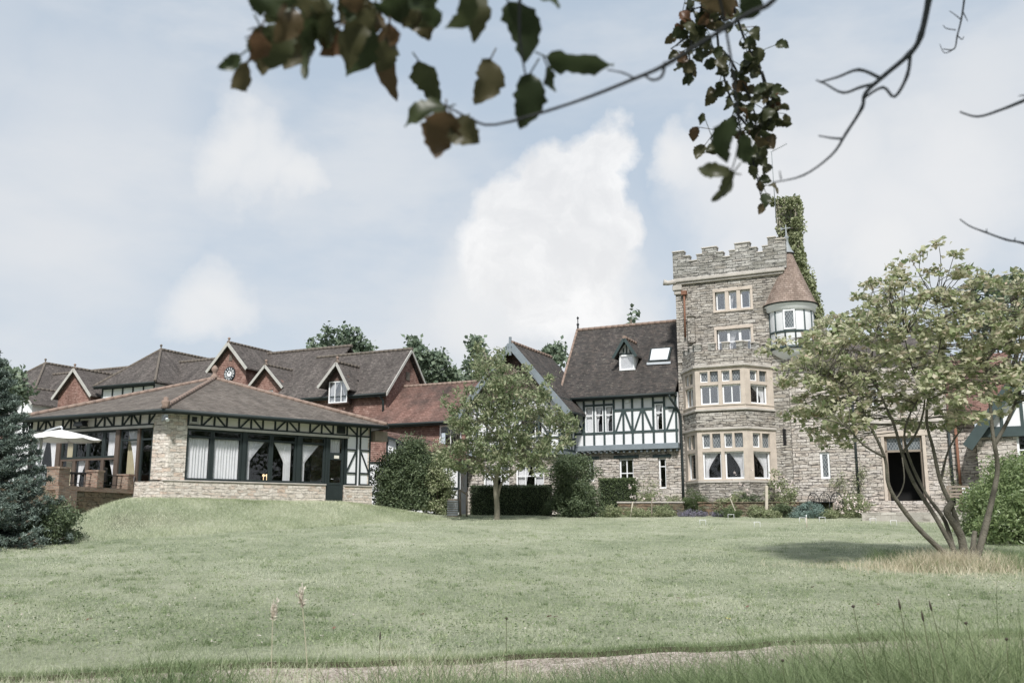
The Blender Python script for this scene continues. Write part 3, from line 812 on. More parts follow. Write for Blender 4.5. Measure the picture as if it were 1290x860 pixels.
# ---- stone tower -------------------------------------------------
TZ = 2.0
A1 = 5.25
tower = root_at(FA, 'stone_tower', A1 / 2, 0, TZ, 'tall battlemented stone tower with a two-storey bay window', 'tower')
def build_tower():
    fr = FA; q = lambda px, py, b=0: fr.Q(b, px, py)
    zc = q(848, 357)[1]; ztop = 14.2
    up = (q(901, 378)[0], q(945, 375)[0], q(925, 389)[1] , q(925, 366)[1])
    lw = (q(903, 425)[0], q(946, 423)[0], 9.35, q(925, 414)[1])
    sl = (q(986, 545)[0], q(990, 545)[0], q(988, 561)[1], q(988, 540)[1])
    holes = [(up[0], up[1], up[2], up[3]), (lw[0], lw[1], lw[2], lw[3]), (0.45, 4.3, 2.5, 8.7)]
    mb = MB(fr)
    wall(mb, 0, A1, TZ - 0.3, zc, 0, 0.4, holes)
    mb.box(0, 0.4, 0.4, 5.6, TZ - 0.3, zc); mb.box(A1 - 0.4, A1, 0.4, 5.6, TZ - 0.3, zc); mb.box(0.4, A1 - 0.4, 5.2, 5.6, TZ - 0.3, zc)
    mb.box(0.4, A1 - 0.4, 0.4, 5.2, zc - 0.25, zc - 0.05)
    mb.build('wall', M['tower_stone'], tower)
    # arrow slit right of the bay: a panel, the opening's shade painted dark
    s = MB(fr); s.box(sl[0], sl[1], -0.012, 0.05, sl[2], sl[3]); s.build('window', M['interior_shade'], tower)
    # cornice and parapet
    c = MB(fr)
    c.box(-0.16, A1 + 0.12, -0.2, 5.75, zc - 0.02, zc + 0.16); c.box(-0.1, A1 + 0.06, -0.12, 5.7, zc - 0.14, zc - 0.02)
    c.build('cornice', M['string_stone'], tower, bevel=0.03)
    zp = q(843, 332)[1]
    pb = MB(fr); pk = MB(fr)
    def run(get, L, n, rng, base, closed=True):
        pass
    # front parapet: stepped merlons
    z0 = zc + 0.16; zm = z0 + 0.88
    def merl(x0, x1, h, b0, b1, axis='a'):
        zt = z0 + h
        if axis == 'a':
            pb.box(x0, x1, b0, b1, z0 + 0.0, zt); pk.box(x0 - 0.03, x1 + 0.03, b0 - 0.04, b1 + 0.04, zt, zt + 0.075)
        else:
            pb.box(b0, b1, x0, x1, z0, zt); pk.box(b0 - 0.04, b1 + 0.04, x0 - 0.03, x1 + 0.03, zt, zt + 0.075)
    xm = [843, 861.5, 868.5, 877.5, 884.5, 903, 911, 919, 926, 945, 953.5, 961, 968, 978, 990]
    hs = [1.28, 1.0, 0.72, 1.0, 1.3, 1.0, 0.72, 1.0, 1.32, 1.02, 0.74, 1.02, 1.42, 1.28]
    hs = [h + 0.12 for h in hs]
    ax = [q(x, 325, -0.05)[0] for x in xm]; ax[0] = -0.08
    for i in range(len(hs)):
        merl(ax[i], ax[i + 1] - 0.002, hs[i], -0.05, 0.3)
    for side in (-0.08, A1 - 0.3):
        y = 0.31; k = 0
        pat = [(0.3, 0.7), (0.35, 0.9), (0.7, 1.2), (0.35, 0.9)]
        while y < 5.3:
            w, h = pat[k % 4]; merl(y, min(y + w, 5.6) - 0.002, h, side, side + 0.35, 'b'); y += w; k += 1
    k = 0; x = 0.3
    while x < A1 - 0.4:
        w, h = ((0.35, 0.7), (0.35, 0.95), (0.75, 1.2), (0.35, 0.95))[k % 4]; merl(x, min(x + w, A1 - 0.31) - 0.002, h, 5.3, 5.62); x += w; k += 1
    pr = pb.build('parapet', M['parapet_stone'], tower)
    pk.build('coping', M['string_stone'], pr, bevel=0.02)
    g = MB(fr); g.tube([(0.05, -0.1, zc + 0.05), (-0.3, -0.25, zc - 0.02), (-0.5, -0.35, zc + 0.02)], [0.13, 0.12, 0.16], 8)
    g.build('gargoyle_spout', M['string_stone'], tower)
    cb = MB(fr); cb.box(-0.12, 0.35, -0.16, 0.0, zc - 0.42, zc - 0.142); cb.box(-0.06, 0.3, -0.1, 0.0, zc - 0.62, zc - 0.422); cb.build('corbel', M['string_stone'], tower, bevel=0.03)
    # upper three-light windows with stone surrounds
    for (w, bright, nm) in ((up, 'glass', 3), (lw, 'glass', 3)):
        a0, a1, z0_, z1_ = w
        f = MB(fr); sw = 0.12
        f.box(a0 - sw, a1 + sw, -0.03, 0.24, z1_ + 0.001, z1_ + 0.16); f.box(a0 - sw, a1 + sw, -0.05, 0.24, z0_ - 0.12, z0_ - 0.001)
        f.box(a0 - sw, a0 - 0.001, -0.024, 0.24, z0_, z1_); f.box(a1 + 0.001, a1 + sw, -0.024, 0.24, z0_, z1_)
        third = (a1 - a0) / 3
        if w is up:
            for i in (1, 2): f.box(a0 + third * i - 0.09, a0 + third * i + 0.09, -0.01, 0.2, z0_, z1_)
        f.build('window_surround', M['dressed_stone'], tower, bevel=0.012)
        for i in range(3):
            e = 0.09 if w is up else 0.0
            x0 = a0 + third * i + (e if i else 0.02); x1 = a0 + third * (i + 1) - (e if i < 2 else 0.02)
            casement(tower, fr, x0, x1, z0_, z1_, 0.13, 1, (() if w is up else (0.55,)), 0.06, glass='glass_bright', curtain='left' if i == 1 else None)
    # string courses
    st = MB(fr)
    for py, h in ((372, 0.07),):
        pass
    z = q(860, 446)[1]
    for z, h in ((9.2, 0.1),):
        for u0, u1 in ((0.02, 0.35), (4.62, A1)):
            st = MB(fr); st.box(u0, u1, -0.06, -0.001, z, z + h); st.build('string_course', M['string_stone'], tower, bevel=0.015)
    # rusty down pipe and the little niche shaft at the left
    rp = MB(fr)
    p0 = q(862, 370, -0.08); p1 = q(863.5, 425, -0.08)
    rp.tube([(p0[0], -0.1, p0[1]), (p1[0], -0.1, p1[1])], 0.05, 8); rp.box(p0[0] - 0.13, p0[0] + 0.13, -0.2, -0.02, p0[1] - 0.06, p0[1] + 0.14)
    rp.build('drainpipe', M['rust_pipe'], tower)
    n0 = q(867, 403)[0]; n1 = q(876, 403)[0]; zn = q(870, 400)[1]
    nb = MB(fr); nb.box(n0, n1, -0.22, -0.001, zn - 1.3, zn); nb.prism([(n0 - 0.05, zn), (n1 + 0.05, zn), ((n0 + n1) / 2, zn + 0.18)], -0.27, -0.001)
    nb.build('buttress', M['tower_stone'], tower, bevel=0.02)
    # ---- bay window
    zb = dict(base=TZ - 0.3)
    lev = lambda y, b=-1.46: q(912, y, b)[1]
    L0 = [0.21, 1.22, 3.54, 4.55]; B = -1.46
    bayp = [(0.21, 0), (1.22, B), (3.54, B), (4.55, 0)]
    zlist = dict(s1=lev(604.5), m1=lev(568.5), t1a=lev(563.5), t1=lev(545.5), str1=lev(532), str1b=lev(536), str2=lev(516), s2=lev(510), m2=lev(484), t2a=lev(480), t2=lev(466.5), str3=lev(455), str3b=lev(459), top=lev(440), ctop=lev(431))
    Z = zlist
    bay = MB(fr)
    ring = lambda off: [(0.21 - off * 0.85, 0.0), (1.22 - off * 0.5, B - off), (3.54 + off * 0.5, B - off), (4.55 + off * 0.85, 0.0)]
    def facets():
        pts = [(0.21, 0), (1.22, B), (3.54, B), (4.55, 0)]
        for i in range(3):
            (xa, ya), (xb, yb) = pts[i], pts[i + 1]
            wx, wy, _ = fr.P(xa, ya, 0); ang = fr.ang + math.atan2(yb - ya, xb - xa)
            yield i, Frame(wx, wy, ang), math.hypot(xb - xa, yb - ya)
    for za_, zb__ in ((TZ - 0.3, Z['s1'] - 0.12), (Z['t1'] + 0.28, Z['str2'] - 0.04), (Z['t2'] + 0.3, Z['top'])):
        solid = MB(fr); solid.vprism(ring(0.0), za_, zb__); solid.build('bay_wall', M['tower_stone'], tower)
    for z, h, off in ((Z['t1'] + 0.16, 0.12, 0.09), (Z['str2'] - 0.04, 0.11, 0.08), (Z['t2'] + 0.17, 0.13, 0.11), (Z['s1'] - 0.12, 0.1, 0.04)):
        stc = MB(fr); stc.vprism(ring(off), z, z + h); stc.build('string_course', M['string_stone'], tower, bevel=0.02)
    cren = MB(fr); cop = MB(fr)
    for i, f2, Lf in facets():
        n = 7 if i == 1 else 5
        w = Lf / n
        for k in range(n):
            if k % 2 == 0:
                a0 = k * w + 0.01; a1 = (k + 1) * w - 0.01
                cren = MB(f2); cop = MB(f2)
                cren.box(a0, a1, 0.002 + 0.05 * (i != 1), 0.25, Z['top'], Z['top'] + 0.3); cop.box(a0 - 0.03, a1 + 0.03, -0.03 + 0.05 * (i != 1), 0.28, Z['top'] + 0.3, Z['top'] + 0.37)
                mo = cren.build('merlon', M['parapet_stone'], tower); cop.build('coping', M['string_stone'], mo, bevel=0.015)
    for i, f2, Lf in facets():
        for lvl, (zs, zm, zta, zt) in enumerate(((Z['s1'], Z['m1'], Z['t1a'], Z['t1']), (Z['s2'], Z['m2'], Z['t2a'], Z['t2']))):
            zlo = zs - 0.02 if lvl == 0 else Z['str2'] + 0.07; ztop_ = zt + (0.16 if lvl == 0 else 0.17)
            if i == 1: ops = [(0.22, 1.09), (1.25, 2.12)]
            else: ops = [(0.34, 1.4)] if i == 2 else [(0.36, 1.42)]
            hl = []
            for (x0, x1) in ops:
                hl.append((x0, x1, zs + 0.06, zm)); m = (x0 + x1) / 2
                hl.append((x0, m - 0.05, zta, zt)); hl.append((m + 0.05, x1, zta, zt))
            w = MB(f2); wall(w, 0.0, Lf, zlo, ztop_, 0.0, 0.22, hl)
            # moulded sills
            w.box(0, Lf, -0.03, -0.001, zs - 0.02, zs + 0.05)
            w.build('bay_frame', M['dressed_stone'], tower, bevel=0.01)
            for k, (x0, x1) in enumerate(ops):
                m = (x0 + x1) / 2
                cur = None
                if lvl == 0: cur = ('left', 'right')[k] if i == 1 else ('right' if i == 2 else None)
                elif i == 2: cur = 'right'
                casement(tower, f2, x0, x1, zs + 0.06, zm, 0.1, 2 if lvl == 1 else 1, (), 0.065, curtain=cur, glass='glass_bright' if (lvl == 1 and i == 1) else 'glass')
                casement(tower, f2, x0, m - 0.05, zta, zt, 0.1, 1, (), 0.05, glass='leaded')
                casement(tower, f2, m + 0.05, x1, zta, zt, 0.12, 1, (), 0.015, mat='lead', glass='leaded')
    # ---- round turret on the corner
    tc = q(996, 400, 0.5)
    ta, tb = tc[0], 0.55
    rr = 1.05
    ze = q(996, 381, -0.6)[1]; zb_ = q(996, 425, -0.6)[1]; zcone = q(990, 316, 0.5)[1]
    t = MB(fr); t.lathe(ta, tb, [(0.15, 8.4), (0.5, 8.9), (0.95, 9.25), (rr, 9.45), (rr, ze)], 40); dr = t.build('turret_wall', M['plaster'], tower)
    tt = MB(fr)
    for z, h in ((ze - 1.3 - 0.06, 0.1), (9.45, 0.14)):
        tt.lathe(ta, tb, [(rr, z), (rr + 0.035, z), (rr + 0.035, z + h), (rr, z + h)], 40)
    nn = 14
    zlow = ze - 1.3
    for k in range(nn):
        th = 2 * math.pi * (k + 0.5) / nn - 0.12
        x, y = ta + (rr + 0.0) * math.cos(th), tb + rr * math.sin(th)
        tt.tube([(x, y, 9.5), (x, y, ze - 0.25)], 0.04, 6)
    tt.build('turret_timber', M['timber_green'], dr)
    tcn = MB(fr); tcn.lathe(ta, tb, [(rr + 0.03, ze - 0.3), (rr + 0.1, ze - 0.26), (rr + 0.12, ze - 0.08), (rr + 0.2, ze)], 40); tcn.build('turret_cornice', M['white_paint'], dr)
    tl = MB(fr); tl.lathe(ta, tb, [(rr + 0.2, ze + 0.002), (rr + 0.22, ze + 0.1)], 40); tl.build('gutter', M['timber_green'], dr)
    H_ = zcone - ze
    prof = [(rr + 0.28, ze + 0.06), (rr + 0.1, ze + 0.22)] + [(0.2 + (rr - 0.12) * (1 - k / 9) ** 1.12, ze + 0.22 + (H_ - 0.22) * (k + 0.4) / 9.4) for k in range(0, 10)]
    cn = MB(fr); cn.lathe(ta, tb, prof, 40)
    cone = cn.build('turret_roof', M['cone_tiles'], tower)
    # course-wise uv around the cone
    me = cone.data; uvl = me.uv_layers[0].data
    for p in me.polygons:
        for li in p.loop_indices:
            co = me.vertices[me.loops[li].vertex_index].co
            a_ = math.atan2(co.y - (tb), co.x - (ta - A1 / 2))
            if a_ < -math.pi / 2 - 1e-6 and False: a_ += 2 * math.pi
            uvl[li].uv = (a_ * 1.0, co.z)
    for p in me.polygons:
        us = [uvl[li].uv[0] for li in p.loop_indices]
        if max(us) - min(us) > math.pi:
            for li in p.loop_indices:
                if uvl[li].uv[0] < 0: uvl[li].uv = (uvl[li].uv[0] + 2 * math.pi, uvl[li].uv[1])
    fn = MB(fr); fn.lathe(ta, tb, [(0.34, zcone - 0.14), (0.22, zcone + 0.05), (0.14, zcone + 0.25), (0.09, zcone + 0.4), (0.07, zcone + 0.6), (0.13, zcone + 0.68), (0.04, zcone + 0.8), (0.02, zcone + 1.3), (0.0, zcone + 1.35)], 14)
    fo = fn.build('turret_finial', M['lead'], tower)
    wv = MB(fr); wv.box(ta - 0.25, ta + 0.22, tb - 0.01, tb + 0.01, zcone + 1.12, zcone + 1.16); wv.prism([(ta - 0.25, zcone + 1.05), (ta - 0.1, zcone + 1.14), (ta - 0.25, zcone + 1.24)], tb - 0.008, tb + 0.008)
    wv.build('weather_vane', M['lead'], fo)
    # turret window, facing us
    th = math.atan2(-(46), 0.0)
    wx, wy, _ = fr.P(ta, tb, 0)
    ang = math.atan2(0 - wy, 0 - wx) - R(4)
    f3 = Frame(wx, wy, ang + math.pi / 2)
    casement(dr, f3, -0.27, 0.27, zlow + 0.06, ze - 0.3, -rr - 0.05, 1, (), 0.075, glass='leaded', backing=None)
    # chimney stack standing behind the turret
    ca = q(987, 300, 3.0)[0]
    zct = q(990, 252, 3.0)[1]
    ch = MB(fr); ch.box(ca - 0.15, ca + 0.75, 2.9, 3.8, 10, zct - 0.25); ch.box(ca - 0.2, ca + 0.8, 2.85, 3.85, zct - 0.45, zct - 0.25)
    c_ = ch.build('chimney', M['tower_stone'], tower)
    # its broadening foot on the far side of the turret
    ft = MB(fr); ft.box(A1 + 0.01, A1 + 1.5, 2.0, 5.0, TZ, 10.6); ft.prism([(A1 + 0.01, 10.6), (A1 + 1.5, 10.6), (A1 + 0.9, 12.2), (A1 + 0.01, 12.2)], 2.2, 4.6); ft.build('stair_shaft', M['tower_stone'], tower)
    return dict(ta=ta, tb=tb, ca=ca, zct=zct, zc=zc, ze=ze, zcone=zcone, Z=Z)
TW = build_tower()

# ---- half-timbered wing -----------------------------------------
def build_wing():
    fr = FA; a0, a1 = -5.42, -0.02
    q = lambda px, py, b=-0.25: fr.Q(b, px, py)
    root = root_at(fr, 'timber_framed_house', (a0 + a1) / 2, 0, TZ, 'white half-timbered house over a stone ground floor, joined to the tower', 'house')
    ze, zr, br = 7.75, 11.98, 3.0
    zj0, zj1 = q(790, 567)[1], q(790, 562)[1]
    # stone ground floor with windows
    g = lambda px, py: fr.Q(0, px, py)
    w1 = (g(780, 590)[0], g(798, 590)[0], g(789, 600)[1] - 0.35, g(789, 577.5)[1])
    w2 = (g(829.5, 590)[0], g(839, 590)[0], g(834, 615)[1], g(834, 576.5)[1])
    w3 = (g(741.5, 590)[0], g(748.5, 590)[0], g(745, 606)[1], g(745, 579)[1])
    mb = MB(fr); wall(mb, a0, a1, TZ - 0.3, zj0, 0, 0.35, [w1, w2, w3]); mb.box(a0, a0 + 0.3, 0.351, 6, TZ - 0.3, zj0); mb.box(a0, a1, 6, 6.3, TZ - 0.3, 7.5)
    mb.build('stone_wall', M['house_stone'], root)
    casement(root, fr, *w1, 0.1, 2, (0.42,), 0.07, glass='glass_bright'); casement(root, fr, *w2, 0.1, 1, (0.72,), 0.07); casement(root, fr, *w3, 0.1, 1, (0.6,), 0.07)
    lt = MB(fr)
    for w in (w1, w2, w3): lt.box(w[0] - 0.28, w[1] + 0.28, -0.035, -0.001, w[3] + 0.02, w[3] + 0.17)
    lt.build('lintel', M['timber_green'], root, bevel=0.01)
    # plastered upper storey with window holes
    wa = [q(p, 528)[0] for p in (737, 747.2, 749.8, 760, 762.3, 772.5)]
    zt, zb = q(755, 511.5)[1], q(755, 545)[1]
    wb = (q(825.3, 525)[0], q(835.3, 525)[0], q(830, 542)[1], q(830, 508)[1])
    hl = [(wa[0], wa[1], zb, zt), (wa[2], wa[3], zb, zt), (wa[4], wa[5], zb, zt), wb]
    mb = MB(fr); wall(mb, a0, a1, zj1, ze, -0.22, 0.2, hl)
    mb.build('plaster_wall', M['plaster'], root)
    for k, h in enumerate(hl): casement(root, fr, *h, -0.24, 1, (0.66,), 0.055, glass='glass', curtain='full' if k == 0 else 'left')
    # timber frame
    tb = MB(fr); F0, F1 = -0.27, -0.221
    X = lambda zx: q(720 + zx / 5.733, 480 + 300 / 5.733)[0]
    zrail = q(795, 480 + 205 / 5.733)[1]; zlow = q(795, 480 + 365 / 5.733)[1]; zbot = q(795, 480 + 470 / 5.733)[1]
    ztop = ze - 0.03
    W = 0.1
    for x in (90, 306, 375, 440, 515, 592, 672, 757): tb.box(X(x) - W / 2, X(x) + W / 2, F0, F1, zj1, ztop)
    for x in (162, 236):
        tb.box(X(x) - W / 2, X(x) + W / 2, F0 + 0.003, F1, zj1, zlow); tb.box(X(x) - W / 2, X(x) + W / 2, F0 + 0.003, F1, zt, ztop)
        tb.box(X(x) - 0.035, X(x) + 0.035, F0 + 0.003, F1, zlow, zt)
    tb.box(a0, X(90), F0 + 0.004, F1, zrail - .05, zrail + .05)
    for k, (x0, x1) in enumerate(((306, 592), (672, 757))): tb.box(X(x0), X(x1), F0 + 0.004, F1, zrail - W / 2, zrail + W / 2)
    tb.box(X(90), X(306), F0 + 0.004, F1, zt + 0.0, zt + W); tb.box(X(592), X(672), F0 + 0.004, F1, wb[3], wb[3] + W)
    tb.box(a0, a1, F0 + 0.006, F1, zlow - W / 2, zlow + W / 2)
    tb.box(a0, a1, F0 - 0.01, F1, zbot - 0.08, zbot + 0.05); tb.box(a0, a1, F0 - 0.01, F1, ze - 0.1, ze)
    for (x0, z0, x1, z1) in ((372, 1, 318, 0), (383, 1, 437, 0), (508, 1, 450, 0), (522, 1, 586, 0), (748, 1, 685, 0), (20, 1, 84, 0)):
        tb.bar((X(x0), zrail if z0 else zlow), (X(x1), zrail if z1 else zlow), 0.09, F0 + 0.008, F1)
    tb.build('timber_frame', M['timber_green'], root)
    jt = MB(fr); jt.box(a0 - 0.02, a1, -0.34, 0.1, zj0 + 0.02, zj1 - 0.01); jt.box(a0, a1, -0.3, 0.1, zj1 - 0.01, zj1 + 0.1)
    for k in range(18):
        x = a0 + 0.15 + k * 0.3; jt.box(x, x + 0.1, -0.26, -0.001, zj0 - 0.1, zj0 + 0.02)
    jt.build('jetty_beam', M['barge'], root, bevel=0.01)
    # roof, steep, with hipped outline on the left end
    eb = -0.62
    aL = q(727, 414, br)[0]; aLe = q(706, 480, 0)[0]
    r = MB(fr)
    r.slab([(a0 - 0.75, eb, ze), (a1 + 0.0, eb, ze), (a1 + 0.0, br, zr), (aL, br, zr)], 0.14)
    r.slab([(aL, br, zr), (a1, br, zr), (a1, 6.6, ze), (a0 - 0.75, 6.6, ze)], 0.14)
    r.slab([(a0 - 0.75, 6.6, ze - .001), (a0 - 0.75, eb, ze - .001), (aL, br, zr - .001)], 0.14)
    ro = r.build('roof', M['roof_slate'], root)
    rb = MB(fr); ridge(rb, (aL, br, zr), (a1, br, zr)); ridge(rb, (aL, br, zr), (a0 - 0.75, eb, ze), 0.07); rb.build('ridge_tiles', M['ridge_tile'], ro)
    sp = MB(fr); sp.lathe(aL + .05, br, [(0.06, zr), (0.05, zr + 0.25), (0.09, zr + 0.33), (0.03, zr + 0.4), (0.025, zr + 0.62), (0.08, zr + 0.68), (0.0, zr + 0.8)], 8); sp.build('finial', M['iron'], ro)
    gt = MB(fr); gt.tube([(a0 - 0.4, eb - 0.04, ze - 0.1), (a1, eb - 0.04, ze - 0.1)], 0.07, 8); gt.box(a0 - 0.4, a1, eb, eb + 0.03, ze - 0.2, ze - 0.03)
    gt.box(a0 - 0.3, a1, eb + 0.03, -0.221, ze - 0.2, ze - 0.16)
    gt.build('gutter', M['timber'], root)
    dp = MB(fr)
    x = a1 - 0.03
    dp.tube(smooth_path([(x - 0.25, eb - 0.02, ze - 0.12), (x - 0.2, eb - 0.02, ze - 0.35), (x + 0.0, -0.35, ze - 0.75), (x + 0.1, -0.16, ze - 1.1), (x + 0.14, -0.12, 6.0), (x + 0.14, -0.12, TZ)], 2), 0.06, 8)
    dp.build('drainpipe', M['timber'], root)
    # dormer and rooflight, on the slope
    sl = (zr - ze) / (br - eb)
    def on_roof(px, py):
        lo, hi = eb, br
        for _ in range(40):
            m = (lo + hi) / 2; a, z = fr.Q(m, px, py)
            if z > ze + (m - eb) * sl: lo = m
            else: hi = m
        return fr.Q(lo, px, py)[0], lo, ze + (lo - eb) * sl
    # rooflight
    p = [on_roof(*xy) for xy in ((817, 457), (843, 455.5), (847, 438.5), (820, 440.5))]
    n = Vector((0, -sl, 1)).normalized() * 0.1
    k = MB(fr); top = [(a, b + n.y, z + n.z) for a, b, z in p]
    k.add(p + top, [(3, 2, 1, 0), (0, 1, 5, 4), (1, 2, 6, 5), (2, 3, 7, 6), (3, 0, 4, 7), (4, 5, 6, 7)])
    rl = k.build('rooflight', M['timber'], ro)
    c = [sum(t[i] for t in top) / 4 for i in range(3)]
    g2 = MB(fr); g2.add([tuple(c[i] + (t[i] - c[i]) * 0.84 + (n[i] * 0.1 if i else 0) for i in range(3)) for t in top], [(0, 1, 2, 3)]); g2.build('pane', M['white_blind'], rl)
    fl = MB(fr); pp = [on_roof(*xy) for xy in ((815, 460.5), (845, 459), (845, 456), (815, 457.5))]
    fl.add([(a, b - 0.04, z + 0.04) for a, b, z in pp], [(0, 1, 2, 3)]); fl.build('flashing', M['aluminium'], rl)
    # dormer
    base = on_roof(789, 467); b0 = base[1] - 0.05
    d0 = fr.Q(b0, 779.5, 455)[0]; d1 = fr.Q(b0, 799.5, 455)[0]; zb = base[2]; zt = fr.Q(b0, 790, 446)[1]; za = fr.Q(b0, 788, 424)[1] - 0.1; dc = (d0 + d1) / 2
    d = MB(fr); d.prism([(d0, zb), (d1, zb), (d1, zt + .1), (dc, za - 0.15), (d0, zt + .1)], b0 + 0.06, b0 + 2.2); dm = d.build('dormer', M['plaster'], root)
    casement(dm, fr, d0 + 0.02, d1 - 0.02, zb + 0.02, zt - 0.02, b0, 1, (), 0.09, glass='glass_bright', backing=None)
    t = MB(fr)
    t.box(d0, d1, b0 + 0.02, b0 + 0.059, zt - 0.01, zt + 0.06)
    for xx in (-0.18, 0, 0.18): t.box(dc + xx - 0.03, dc + xx + 0.03, b0 + 0.022, b0 + 0.059, zt + 0.06, za - 0.3 - abs(xx))
    t.build('dormer_timber', M['timber_green'], dm)
    e = 0.2
    gable_roof(dm, fr, d0 - e, d1 + e, dc, zt - 0.14, zt - 0.14, za, b0 - 0.3, b0 + 2.3, 'roof_slate', 0.07, 'ridge_tile')
    barges(dm, fr, d0 - e, zt - 0.14, dc, za, d1 + e, zt - 0.14, b0 - 0.3, 'timber_green', 0.14)
    al = MB(fr); al.box(X(395), X(420), -0.31, -0.222, q(790, 503.5)[1], q(790, 507.5)[1]); al.build('alarm_box', M['white_paint'], root)
M['white_blind'] = mat_plain('white_blind', (0.62, 0.64, 0.66), 0.25, 0.05, 3, spec=0.6)
build_wing()

# ---- cross wing with gable towards the lawn ----------------------
def build_gable_wing():
    fr = FA; B = -2.1; a0, a1 = -10.65, -5.43; ac = fr.Q(B, 648, 430)[0]; zr = 10.5
    root = root_at(fr, 'gabled_house', ac, B, TZ, 'gabled house with wide grey bargeboards, partly behind the young tree', 'house')
    q = lambda px, py: fr.Q(B - 0.02, px, py)
    zj = 4.95; ze = 7.6
    doors = [(q(607, 620)[0], q(640, 620)[0], TZ, 4.35), (q(648, 620)[0], q(684, 620)[0], TZ, 4.35)]
    mb = MB(fr); wall(mb, a0, a1, TZ - .3, zj, B + 0.1, 0.3, doors)
    mb.box(a0, a0 + .3, B + .401, 3, TZ - .3, zj); mb.box(a1 - .3, a1, B + .401, 0, TZ - .3, zj); mb.build('stone_wall', M['house_stone'], root)
    for d in doors: casement(root, fr, *d, B + 0.2, 3, (0.75,), 0.08, curtain='both', name='french_window')
    up = MB(fr); ws = [(q(655, 520)[0], q(683, 520)[0], 5.7, 7.0)]
    wall(up, a0, a1, zj, ze, B, 0.25, ws); up.box(a1 - .25, a1, B + .251, -0.2, zj, ze); up.box(a0, a0 + .25, B + .251, 3, zj, ze)
    up.build('plaster_wall', M['plaster'], root)
    casement(root, fr, *ws[0], B + 0.02, 3, (0.66,), 0.06)
    t = MB(fr); f0, f1 = B - 0.045, B - 0.001
    N = 9; w = (a1 - a0) / N
    for i in range(N + 1):
        x = a0 + i * w; x = min(max(x, a0 + .05), a1 - .05); t.box(x - .05, x + .05, f0, f1, zj, ze)
    for z in (zj + 0.08, 5.62, 6.6, ze - 0.06): t.box(a0, a1, f0 + .004, f1, z - .05, z + .05)
    for i in (0, 2, 6, 7, 8): t.bar((a0 + i * w + (w if i % 2 else 0), 5.62), (a0 + i * w + (0 if i % 2 else w), 6.6), 0.08, f0 + .008, f1)
    s0, s1 = a1 + 0.001, a1 + 0.045
    for b in (B + .03, B + 0.75, B + 1.35, -0.32): t.box(s0, s1, b, b + .09, zj, ze)
    for z in (zj + 0.08, 5.62, 6.6, ze - 0.06): t.box(s0, s1 - .004, B + .031, -0.2, z - .05, z + .05)
    t.build('timber_frame', M['timber_green'], root)
    j = MB(fr); j.box(a0, a1 + .1, B - .1, B + .1, zj - .17, zj - .001); j.box(a1 + .001, a1 + .1, B + .101, -.3, zj - .17, zj - .001); j.build('jetty_beam', M['barge'], root)
    gb = MB(fr); gb.prism([(a0, ze), (a1, ze), (ac, zr - 0.15)], B + 0.03, B + .3); gb.build('gable', M['tilehang_dark'], root)
    e0 = 0.62; sl = (zr - ze) / (a1 - ac)
    za = zr - (a1 + e0 - ac) * sl
    ro = gable_roof(root, fr, 2 * ac - a1 - e0, a1 + e0, ac, za, za, zr, B - 0.45, 2.6, 'roof_slate', 0.13, 'ridge_tile')
    barges(root, fr, 2 * ac - a1 - e0, za, ac, zr, a1 + e0, za, B - 0.45, 'barge', 0.34, 0.06)
    f = MB(fr); f.box(ac - .06, ac + .06, B - .53, B - .45, zr - .7, zr + 0.25); f.build('finial', M['barge'], root)
    gt = MB(fr); gt.tube([(a1 + e0 + .03, B - .4, za - .1), (a1 + e0 + .03, -0.55, za - .1)], .06, 8); gt.build('gutter', M['timber'], root)
build_gable_wing()

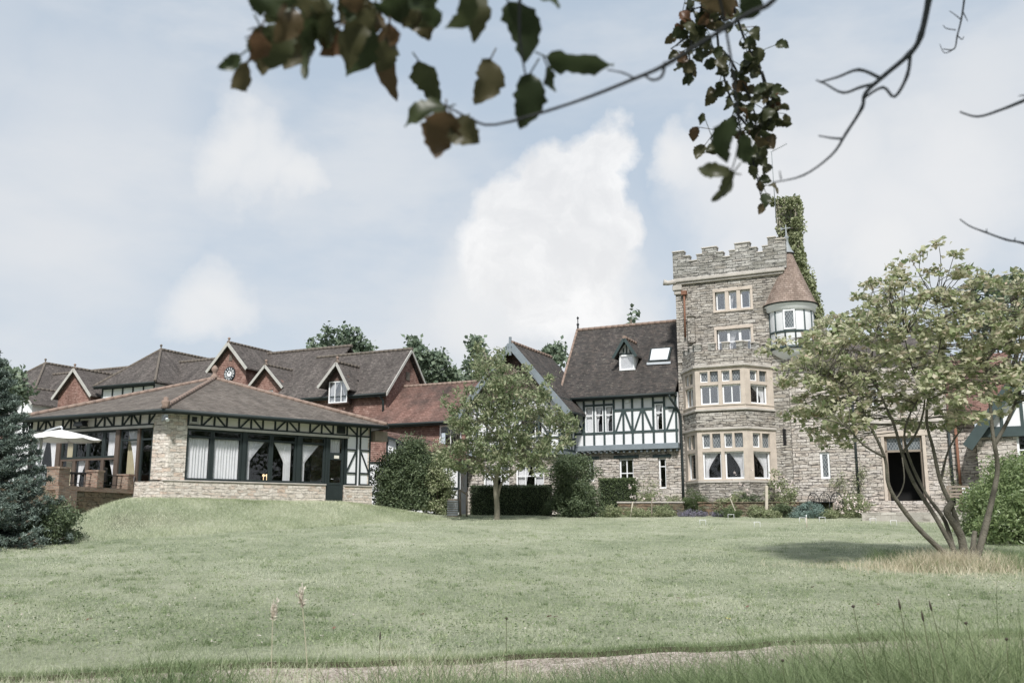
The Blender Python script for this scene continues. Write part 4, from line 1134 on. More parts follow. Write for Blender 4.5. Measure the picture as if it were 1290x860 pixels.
# ---- link with red tiled roof ------------------------------------
def build_link():
    fr = FA; a0, a1 = -19.0, -10.66; B = 0.6
    root = root_at(fr, 'red_tiled_link', -14, B, TZ, 'low brick range with a mossy red tiled roof, between brick gable and young tree', 'house')
    ze, zr, br = 7.05, 9.55, 3.3
    w = [(-13.9, -12.5, 5.4, 6.8)]
    dr = (fr.Q(B, 570, 620)[0], fr.Q(B, 588, 620)[0], TZ + 0.1, 4.5)
    mb = MB(fr); wall(mb, a0, a1, 4.9, ze, B, .25, w); mb.build('brick_wall', M['tilehang'], root)
    casement(root, fr, *w[0], B + .02, 2, (), .09)
    lo = MB(fr); wall(lo, a0, a1, TZ - .3, 4.9, B + .02, .25, [dr]); lo.build('plaster_wall', M['plaster'], root)
    d = MB(fr); d.box(dr[0], dr[1], B + .06, B + .12, dr[2], dr[3] - .02); do = d.build('door', M['white_paint'], root)
    g = MB(fr); g.box(dr[0] + .15, dr[1] - .15, B + .05, B + .059, dr[2] + 1.0, dr[3] - .2); g.build('pane', M['glass_bright'], do)
    t = MB(fr)
    for x in (dr[0] - .5, dr[0] - .08, dr[1] + .08, dr[1] + .75, -15.5, -17, -11, -12): t.box(x - .06, x + .06, B - .03, B + .019, TZ, 4.9)
    for z in (3.1, 4.85): 
        t.box(a0, dr[0] - .14, B - .026, B + .019, z - .05, z + .05); t.box(dr[1] + .14, a1, B - .026, B + .019, z - .05, z + .05)
    t.bar((dr[1] + .12, 4.4), (dr[1] + .7, 3.15), .08, B - .028, B + .019); t.bar((dr[0] - .12, 4.4), (dr[0] - .45, 3.15), .08, B - .028, B + .019)
    t.build('timber_frame', M['timber'], root)
    r = MB(fr); r.slab([(a0, B - .45, ze - .05), (a1 + .6, B - .45, ze - .05), (a1 + .6, br, zr), (a0, br, zr)], .13); r.slab([(a0, br, zr), (a1 + .6, br, zr), (a1 + .6, 6, ze), (a0, 6, ze)], .13)
    ro = r.build('roof', M['roof_red'], root)
    rb = MB(fr); ridge(rb, (a0, br, zr), (a1 + 1, br, zr)); rb.build('ridge_tiles', M['ridge_tile'], ro)
    gt = MB(fr); gt.tube([(a0, B - .5, ze - .14), (a1, B - .5, ze - .14)], .07, 8); gt.box(a0, a1, B - .45, B - .02, ze - .26, ze - .2); gt.build('gutter', M['timber'], root)
build_link()
# ---- brick ranges behind the pavilion ----------------------------
def eaves(parent, fr, a0, a1, b, z, mat='timber'):
    m = MB(fr); m.tube([(a0, b - .05, z - .1), (a1, b - .05, z - .1)], .07, 8); m.box(a0, a1, b - .01, b + .02, z - .25, z - .03)
    m.build('gutter', M[mat], parent)
def small_gable(parent, fr, a0, a1, ap, zf, zr, B, depth, wallmat, roofmat, zbase, over=0.25, win=None, name='dormer', barge='barge_pale', ridge_mat='ridge_dark', bw=0.16):
    m = MB(fr)
    if win:
        wall(m, a0, a1, zbase, zf + 0.02, B, 0.2, [win]); m.prism([(a0, zf + .021), (a1, zf + .021), (ap, zr - .12)], B, B + .2)
        m.box(a0, a0 + .15, B + .201, B + depth, zbase, zf); m.box(a1 - .15, a1, B + .201, B + depth, zbase, zf)
    else:
        m.prism([(a0, zbase), (a1, zbase), (a1, zf), (ap, zr - .1), (a0, zf)], B, B + depth)
    d = m.build(name, M[wallmat], parent)
    sl = (zr - zf) / (a1 - ap); zl = zr - (a1 + over - ap) * sl; sl2 = (zr - zf) / (ap - a0); zl2 = zr - (ap - a0 + over) * sl2
    gable_roof(d, fr, a0 - over, a1 + over, ap, zl2, zl, zr, B - over, B + depth, roofmat, .09, ridge_mat)
    barges(d, fr, a0 - over, zl2, ap, zr, a1 + over, zl, B - over, barge, bw, 0.05)
    finial(d, fr, ap, B - over + .1, zr, .35)
    return d
def build_ranges():
    fr = FA
    # range with the gable end
    root = root_at(fr, 'brick_range', -18, 3.65, TZ, 'red tile-hung range with a gable end and one dormer above the pavilion roof', 'house')
    m = MB(fr); m.box(-25, -18, 1.35, 1.6, TZ - .3, 8.9); m.box(-18.25, -18, 1.601, 5.95, TZ - .3, 8.9)
    # gable end facing right
    m.add([(-18, 1.35, 8.9), (-18, 5.95, 8.9), (-18, 3.65, 11.65), (-18.2, 1.35, 8.9), (-18.2, 5.95, 8.9), (-18.2, 3.65, 11.65)], [(0, 1, 2), (5, 4, 3), (0, 3, 4, 1), (1, 4, 5, 2), (2, 5, 3, 0)])
    m.build('wall', M['tilehang'], root)
    r = MB(fr); r.slab([(-26.3, 1.0, 8.95), (-17.75, 1.0, 8.95), (-17.75, 3.65, 11.92), (-24.9, 3.65, 11.92)], .12)
    r.slab([(-24.9, 3.65, 11.92), (-17.75, 3.65, 11.92), (-17.75, 6.3, 8.95), (-26.3, 6.3, 8.95)], .12); r.slab([(-26.3, 6.3, 8.94), (-26.3, 1.0, 8.94), (-24.9, 3.65, 11.91)], .12)
    ro = r.build('roof', M['roof_brown'], root)
    rb = MB(fr); ridge(rb, (-24.9, 3.65, 11.92), (-17.7, 3.65, 11.92)); rb.build('ridge_tiles', M['ridge_dark'], ro)
    b = MB(fr)
    for (p, q) in (((-17.75, 1.0, 8.85), (-17.75, 3.65, 11.82)), ((-17.75, 3.65, 11.82), (-17.75, 6.3, 8.85))):
        b.add([(x, y, z + dz) for (x, y, z) in (p, q) for dz in (-.12, .09)] + [(x + .06, y, z + dz) for (x, y, z) in (p, q) for dz in (-.12, .09)], [(0, 1, 3, 2), (4, 6, 7, 5), (0, 4, 5, 1), (2, 3, 7, 6), (1, 5, 7, 3), (0, 2, 6, 4)])
    b.build('bargeboard', M['barge_pale'], root)
    eaves(root, fr, -26, -17.8, 1.0, 8.95)
    dp = MB(fr); dp.tube([(-18.25, 1.0, 8.8), (-18.1, 1.2, 8.5), (-18.1, 1.25, 6.9)], .06, 8); dp.build('drainpipe', M['timber'], root)
    vt = MB(fr); vt.box(-17.999, -17.96, 3.45, 3.85, 10.0, 10.5); vt.build('vent', M['ridge_dark'], root)
    fl = MB(fr); fl.box(-18.3, -17.0, .7, 1.3, 6.9, 7.15); fl.build('flashing', M['aluminium'], root)
    small_gable(root, fr, -21.8, -20.4, -20.95, 9.95, 10.87, .85, 2.3, 'tilehang_dark', 'roof_brown', 8.4, .45, (-21.78, -20.42, 8.47, 9.78))
    casement(root, fr, -21.78, -20.42, 8.47, 9.78, .86, 3, (), .07, glass='glass_bright', curtain='both')
    # long range with clock gable
    root = root_at(fr, 'clock_range', -31, 3, TZ, 'long brown tiled range carrying the brick clock gable', 'house')
    m = MB(fr); m.box(-57, -24.3, 2.6, 2.9, TZ - .3, 9.4)
    m.add([(-24.3, 2.6, 9.4), (-24.3, 9.4, 9.4), (-24.3, 6, 12.75), (-24.5, 2.6, 9.4), (-24.5, 9.4, 9.4), (-24.5, 6, 12.75)], [(0, 1, 2), (5, 4, 3), (0, 3, 4, 1), (1, 4, 5, 2), (2, 5, 3, 0)])
    m.build('wall', M['tilehang'], root)
    r = MB(fr); r.slab([(-57, 2.2, 9.3), (-24, 2.2, 9.3), (-24, 6, 13), (-57, 6, 13)], .12); r.slab([(-57, 6, 13), (-24, 6, 13), (-24, 9.8, 9.3), (-57, 9.8, 9.3)], .12)
    ro = r.build('roof', M['roof_brown'], root)
    rb = MB(fr); ridge(rb, (-57, 6, 13), (-23.9, 6, 13), .13); rb.build('ridge_tiles', M['ridge_dark'], ro)
    b = MB(fr); b.bar((0, 0), (0, 0.01), .01, 0, 0.01)
    d = small_gable(root, fr, -32.5, -29.75, -31.12, 11.75, 13.2, 2.5, 4.0, 'tilehang', 'roof_brown', 9.3, .35, name='clock_gable', bw=.2)
    # clock
    ck = MB(fr)
    cx_, cz = -31.1, 11.12
    prof = [(cx_ + .47 * math.cos(t * math.pi / 16), cz + .47 * math.sin(t * math.pi / 16)) for t in range(32)]
    ck.prism(prof, 2.42, 2.499); clk = ck.build('clock', M['clock_black'], d)
    f = MB(fr)
    f.prism([(cx_ + .2 * math.cos(t * math.pi / 12), cz + .2 * math.sin(t * math.pi / 12)) for t in range(24)], 2.412, 2.4195)
    for k in range(12):
        t = k * math.pi / 6; c, s = math.cos(t), math.sin(t)
        n = (3, 3, 2, 2, 1, 2)[k % 6]
        for j in range(n):
            o = (j - (n - 1) / 2) * .05
            f.bar((cx_ + .26 * c - o * s, cz + .26 * s + o * c), (cx_ + .42 * c - o * s, cz + .42 * s + o * c), .022, 2.41, 2.4195)
    f.build('dial', M['white_paint'], clk)
    h = MB(fr); h.bar((cx_, cz), (cx_ + .1, cz + .22), .045, 2.396, 2.409); h.bar((cx_, cz), (cx_ - .2, cz + .26), .03, 2.396 - .014, 2.395); h.build('clock_hand', M['clock_black'], clk)
    dm = MB(fr); dm.bar((cx_, 12.0), (cx_, 12.4), .25, 2.47, 2.499); dm.build('diamond_patch', M['ridge_dark'], d)
    d2 = small_gable(root, fr, -28.6, -26.3, -27.45, 10.2, 11.35, 2.0, 3.0, 'tilehang', 'roof_brown', 8.9, .35, (-27.95, -27.0, 9.0, 9.75))
    casement(d2, fr, -27.95, -27.0, 9.0, 9.75, 2.05, 2, (), .07, glass='glass_bright')
    small_gable(root, fr, -46.7, -43.3, -45.0, 10.6, 12.35, 1.9, 3.5, 'tilehang', 'roof_brown', 9.2, .3, name='brick_gable', bw=.2)
    ig = MB(fr)
    # hipped wings
    def hip(name, label, a0, a1, b0, ze, zr, bap, bend, timbered):
        rt = root_at(fr, name, (a0 + a1) / 2, b0, TZ, label, 'house')
        ac = (a0 + a1) / 2; e = .4
        r = MB(fr)
        r.slab([(a0 - e, b0 - e, ze), (a1 + e, b0 - e, ze), (ac, bap, zr)], .1)
        r.slab([(a1 + e, b0 - e, ze), (a1 + e, bend, ze), (ac, bend, zr), (ac, bap, zr)], .1)
        r.slab([(a0 - e, bend, ze), (a0 - e, b0 - e, ze), (ac, bap, zr), (ac, bend, zr)], .1)
        o = r.build('roof', M['roof_brown'], rt)
        rb = MB(fr); ridge(rb, (ac, bap, zr), (ac, bend, zr), .13)
        ridge(rb, (ac, bap, zr), (a1 + e, b0 - e, ze), .1); ridge(rb, (ac, bap, zr), (a0 - e, b0 - e, ze), .1); rb.build('ridge_tiles', M['ridge_dark'], o)
        finial(o, fr, ac, bap, zr, .4, 'ridge_dark')
        w = MB(fr); w.box(a0, a1, b0, b0 + .3, TZ - .3, ze - .1); w.box(a1 - .3, a1, b0 + .301, bend, TZ - .3, ze - .1); w.box(a0, a0 + .3, b0 + .301, bend, TZ - .3, ze - .1); w.build('wall', M['plaster'], rt)
        t = MB(fr)
        n = 5
        for i in range(n + 1):
            x = a0 + .06 + (a1 - a0 - .12) * i / n; t.box(x - .06, x + .06, b0 - .04, b0 - .001, 9, ze - .1)
        for z in (ze - .2, ze - .95): t.box(a0, a1, b0 - .036, b0 - .001, z - .06, z + .06)
        t.build('timber_frame', M['timber'], rt)
        eaves(rt, fr, a0 - e, a1 + e, b0 - e, ze)
        return rt
    hip('hipped_house', 'hipped brown roof over a white timbered wall, left of the clock gable', -42.6, -37.5, 2.2, 10.95, 13.85, 4.9, 11, True)
    hip('hipped_house', 'farthest hipped roof at the left, between the spruce and the small brick gable', -56.6, -51.0, 3.2, 11.1, 14.0, 6.0, 11, True)
    rt = root_at(fr, 'plaster_lean_gable', -49.8, 1, TZ, 'small white plastered gable below the farthest hipped roof', 'house')
    small_gable(rt, fr, -50.9, -48.2, -49.5, 10.1, 11.2, 1.0, 3.0, 'plaster', 'roof_brown', TZ, .3, name='wall')
    tt = MB(fr); tt.box(-50.15, -50.05, .96, .999, 9, 10.6); tt.box(-49.3, -49.2, .96, .999, 9, 10.8); tt.build('timber_frame', M['timber'], rt)
M['clock_black'] = mat_plain('clock_black', (0.02, 0.025, 0.03), 0.4, 0.1, 5)
build_ranges()

# ---- stone wing to the right with the entrance -------------------
def build_right():
    fr = FA
    q = lambda px, py, b=0: fr.Q(b, px, py)
    a0, a1 = 5.27, 11.85; zt = 8.9
    root = root_at(fr, 'entrance_wing', 9, 0.05, TZ, 'two-storey stone wing with the dark open doorway, behind the many-stemmed tree', 'house')
    dr = (q(1117, 600)[0], q(1165, 600)[0], 2.42, q(1140, 549)[1])
    sl = (q(1033, 585)[0], q(1045.5, 585)[0], q(1039, 603)[1], q(1039, 569)[1])
    hs = [(q(1098, 505)[0], q(1106, 505)[0], q(1100, 512)[1], q(1100, 488)[1]), (q(985, 520)[0] + .6, q(985, 520)[0] + .75, 5.2, 6.1)]
    mb = MB(fr); wall(mb, a0, a1, TZ - .3, zt, .03, .35, [dr, sl, hs[0]]); mb.box(a1 - .3, a1, .381, 6, TZ - .3, zt); mb.box(a0, a1, 6, 6.3, TZ - .3, zt); mb.build('wall', M['house_stone'], root)
    casement(root, fr, *sl, .1, 1, (), .1, glass='leaded'); casement(root, fr, *hs[0], .1, 1, (), .07)
    slt = MB(fr); x = q(987.5, 552)[0]; slt.box(x, x + .14, .0, .028, q(987, 561)[1], q(987, 541)[1]); slt.build('arrow_slit', M['interior_shade'], root)  # panel on the wall face, shade of the slit painted in
    s = MB(fr)
    for z, h, p in ((q(1140, 532)[1], .09, .06), (q(1140, 497)[1], .08, .05)): s.box(a0 + 2.2, a1, .03 - p, .029, z, z + h)
    s.build('string_course', M['string_stone'], root)
    l = MB(fr); l.box(dr[0] - .3, dr[1] + .3, -.03, .028, dr[3] + .001, dr[3] + .24); l.box(dr[0] - .14, dr[0] - .001, -.02, .028, dr[2], dr[3]); l.box(dr[1] + .001, dr[1] + .14, -.02, .028, dr[2], dr[3]); l.build('door_surround', M['dressed_stone'], root, bevel=.012)
    zt2 = q(1140, 567)[1]
    f = MB(fr); f.box(dr[0], dr[1], .14, .24, zt2 - .06, zt2 + .03); f.box(dr[0], dr[0] + .09, .14, .24, dr[2], dr[3]); f.box(dr[1] - .09, dr[1], .14, .24, dr[2], dr[3]); f.box(dr[0], dr[1], .14, .24, dr[3] - .07, dr[3])
    m = (dr[0] + dr[1]) / 2; f.box(m - .03, m + .03, .15, .23, zt2, dr[3]); df = f.build('door_frame', M['grey_wood'], root)
    g = MB(fr); g.box(dr[0] + .05, dr[1] - .05, .18, .188, zt2, dr[3]); g.build('transom_light', M['leaded'], df)
    dd = MB(fr); dd.box(dr[1] - .13, dr[1] - .07, .25, 1.0, dr[2], zt2 - .06); dd.build('door', M['grey_wood'], root)
    k = MB(fr); k.box(dr[0] - .5, dr[1] + .5, 1.6, 1.65, dr[2] - .2, dr[3] + .2); k.build('hallway_shade', M['interior_shade'], root)  # dark sheet behind the doorway, hall shade put into the colour
    r = MB(fr); r.slab([(a0, -.3, zt - .05), (a1 + .2, -.3, zt - .05), (a1 + .2, 1.4, zt + 1.0), (a0, 1.4, zt + 1.0)], .12); ro = r.build('roof', M['roof_brown'], root)
    dp = MB(fr); x = q(1200, 600)[0]; dp.tube([(x, -.06, 5.9), (x, -.06, TZ)], .055, 8); dp.build('drainpipe', M['timber'], root)
    dq = MB(fr); x = q(1209, 600)[0]; dq.tube([(x, -.06, 5.7), (x, -.06, TZ + .1)], .06, 8); dq.box(x - .1, x + .1, -.14, .02, 5.7, 5.95); dq.build('drainpipe', M['rust_pipe'], root)
    dw = MB(fr); x = q(1078, 560)[0]; dw.tube([(x, -.06, 7.8), (x, -.06, TZ)], .05, 8); dw.build('drainpipe', M['timber'], root)
    # house with the red tiled roof and a timbered gable
    root = root_at(fr, 'timbered_gable_house', 16.5, -1, TZ, 'house with a dark timbered gable and red roof at the right edge, behind the laurel', 'house')
    mb = MB(fr); w1 = (q(1284, 590, -1)[0], q(1284, 590, -1)[0] + 1.6, 2.9, q(1290, 543, -1)[1] - .1)
    wall(mb, 12.9, 20.2, TZ - .3, 5.0, -.98, .3, [w1]); mb.box(a1 + .001, 12.899, .1, .4, TZ - .3, 5.9); mb.box(12.9, 13.2, -.679, 3, TZ - .3, 5.0); mb.build('stone_wall', M['house_stone'], root)
    casement(root, fr, *w1, -.9, 3, (.7,), .09)
    j = MB(fr); j.box(12.8, 20.3, -1.14, -.8, 4.98, 5.28); j.build('jetty_beam', M['timber_green'], root)
    pl = MB(fr); za = 10.2; ac = 16.55; sl_ = 1.36
    zf = za - (ac - 13.0) * sl_
    pl.prism([(12.95, 5.281), (20.15, 5.281), (20.15, zf), (ac, za - .15), (12.95, zf)], -1.0, -.8); pl.build('plaster_wall', M['plaster'], root)
    t = MB(fr)
    for i in range(10):
        x = 13.15 + i * .76; t.box(x - .06, x + .06, -1.05, -1.001, 5.281, za - abs(x - ac) * sl_ - .2)
    for z in (5.34, 6.5, 7.7): 
        hw = min(3.55, (za - z) / sl_); t.box(ac - hw, ac + hw, -1.045, -1.001, z - .06, z + .06)
    for i in (0, 1, 3, 5, 7): t.bar((13.15 + i * .76 + .1, 5.35), (13.15 + (i + 1) * .76 - .05, 6.45), .09, -1.04, -1.001)
    t.build('timber_frame', M['timber_green'], root)
    o = gable_roof(root, fr, 12.55, 20.55, ac, za - 4 * sl_, za - 4 * sl_, za, -1.5, 4, 'roof_red', .13)
    barges(root, fr, 12.55, za - 4 * sl_, ac, za, 20.55, za - 4 * sl_, -1.5, 'timber_green', .42, .07)
    r = MB(fr); r.slab([(a1 + .02, -.25, 5.85), (14.5, -.25, 5.85), (14.5, 3.0, 9.1), (a1 + .02, 3.0, 9.1)], .13); r.build('roof', M['roof_red'], root)
    # doorstep and paving
    st = root_at(fr, 'stone_steps', 10, -.5, 2.0, 'two stone steps in front of the dark doorway', 'steps')
    z0 = gz(*fr.P(10, -1.5, 0)[:2])
    m1 = MB(fr); m1.box(dr[0] - .5, dr[1] + .9, -.75, .02, 1.7, 2.41); m1.build('upper_step', M['house_stone'], st, bevel=.02)
    m1 = MB(fr); m1.box(dr[0] - .9, dr[1] + 1.2, -1.2, -.751, 1.7, 2.2); m1.build('lower_step', M['house_stone'], st, bevel=.02)
    pv = MB(fr)
    ax = (q(1088, 646, -3)[0], q(1200, 646, -3)[0])
    pv.box(ax[0], ax[1] + 1, -3.7, -1.201, 1.5, 1.915); o = pv.build('pavement', M['paving'], None); tag(o, kind='structure')
build_right()
# ---- pavilion ----------------------------------------------------
_c0 = G(204, 629, 36)
PR = Frame(_c0.x, _c0.y, R(90 - 48.7))       # right face, a grows away from the corner
PL = Frame(_c0.x, _c0.y, R(-26))             # left face, a negative to the left
def build_pavilion():
    q = lambda px, py=575: PR.Q(0, px, py)[0]
    ql = lambda px, py=575: PL.Q(0, px, py)[0]
    root = empty('restaurant_pavilion', (_c0.x, _c0.y, PAVZ), R(-26), 'low stone pavilion with a broad brown hipped roof, curtained windows and timber frieze', 'pavilion')
    Lr = PR.Q(0, 466, 600)[0]; Ll = -PL.Q(0, 36, 575)[0]
    ze, zbm0, zbm1 = 5.72, 5.1, 5.2
    zsill = 3.12; ztr = 4.78; zcop = 3.05
    wx = [q(p) for p in (234, 267, 305, 309.5, 342, 374, 379, 410.5, 413, 433.5, 437)]
    mb = MB(PR)
    # dwarf wall, coping, corner pier, end pier
    b = MB(PR); b.box(0, wx[7] + .02, -.05, .3, PAVZ - .35, zcop); b.box(wx[9] + .03, Lr + .1, -.05, .3, PAVZ - .35, zcop - .02)
    b.build('dwarf_wall', M['pav_stone'], root)
    b = MB(PR); b.box(-.03, wx[7] + .04, -.09, .3, zcop + .001, zcop + .06); b.box(wx[9] + .02, Lr + .16, -.09, .35, zcop - .019, zcop + .04); b.build('coping', M['string_stone'], root, bevel=.015)
    P0 = PR.P(0, 0, 0); 
    cp = MB(None)
    e = q(234) ; el = ql(191)
    poly = [PL.P(el, 0, 0), PL.P(-.12, 0, 0), PR.P(.12, 0, 0), PR.P(e, 0, 0), PR.P(e, .35, 0), PL.P(el, .35, 0)]
    cp.vprism([(p[0], p[1]) for p in poly], zcop + .062, ze); cp.build('corner_pier', M['pav_stone'], root)
    poly = [PL.P(el - .9, -.06, 0), PL.P(-.1, -.06, 0), PR.P(.1, -.06, 0), PR.P(e, -.06, 0), PR.P(e, .29, 0), PL.P(el - .9, .29, 0)]
    cp = MB(None); cp.vprism([(p[0], p[1]) for p in poly], PAVZ - .4, zcop + .001); cp.build('corner_plinth', M['pav_stone'], root)
    # right face windows
    cur = {0: 'full', 1: 'full', 3: 'tieleft', 4: 'tieright', 6: 'tieleft'}
    lights = [(wx[0], wx[1], 0), (wx[1], wx[2], 1), (wx[3], wx[4], 3), (wx[4], wx[5], 4), (wx[6], wx[7], 6)]
    for (x0, x1, k) in lights:
        w = casement(root, PR, x0 + .002, x1 - .002, zcop + .062, zbm0, .04, 1, ((ztr - zcop) / (zbm0 - zcop),), .09, 'timber', 'glass', .1, .09, curtain=None, backing=None)
        drapes(w, PR, x0 + .1, x1 - .1, zsill, ztr, .17, cur[k])
        if k == 4: drapes(w, PR, x0 + .1 + (x1 - x0) * .5, x1 + .1, zsill, ztr, .2, 'drape')
    for (x0, x1, zz) in ((wx[2], wx[3], zcop + .06), (wx[5], wx[6], zcop + .06), (wx[10] - .1, wx[10] + .02, zcop - .02), (wx[7], wx[8], PAVZ)):
        p = MB(PR); p.box(x0, x1, -.006, .15, zz, zbm0); p.build('post', M['timber'], root)
    # door
    d = MB(PR); x0, x1 = wx[8] + .02, wx[9]
    zd = 4.15
    d.box(x0, x0 + .11, .02, .09, PAVZ, zbm0); d.box(x1 - .11, x1, .02, .09, PAVZ, zbm0); d.box(x0 + .11, x1 - .11, .02, .09, zd, zd + .3); d.box(x0 + .11, x1 - .11, .02, .09, zbm0 - .08, zbm0)
    d.box(x0 + .11, x1 - .11, .03, .08, PAVZ + .03, PAVZ + .75); d.box(x0 + .16, x1 - .16, .024, .03, PAVZ + .15, PAVZ + .65); d.box(x0 + .11, x1 - .11, .02, .09, PAVZ + .75, PAVZ + .85)
    do = d.build('door', M['timber'], root, bevel=.006)
    g = MB(PR); g.box(x0 + .1, x1 - .1, .05, .056, PAVZ + .85, zd); g.box(x0 + .1, x1 - .1, .05, .056, zd + .3, zbm0 - .08); g.build('pane', M['glass'], do)
    s = MB(PR); s.box(x0 + .3, x1 - .25, .0, .019, zd + .06, zd + .19); s.build('notice_plate', M['plaster_cream'], do)
    drapes(do, PR, x0 + .12, x1 - .12, zd + .32, zbm0 - .05, .2, 'full')
    h = MB(PR); h.tube([(x0 + .16, .0, PAVZ + 1.0), (x0 + .16, -.05, PAVZ + 1.0), (x0 + .28, -.05, PAVZ + 1.0)], .012, 6); h.build('handle', M['aluminium'], do)
    # timbered end panel
    t0, t1 = wx[10] + .02, Lr
    pn = MB(PR); pn.box(t0, t1, .02, .12, zcop + .03, zbm1); pn.build('plaster_panel', M['plaster'], root)
    # frieze boards
    fz = MB(PR); fz.box(e, Lr, .02, .12, zbm1, ze); fl = MB(PL); fl.box(-Ll, el, .02, .12, zbm1, ze)
    fz.build('frieze', M['plaster_cream'], root); fl.build('frieze', M['plaster_cream'], root)
    tb = MB(PR); W = .062; f0, f1 = -.03, .019
    tb.box(e, Lr, f0 - .01, f1, zbm1, zbm1 + .06); tb.box(e, Lr, f0 - .01, f1, ze - .06, ze)
    def motif(x0, x1):
        m = (x0 + x1) / 2; zl, zh = zbm1 + .06, ze - .06
        for x in (x0, m, x1): tb.box(x - W / 2, x + W / 2, f0, f1, zl, zh)
        tb.bar((x0 + .06, zl), (m - .06, zh), W, f0 + .004, f1); tb.bar((x1 - .06, zl), (m + .06, zh), W, f0 + .004, f1)
    for x0, x1 in ((254.3, 286), (301.5, 331.5), (347, 377), (391, 420)): motif(q(x0, 530), q(x1, 530))
    for x in (237,): tb.box(q(x, 530) - W / 2, q(x, 530) + W / 2, f0, f1, zbm1, ze)
    # end panel: twin posts, rails, braces
    px = lambda c: q(330 + c / 7.17, 575)
    for c in (762, 853, 885, 972): tb.box(px(c) - W / 2, px(c) + W / 2, f0, f1, zcop + .03, ze - .1)
    for c0, c1 in ((762, 853), (885, 972)):
        for z in (zcop + .08, 3.62, 4.62): tb.box(px(c0) + W / 2, px(c1) - W / 2, f0 + .003, f1, z - W / 2, z + W / 2)
    tb.bar((px(853) - .04, 4.55), (px(762) + .04, 3.68), W, f0 + .006, f1); tb.bar((px(885) + .04, 4.55), (px(972) - .04, 3.68), W, f0 + .006, f1)
    tb.bar((px(790) - .05, ze - .12), (px(853) - .04, zbm1 + .1), W, f0 + .006, f1); tb.bar((px(950), ze - .12), (px(885) + .04, zbm1 + .1), W, f0 + .006, f1)
    tb.build('timber_frame', M['timber'], root)
    gb = MB(PR); gb.box(e, wx[10] + .05, -.07, .02, zbm0 + .001, zbm1 - .001); gb.build('window_rail', M['barge_pale'], root)
    for x0, x1 in ((238.5, 250), (425, 435)):
        v = MB(PR); a, c = q(x0, 530), q(x1, 530); v.box(a, c, -.05, .019, zbm1 + .1, ze - .11); vv = v.build('vent', M['barge_pale'] if x0 < 300 else M['timber'], root)
        v = MB(PR); v.box(a + .08, c - .08, -.056, -.0501, zbm1 + .16, ze - .17); v.build('vent_grille', M['iron'], vv)
    # left face
    tb = MB(PL)
    tb.box(-Ll, el, f0 - .01, f1, zbm1, zbm1 + .06); tb.box(-Ll, el, f0 - .01, f1, ze - .06, ze)
    ql2 = lambda p: PL.Q(0, p, 532)[0]
    for x0, x1 in ((30, 40), (48.7, 68), (79.5, 100), (120.5, 143.5), (154.5, 176.5)): motif(ql2(x0), ql2(x1))
    x = ql2(188); tb.box(x - W / 2, x + W / 2, f0, f1, zbm1, ze)
    tb.bar((x, zbm1 + .1), (x + .3, ze - .1), W, f0 + .004, f1)
    tb.build('timber_frame', M['timber'], root)
    gb = MB(PL); gb.box(-Ll, el, -.07, .02, zbm0 + .001, zbm1 - .001); gb.build('window_rail', M['barge_pale'], root)
    xw = [ql(p) for p in (38, 70, 75, 92, 108.5, 127.5, 144, 149, 171.5, 174.5, 190)]
    dz = PAVZ + .25
    def lt(x0, x1, z0, z1, cur=None, mat='timber', bars=()):
        w = casement(root, PL, x0 + .002, x1 - .002, z0, z1, .05, 1, bars, .08, mat, 'glass', .09, .07, backing=None)
        if cur: drapes(w, PL, x0 + .1, x1 - .1, z0 + .02, z1 - .05, .22, cur)
    lt(xw[0], xw[1], dz, zbm0, 'both')
    zm = 4.02
    for i, cur in ((2, 'drape'), (3, 'right'), (4, None), (5, 'full')): lt(xw[i], xw[i + 1], zm, zbm0, cur)
    for i, cur in ((2, 'drape'), (3, 'left'), (4, None), (5, 'right')): lt(xw[i], xw[i + 1], dz, zm - .002, cur, 'brown_wood')
    lt(xw[7], xw[8], dz, zbm0, 'right', 'timber', (.83,)); lt(xw[9], xw[10], dz, zbm0, None, 'timber', (.83,))
    drapes(root, PL, xw[7] + .1, xw[8], dz, zbm0 - .2, .3, 'drape')
    for k in (1, 6, 8):
        p = MB(PL); p.box(xw[k], xw[k + 1], -.02, .15, dz, zbm0); p.build('post', M['brown_wood'], root)
    pb = MB(PL); pb.box(-Ll, xw[10], -.04, .3, PAVZ - .3, dz); pb.build('plinth', M['pav_stone'], root)
    lp = MB(PL); x = ql2(109); lp.box(x - .07, x + .07, -.2, .0, 5.45, 5.52); lp.prism([(x - .28, 5.28), (x + .28, 5.28), (x + .2, 5.45), (x - .2, 5.45)], -.42, -.15); lp.build('floodlight', M['iron'], root)
    lc = MB(PR); lc.box(-.25, -.1, -.3, -.05, 5.3, 5.55); lc.tube([(-.17, -.3, 5.4), (-.2, -.55, 5.3)], .07, 8); lc.build('corner_lamp', M['aluminium'], root)
    # rear walls and floor, dark inside
    C = (_c0.x, _c0.y); Rr = PR.P(Lr, 0, 0); Lf = PL.P(-Ll, 0, 0)
    R2 = (Rr[0] - 3.6, Rr[1] + 5.5); L2 = (Lf[0] + 1.2, Lf[1] + 6.8)
    def strip(p, q_, z0, z1, th, inward):
        fx = Frame(p[0], p[1], math.atan2(q_[1] - p[1], q_[0] - p[0])); m = MB(fx); L_ = math.hypot(q_[0] - p[0], q_[1] - p[1]); m.box(0, L_, 0, th, z0, z1); return m
    strip(Rr[:2], R2, PAVZ - .3, ze, .25, 1).build('side_wall', M['pav_stone'], root)
    strip(R2, L2, PAVZ - .3, ze, .25, 1).build('rear_wall', M['interior_shade'], root)
    strip(L2, Lf[:2], PAVZ - .3, ze, .25, 1).build('side_wall', M['interior_shade'], root)
    fm = MB(None); fm.vprism([C, Rr[:2], R2, L2, Lf[:2]], PAVZ - .25, PAVZ + .02); fm.build('floor', M['interior_shade'], root)
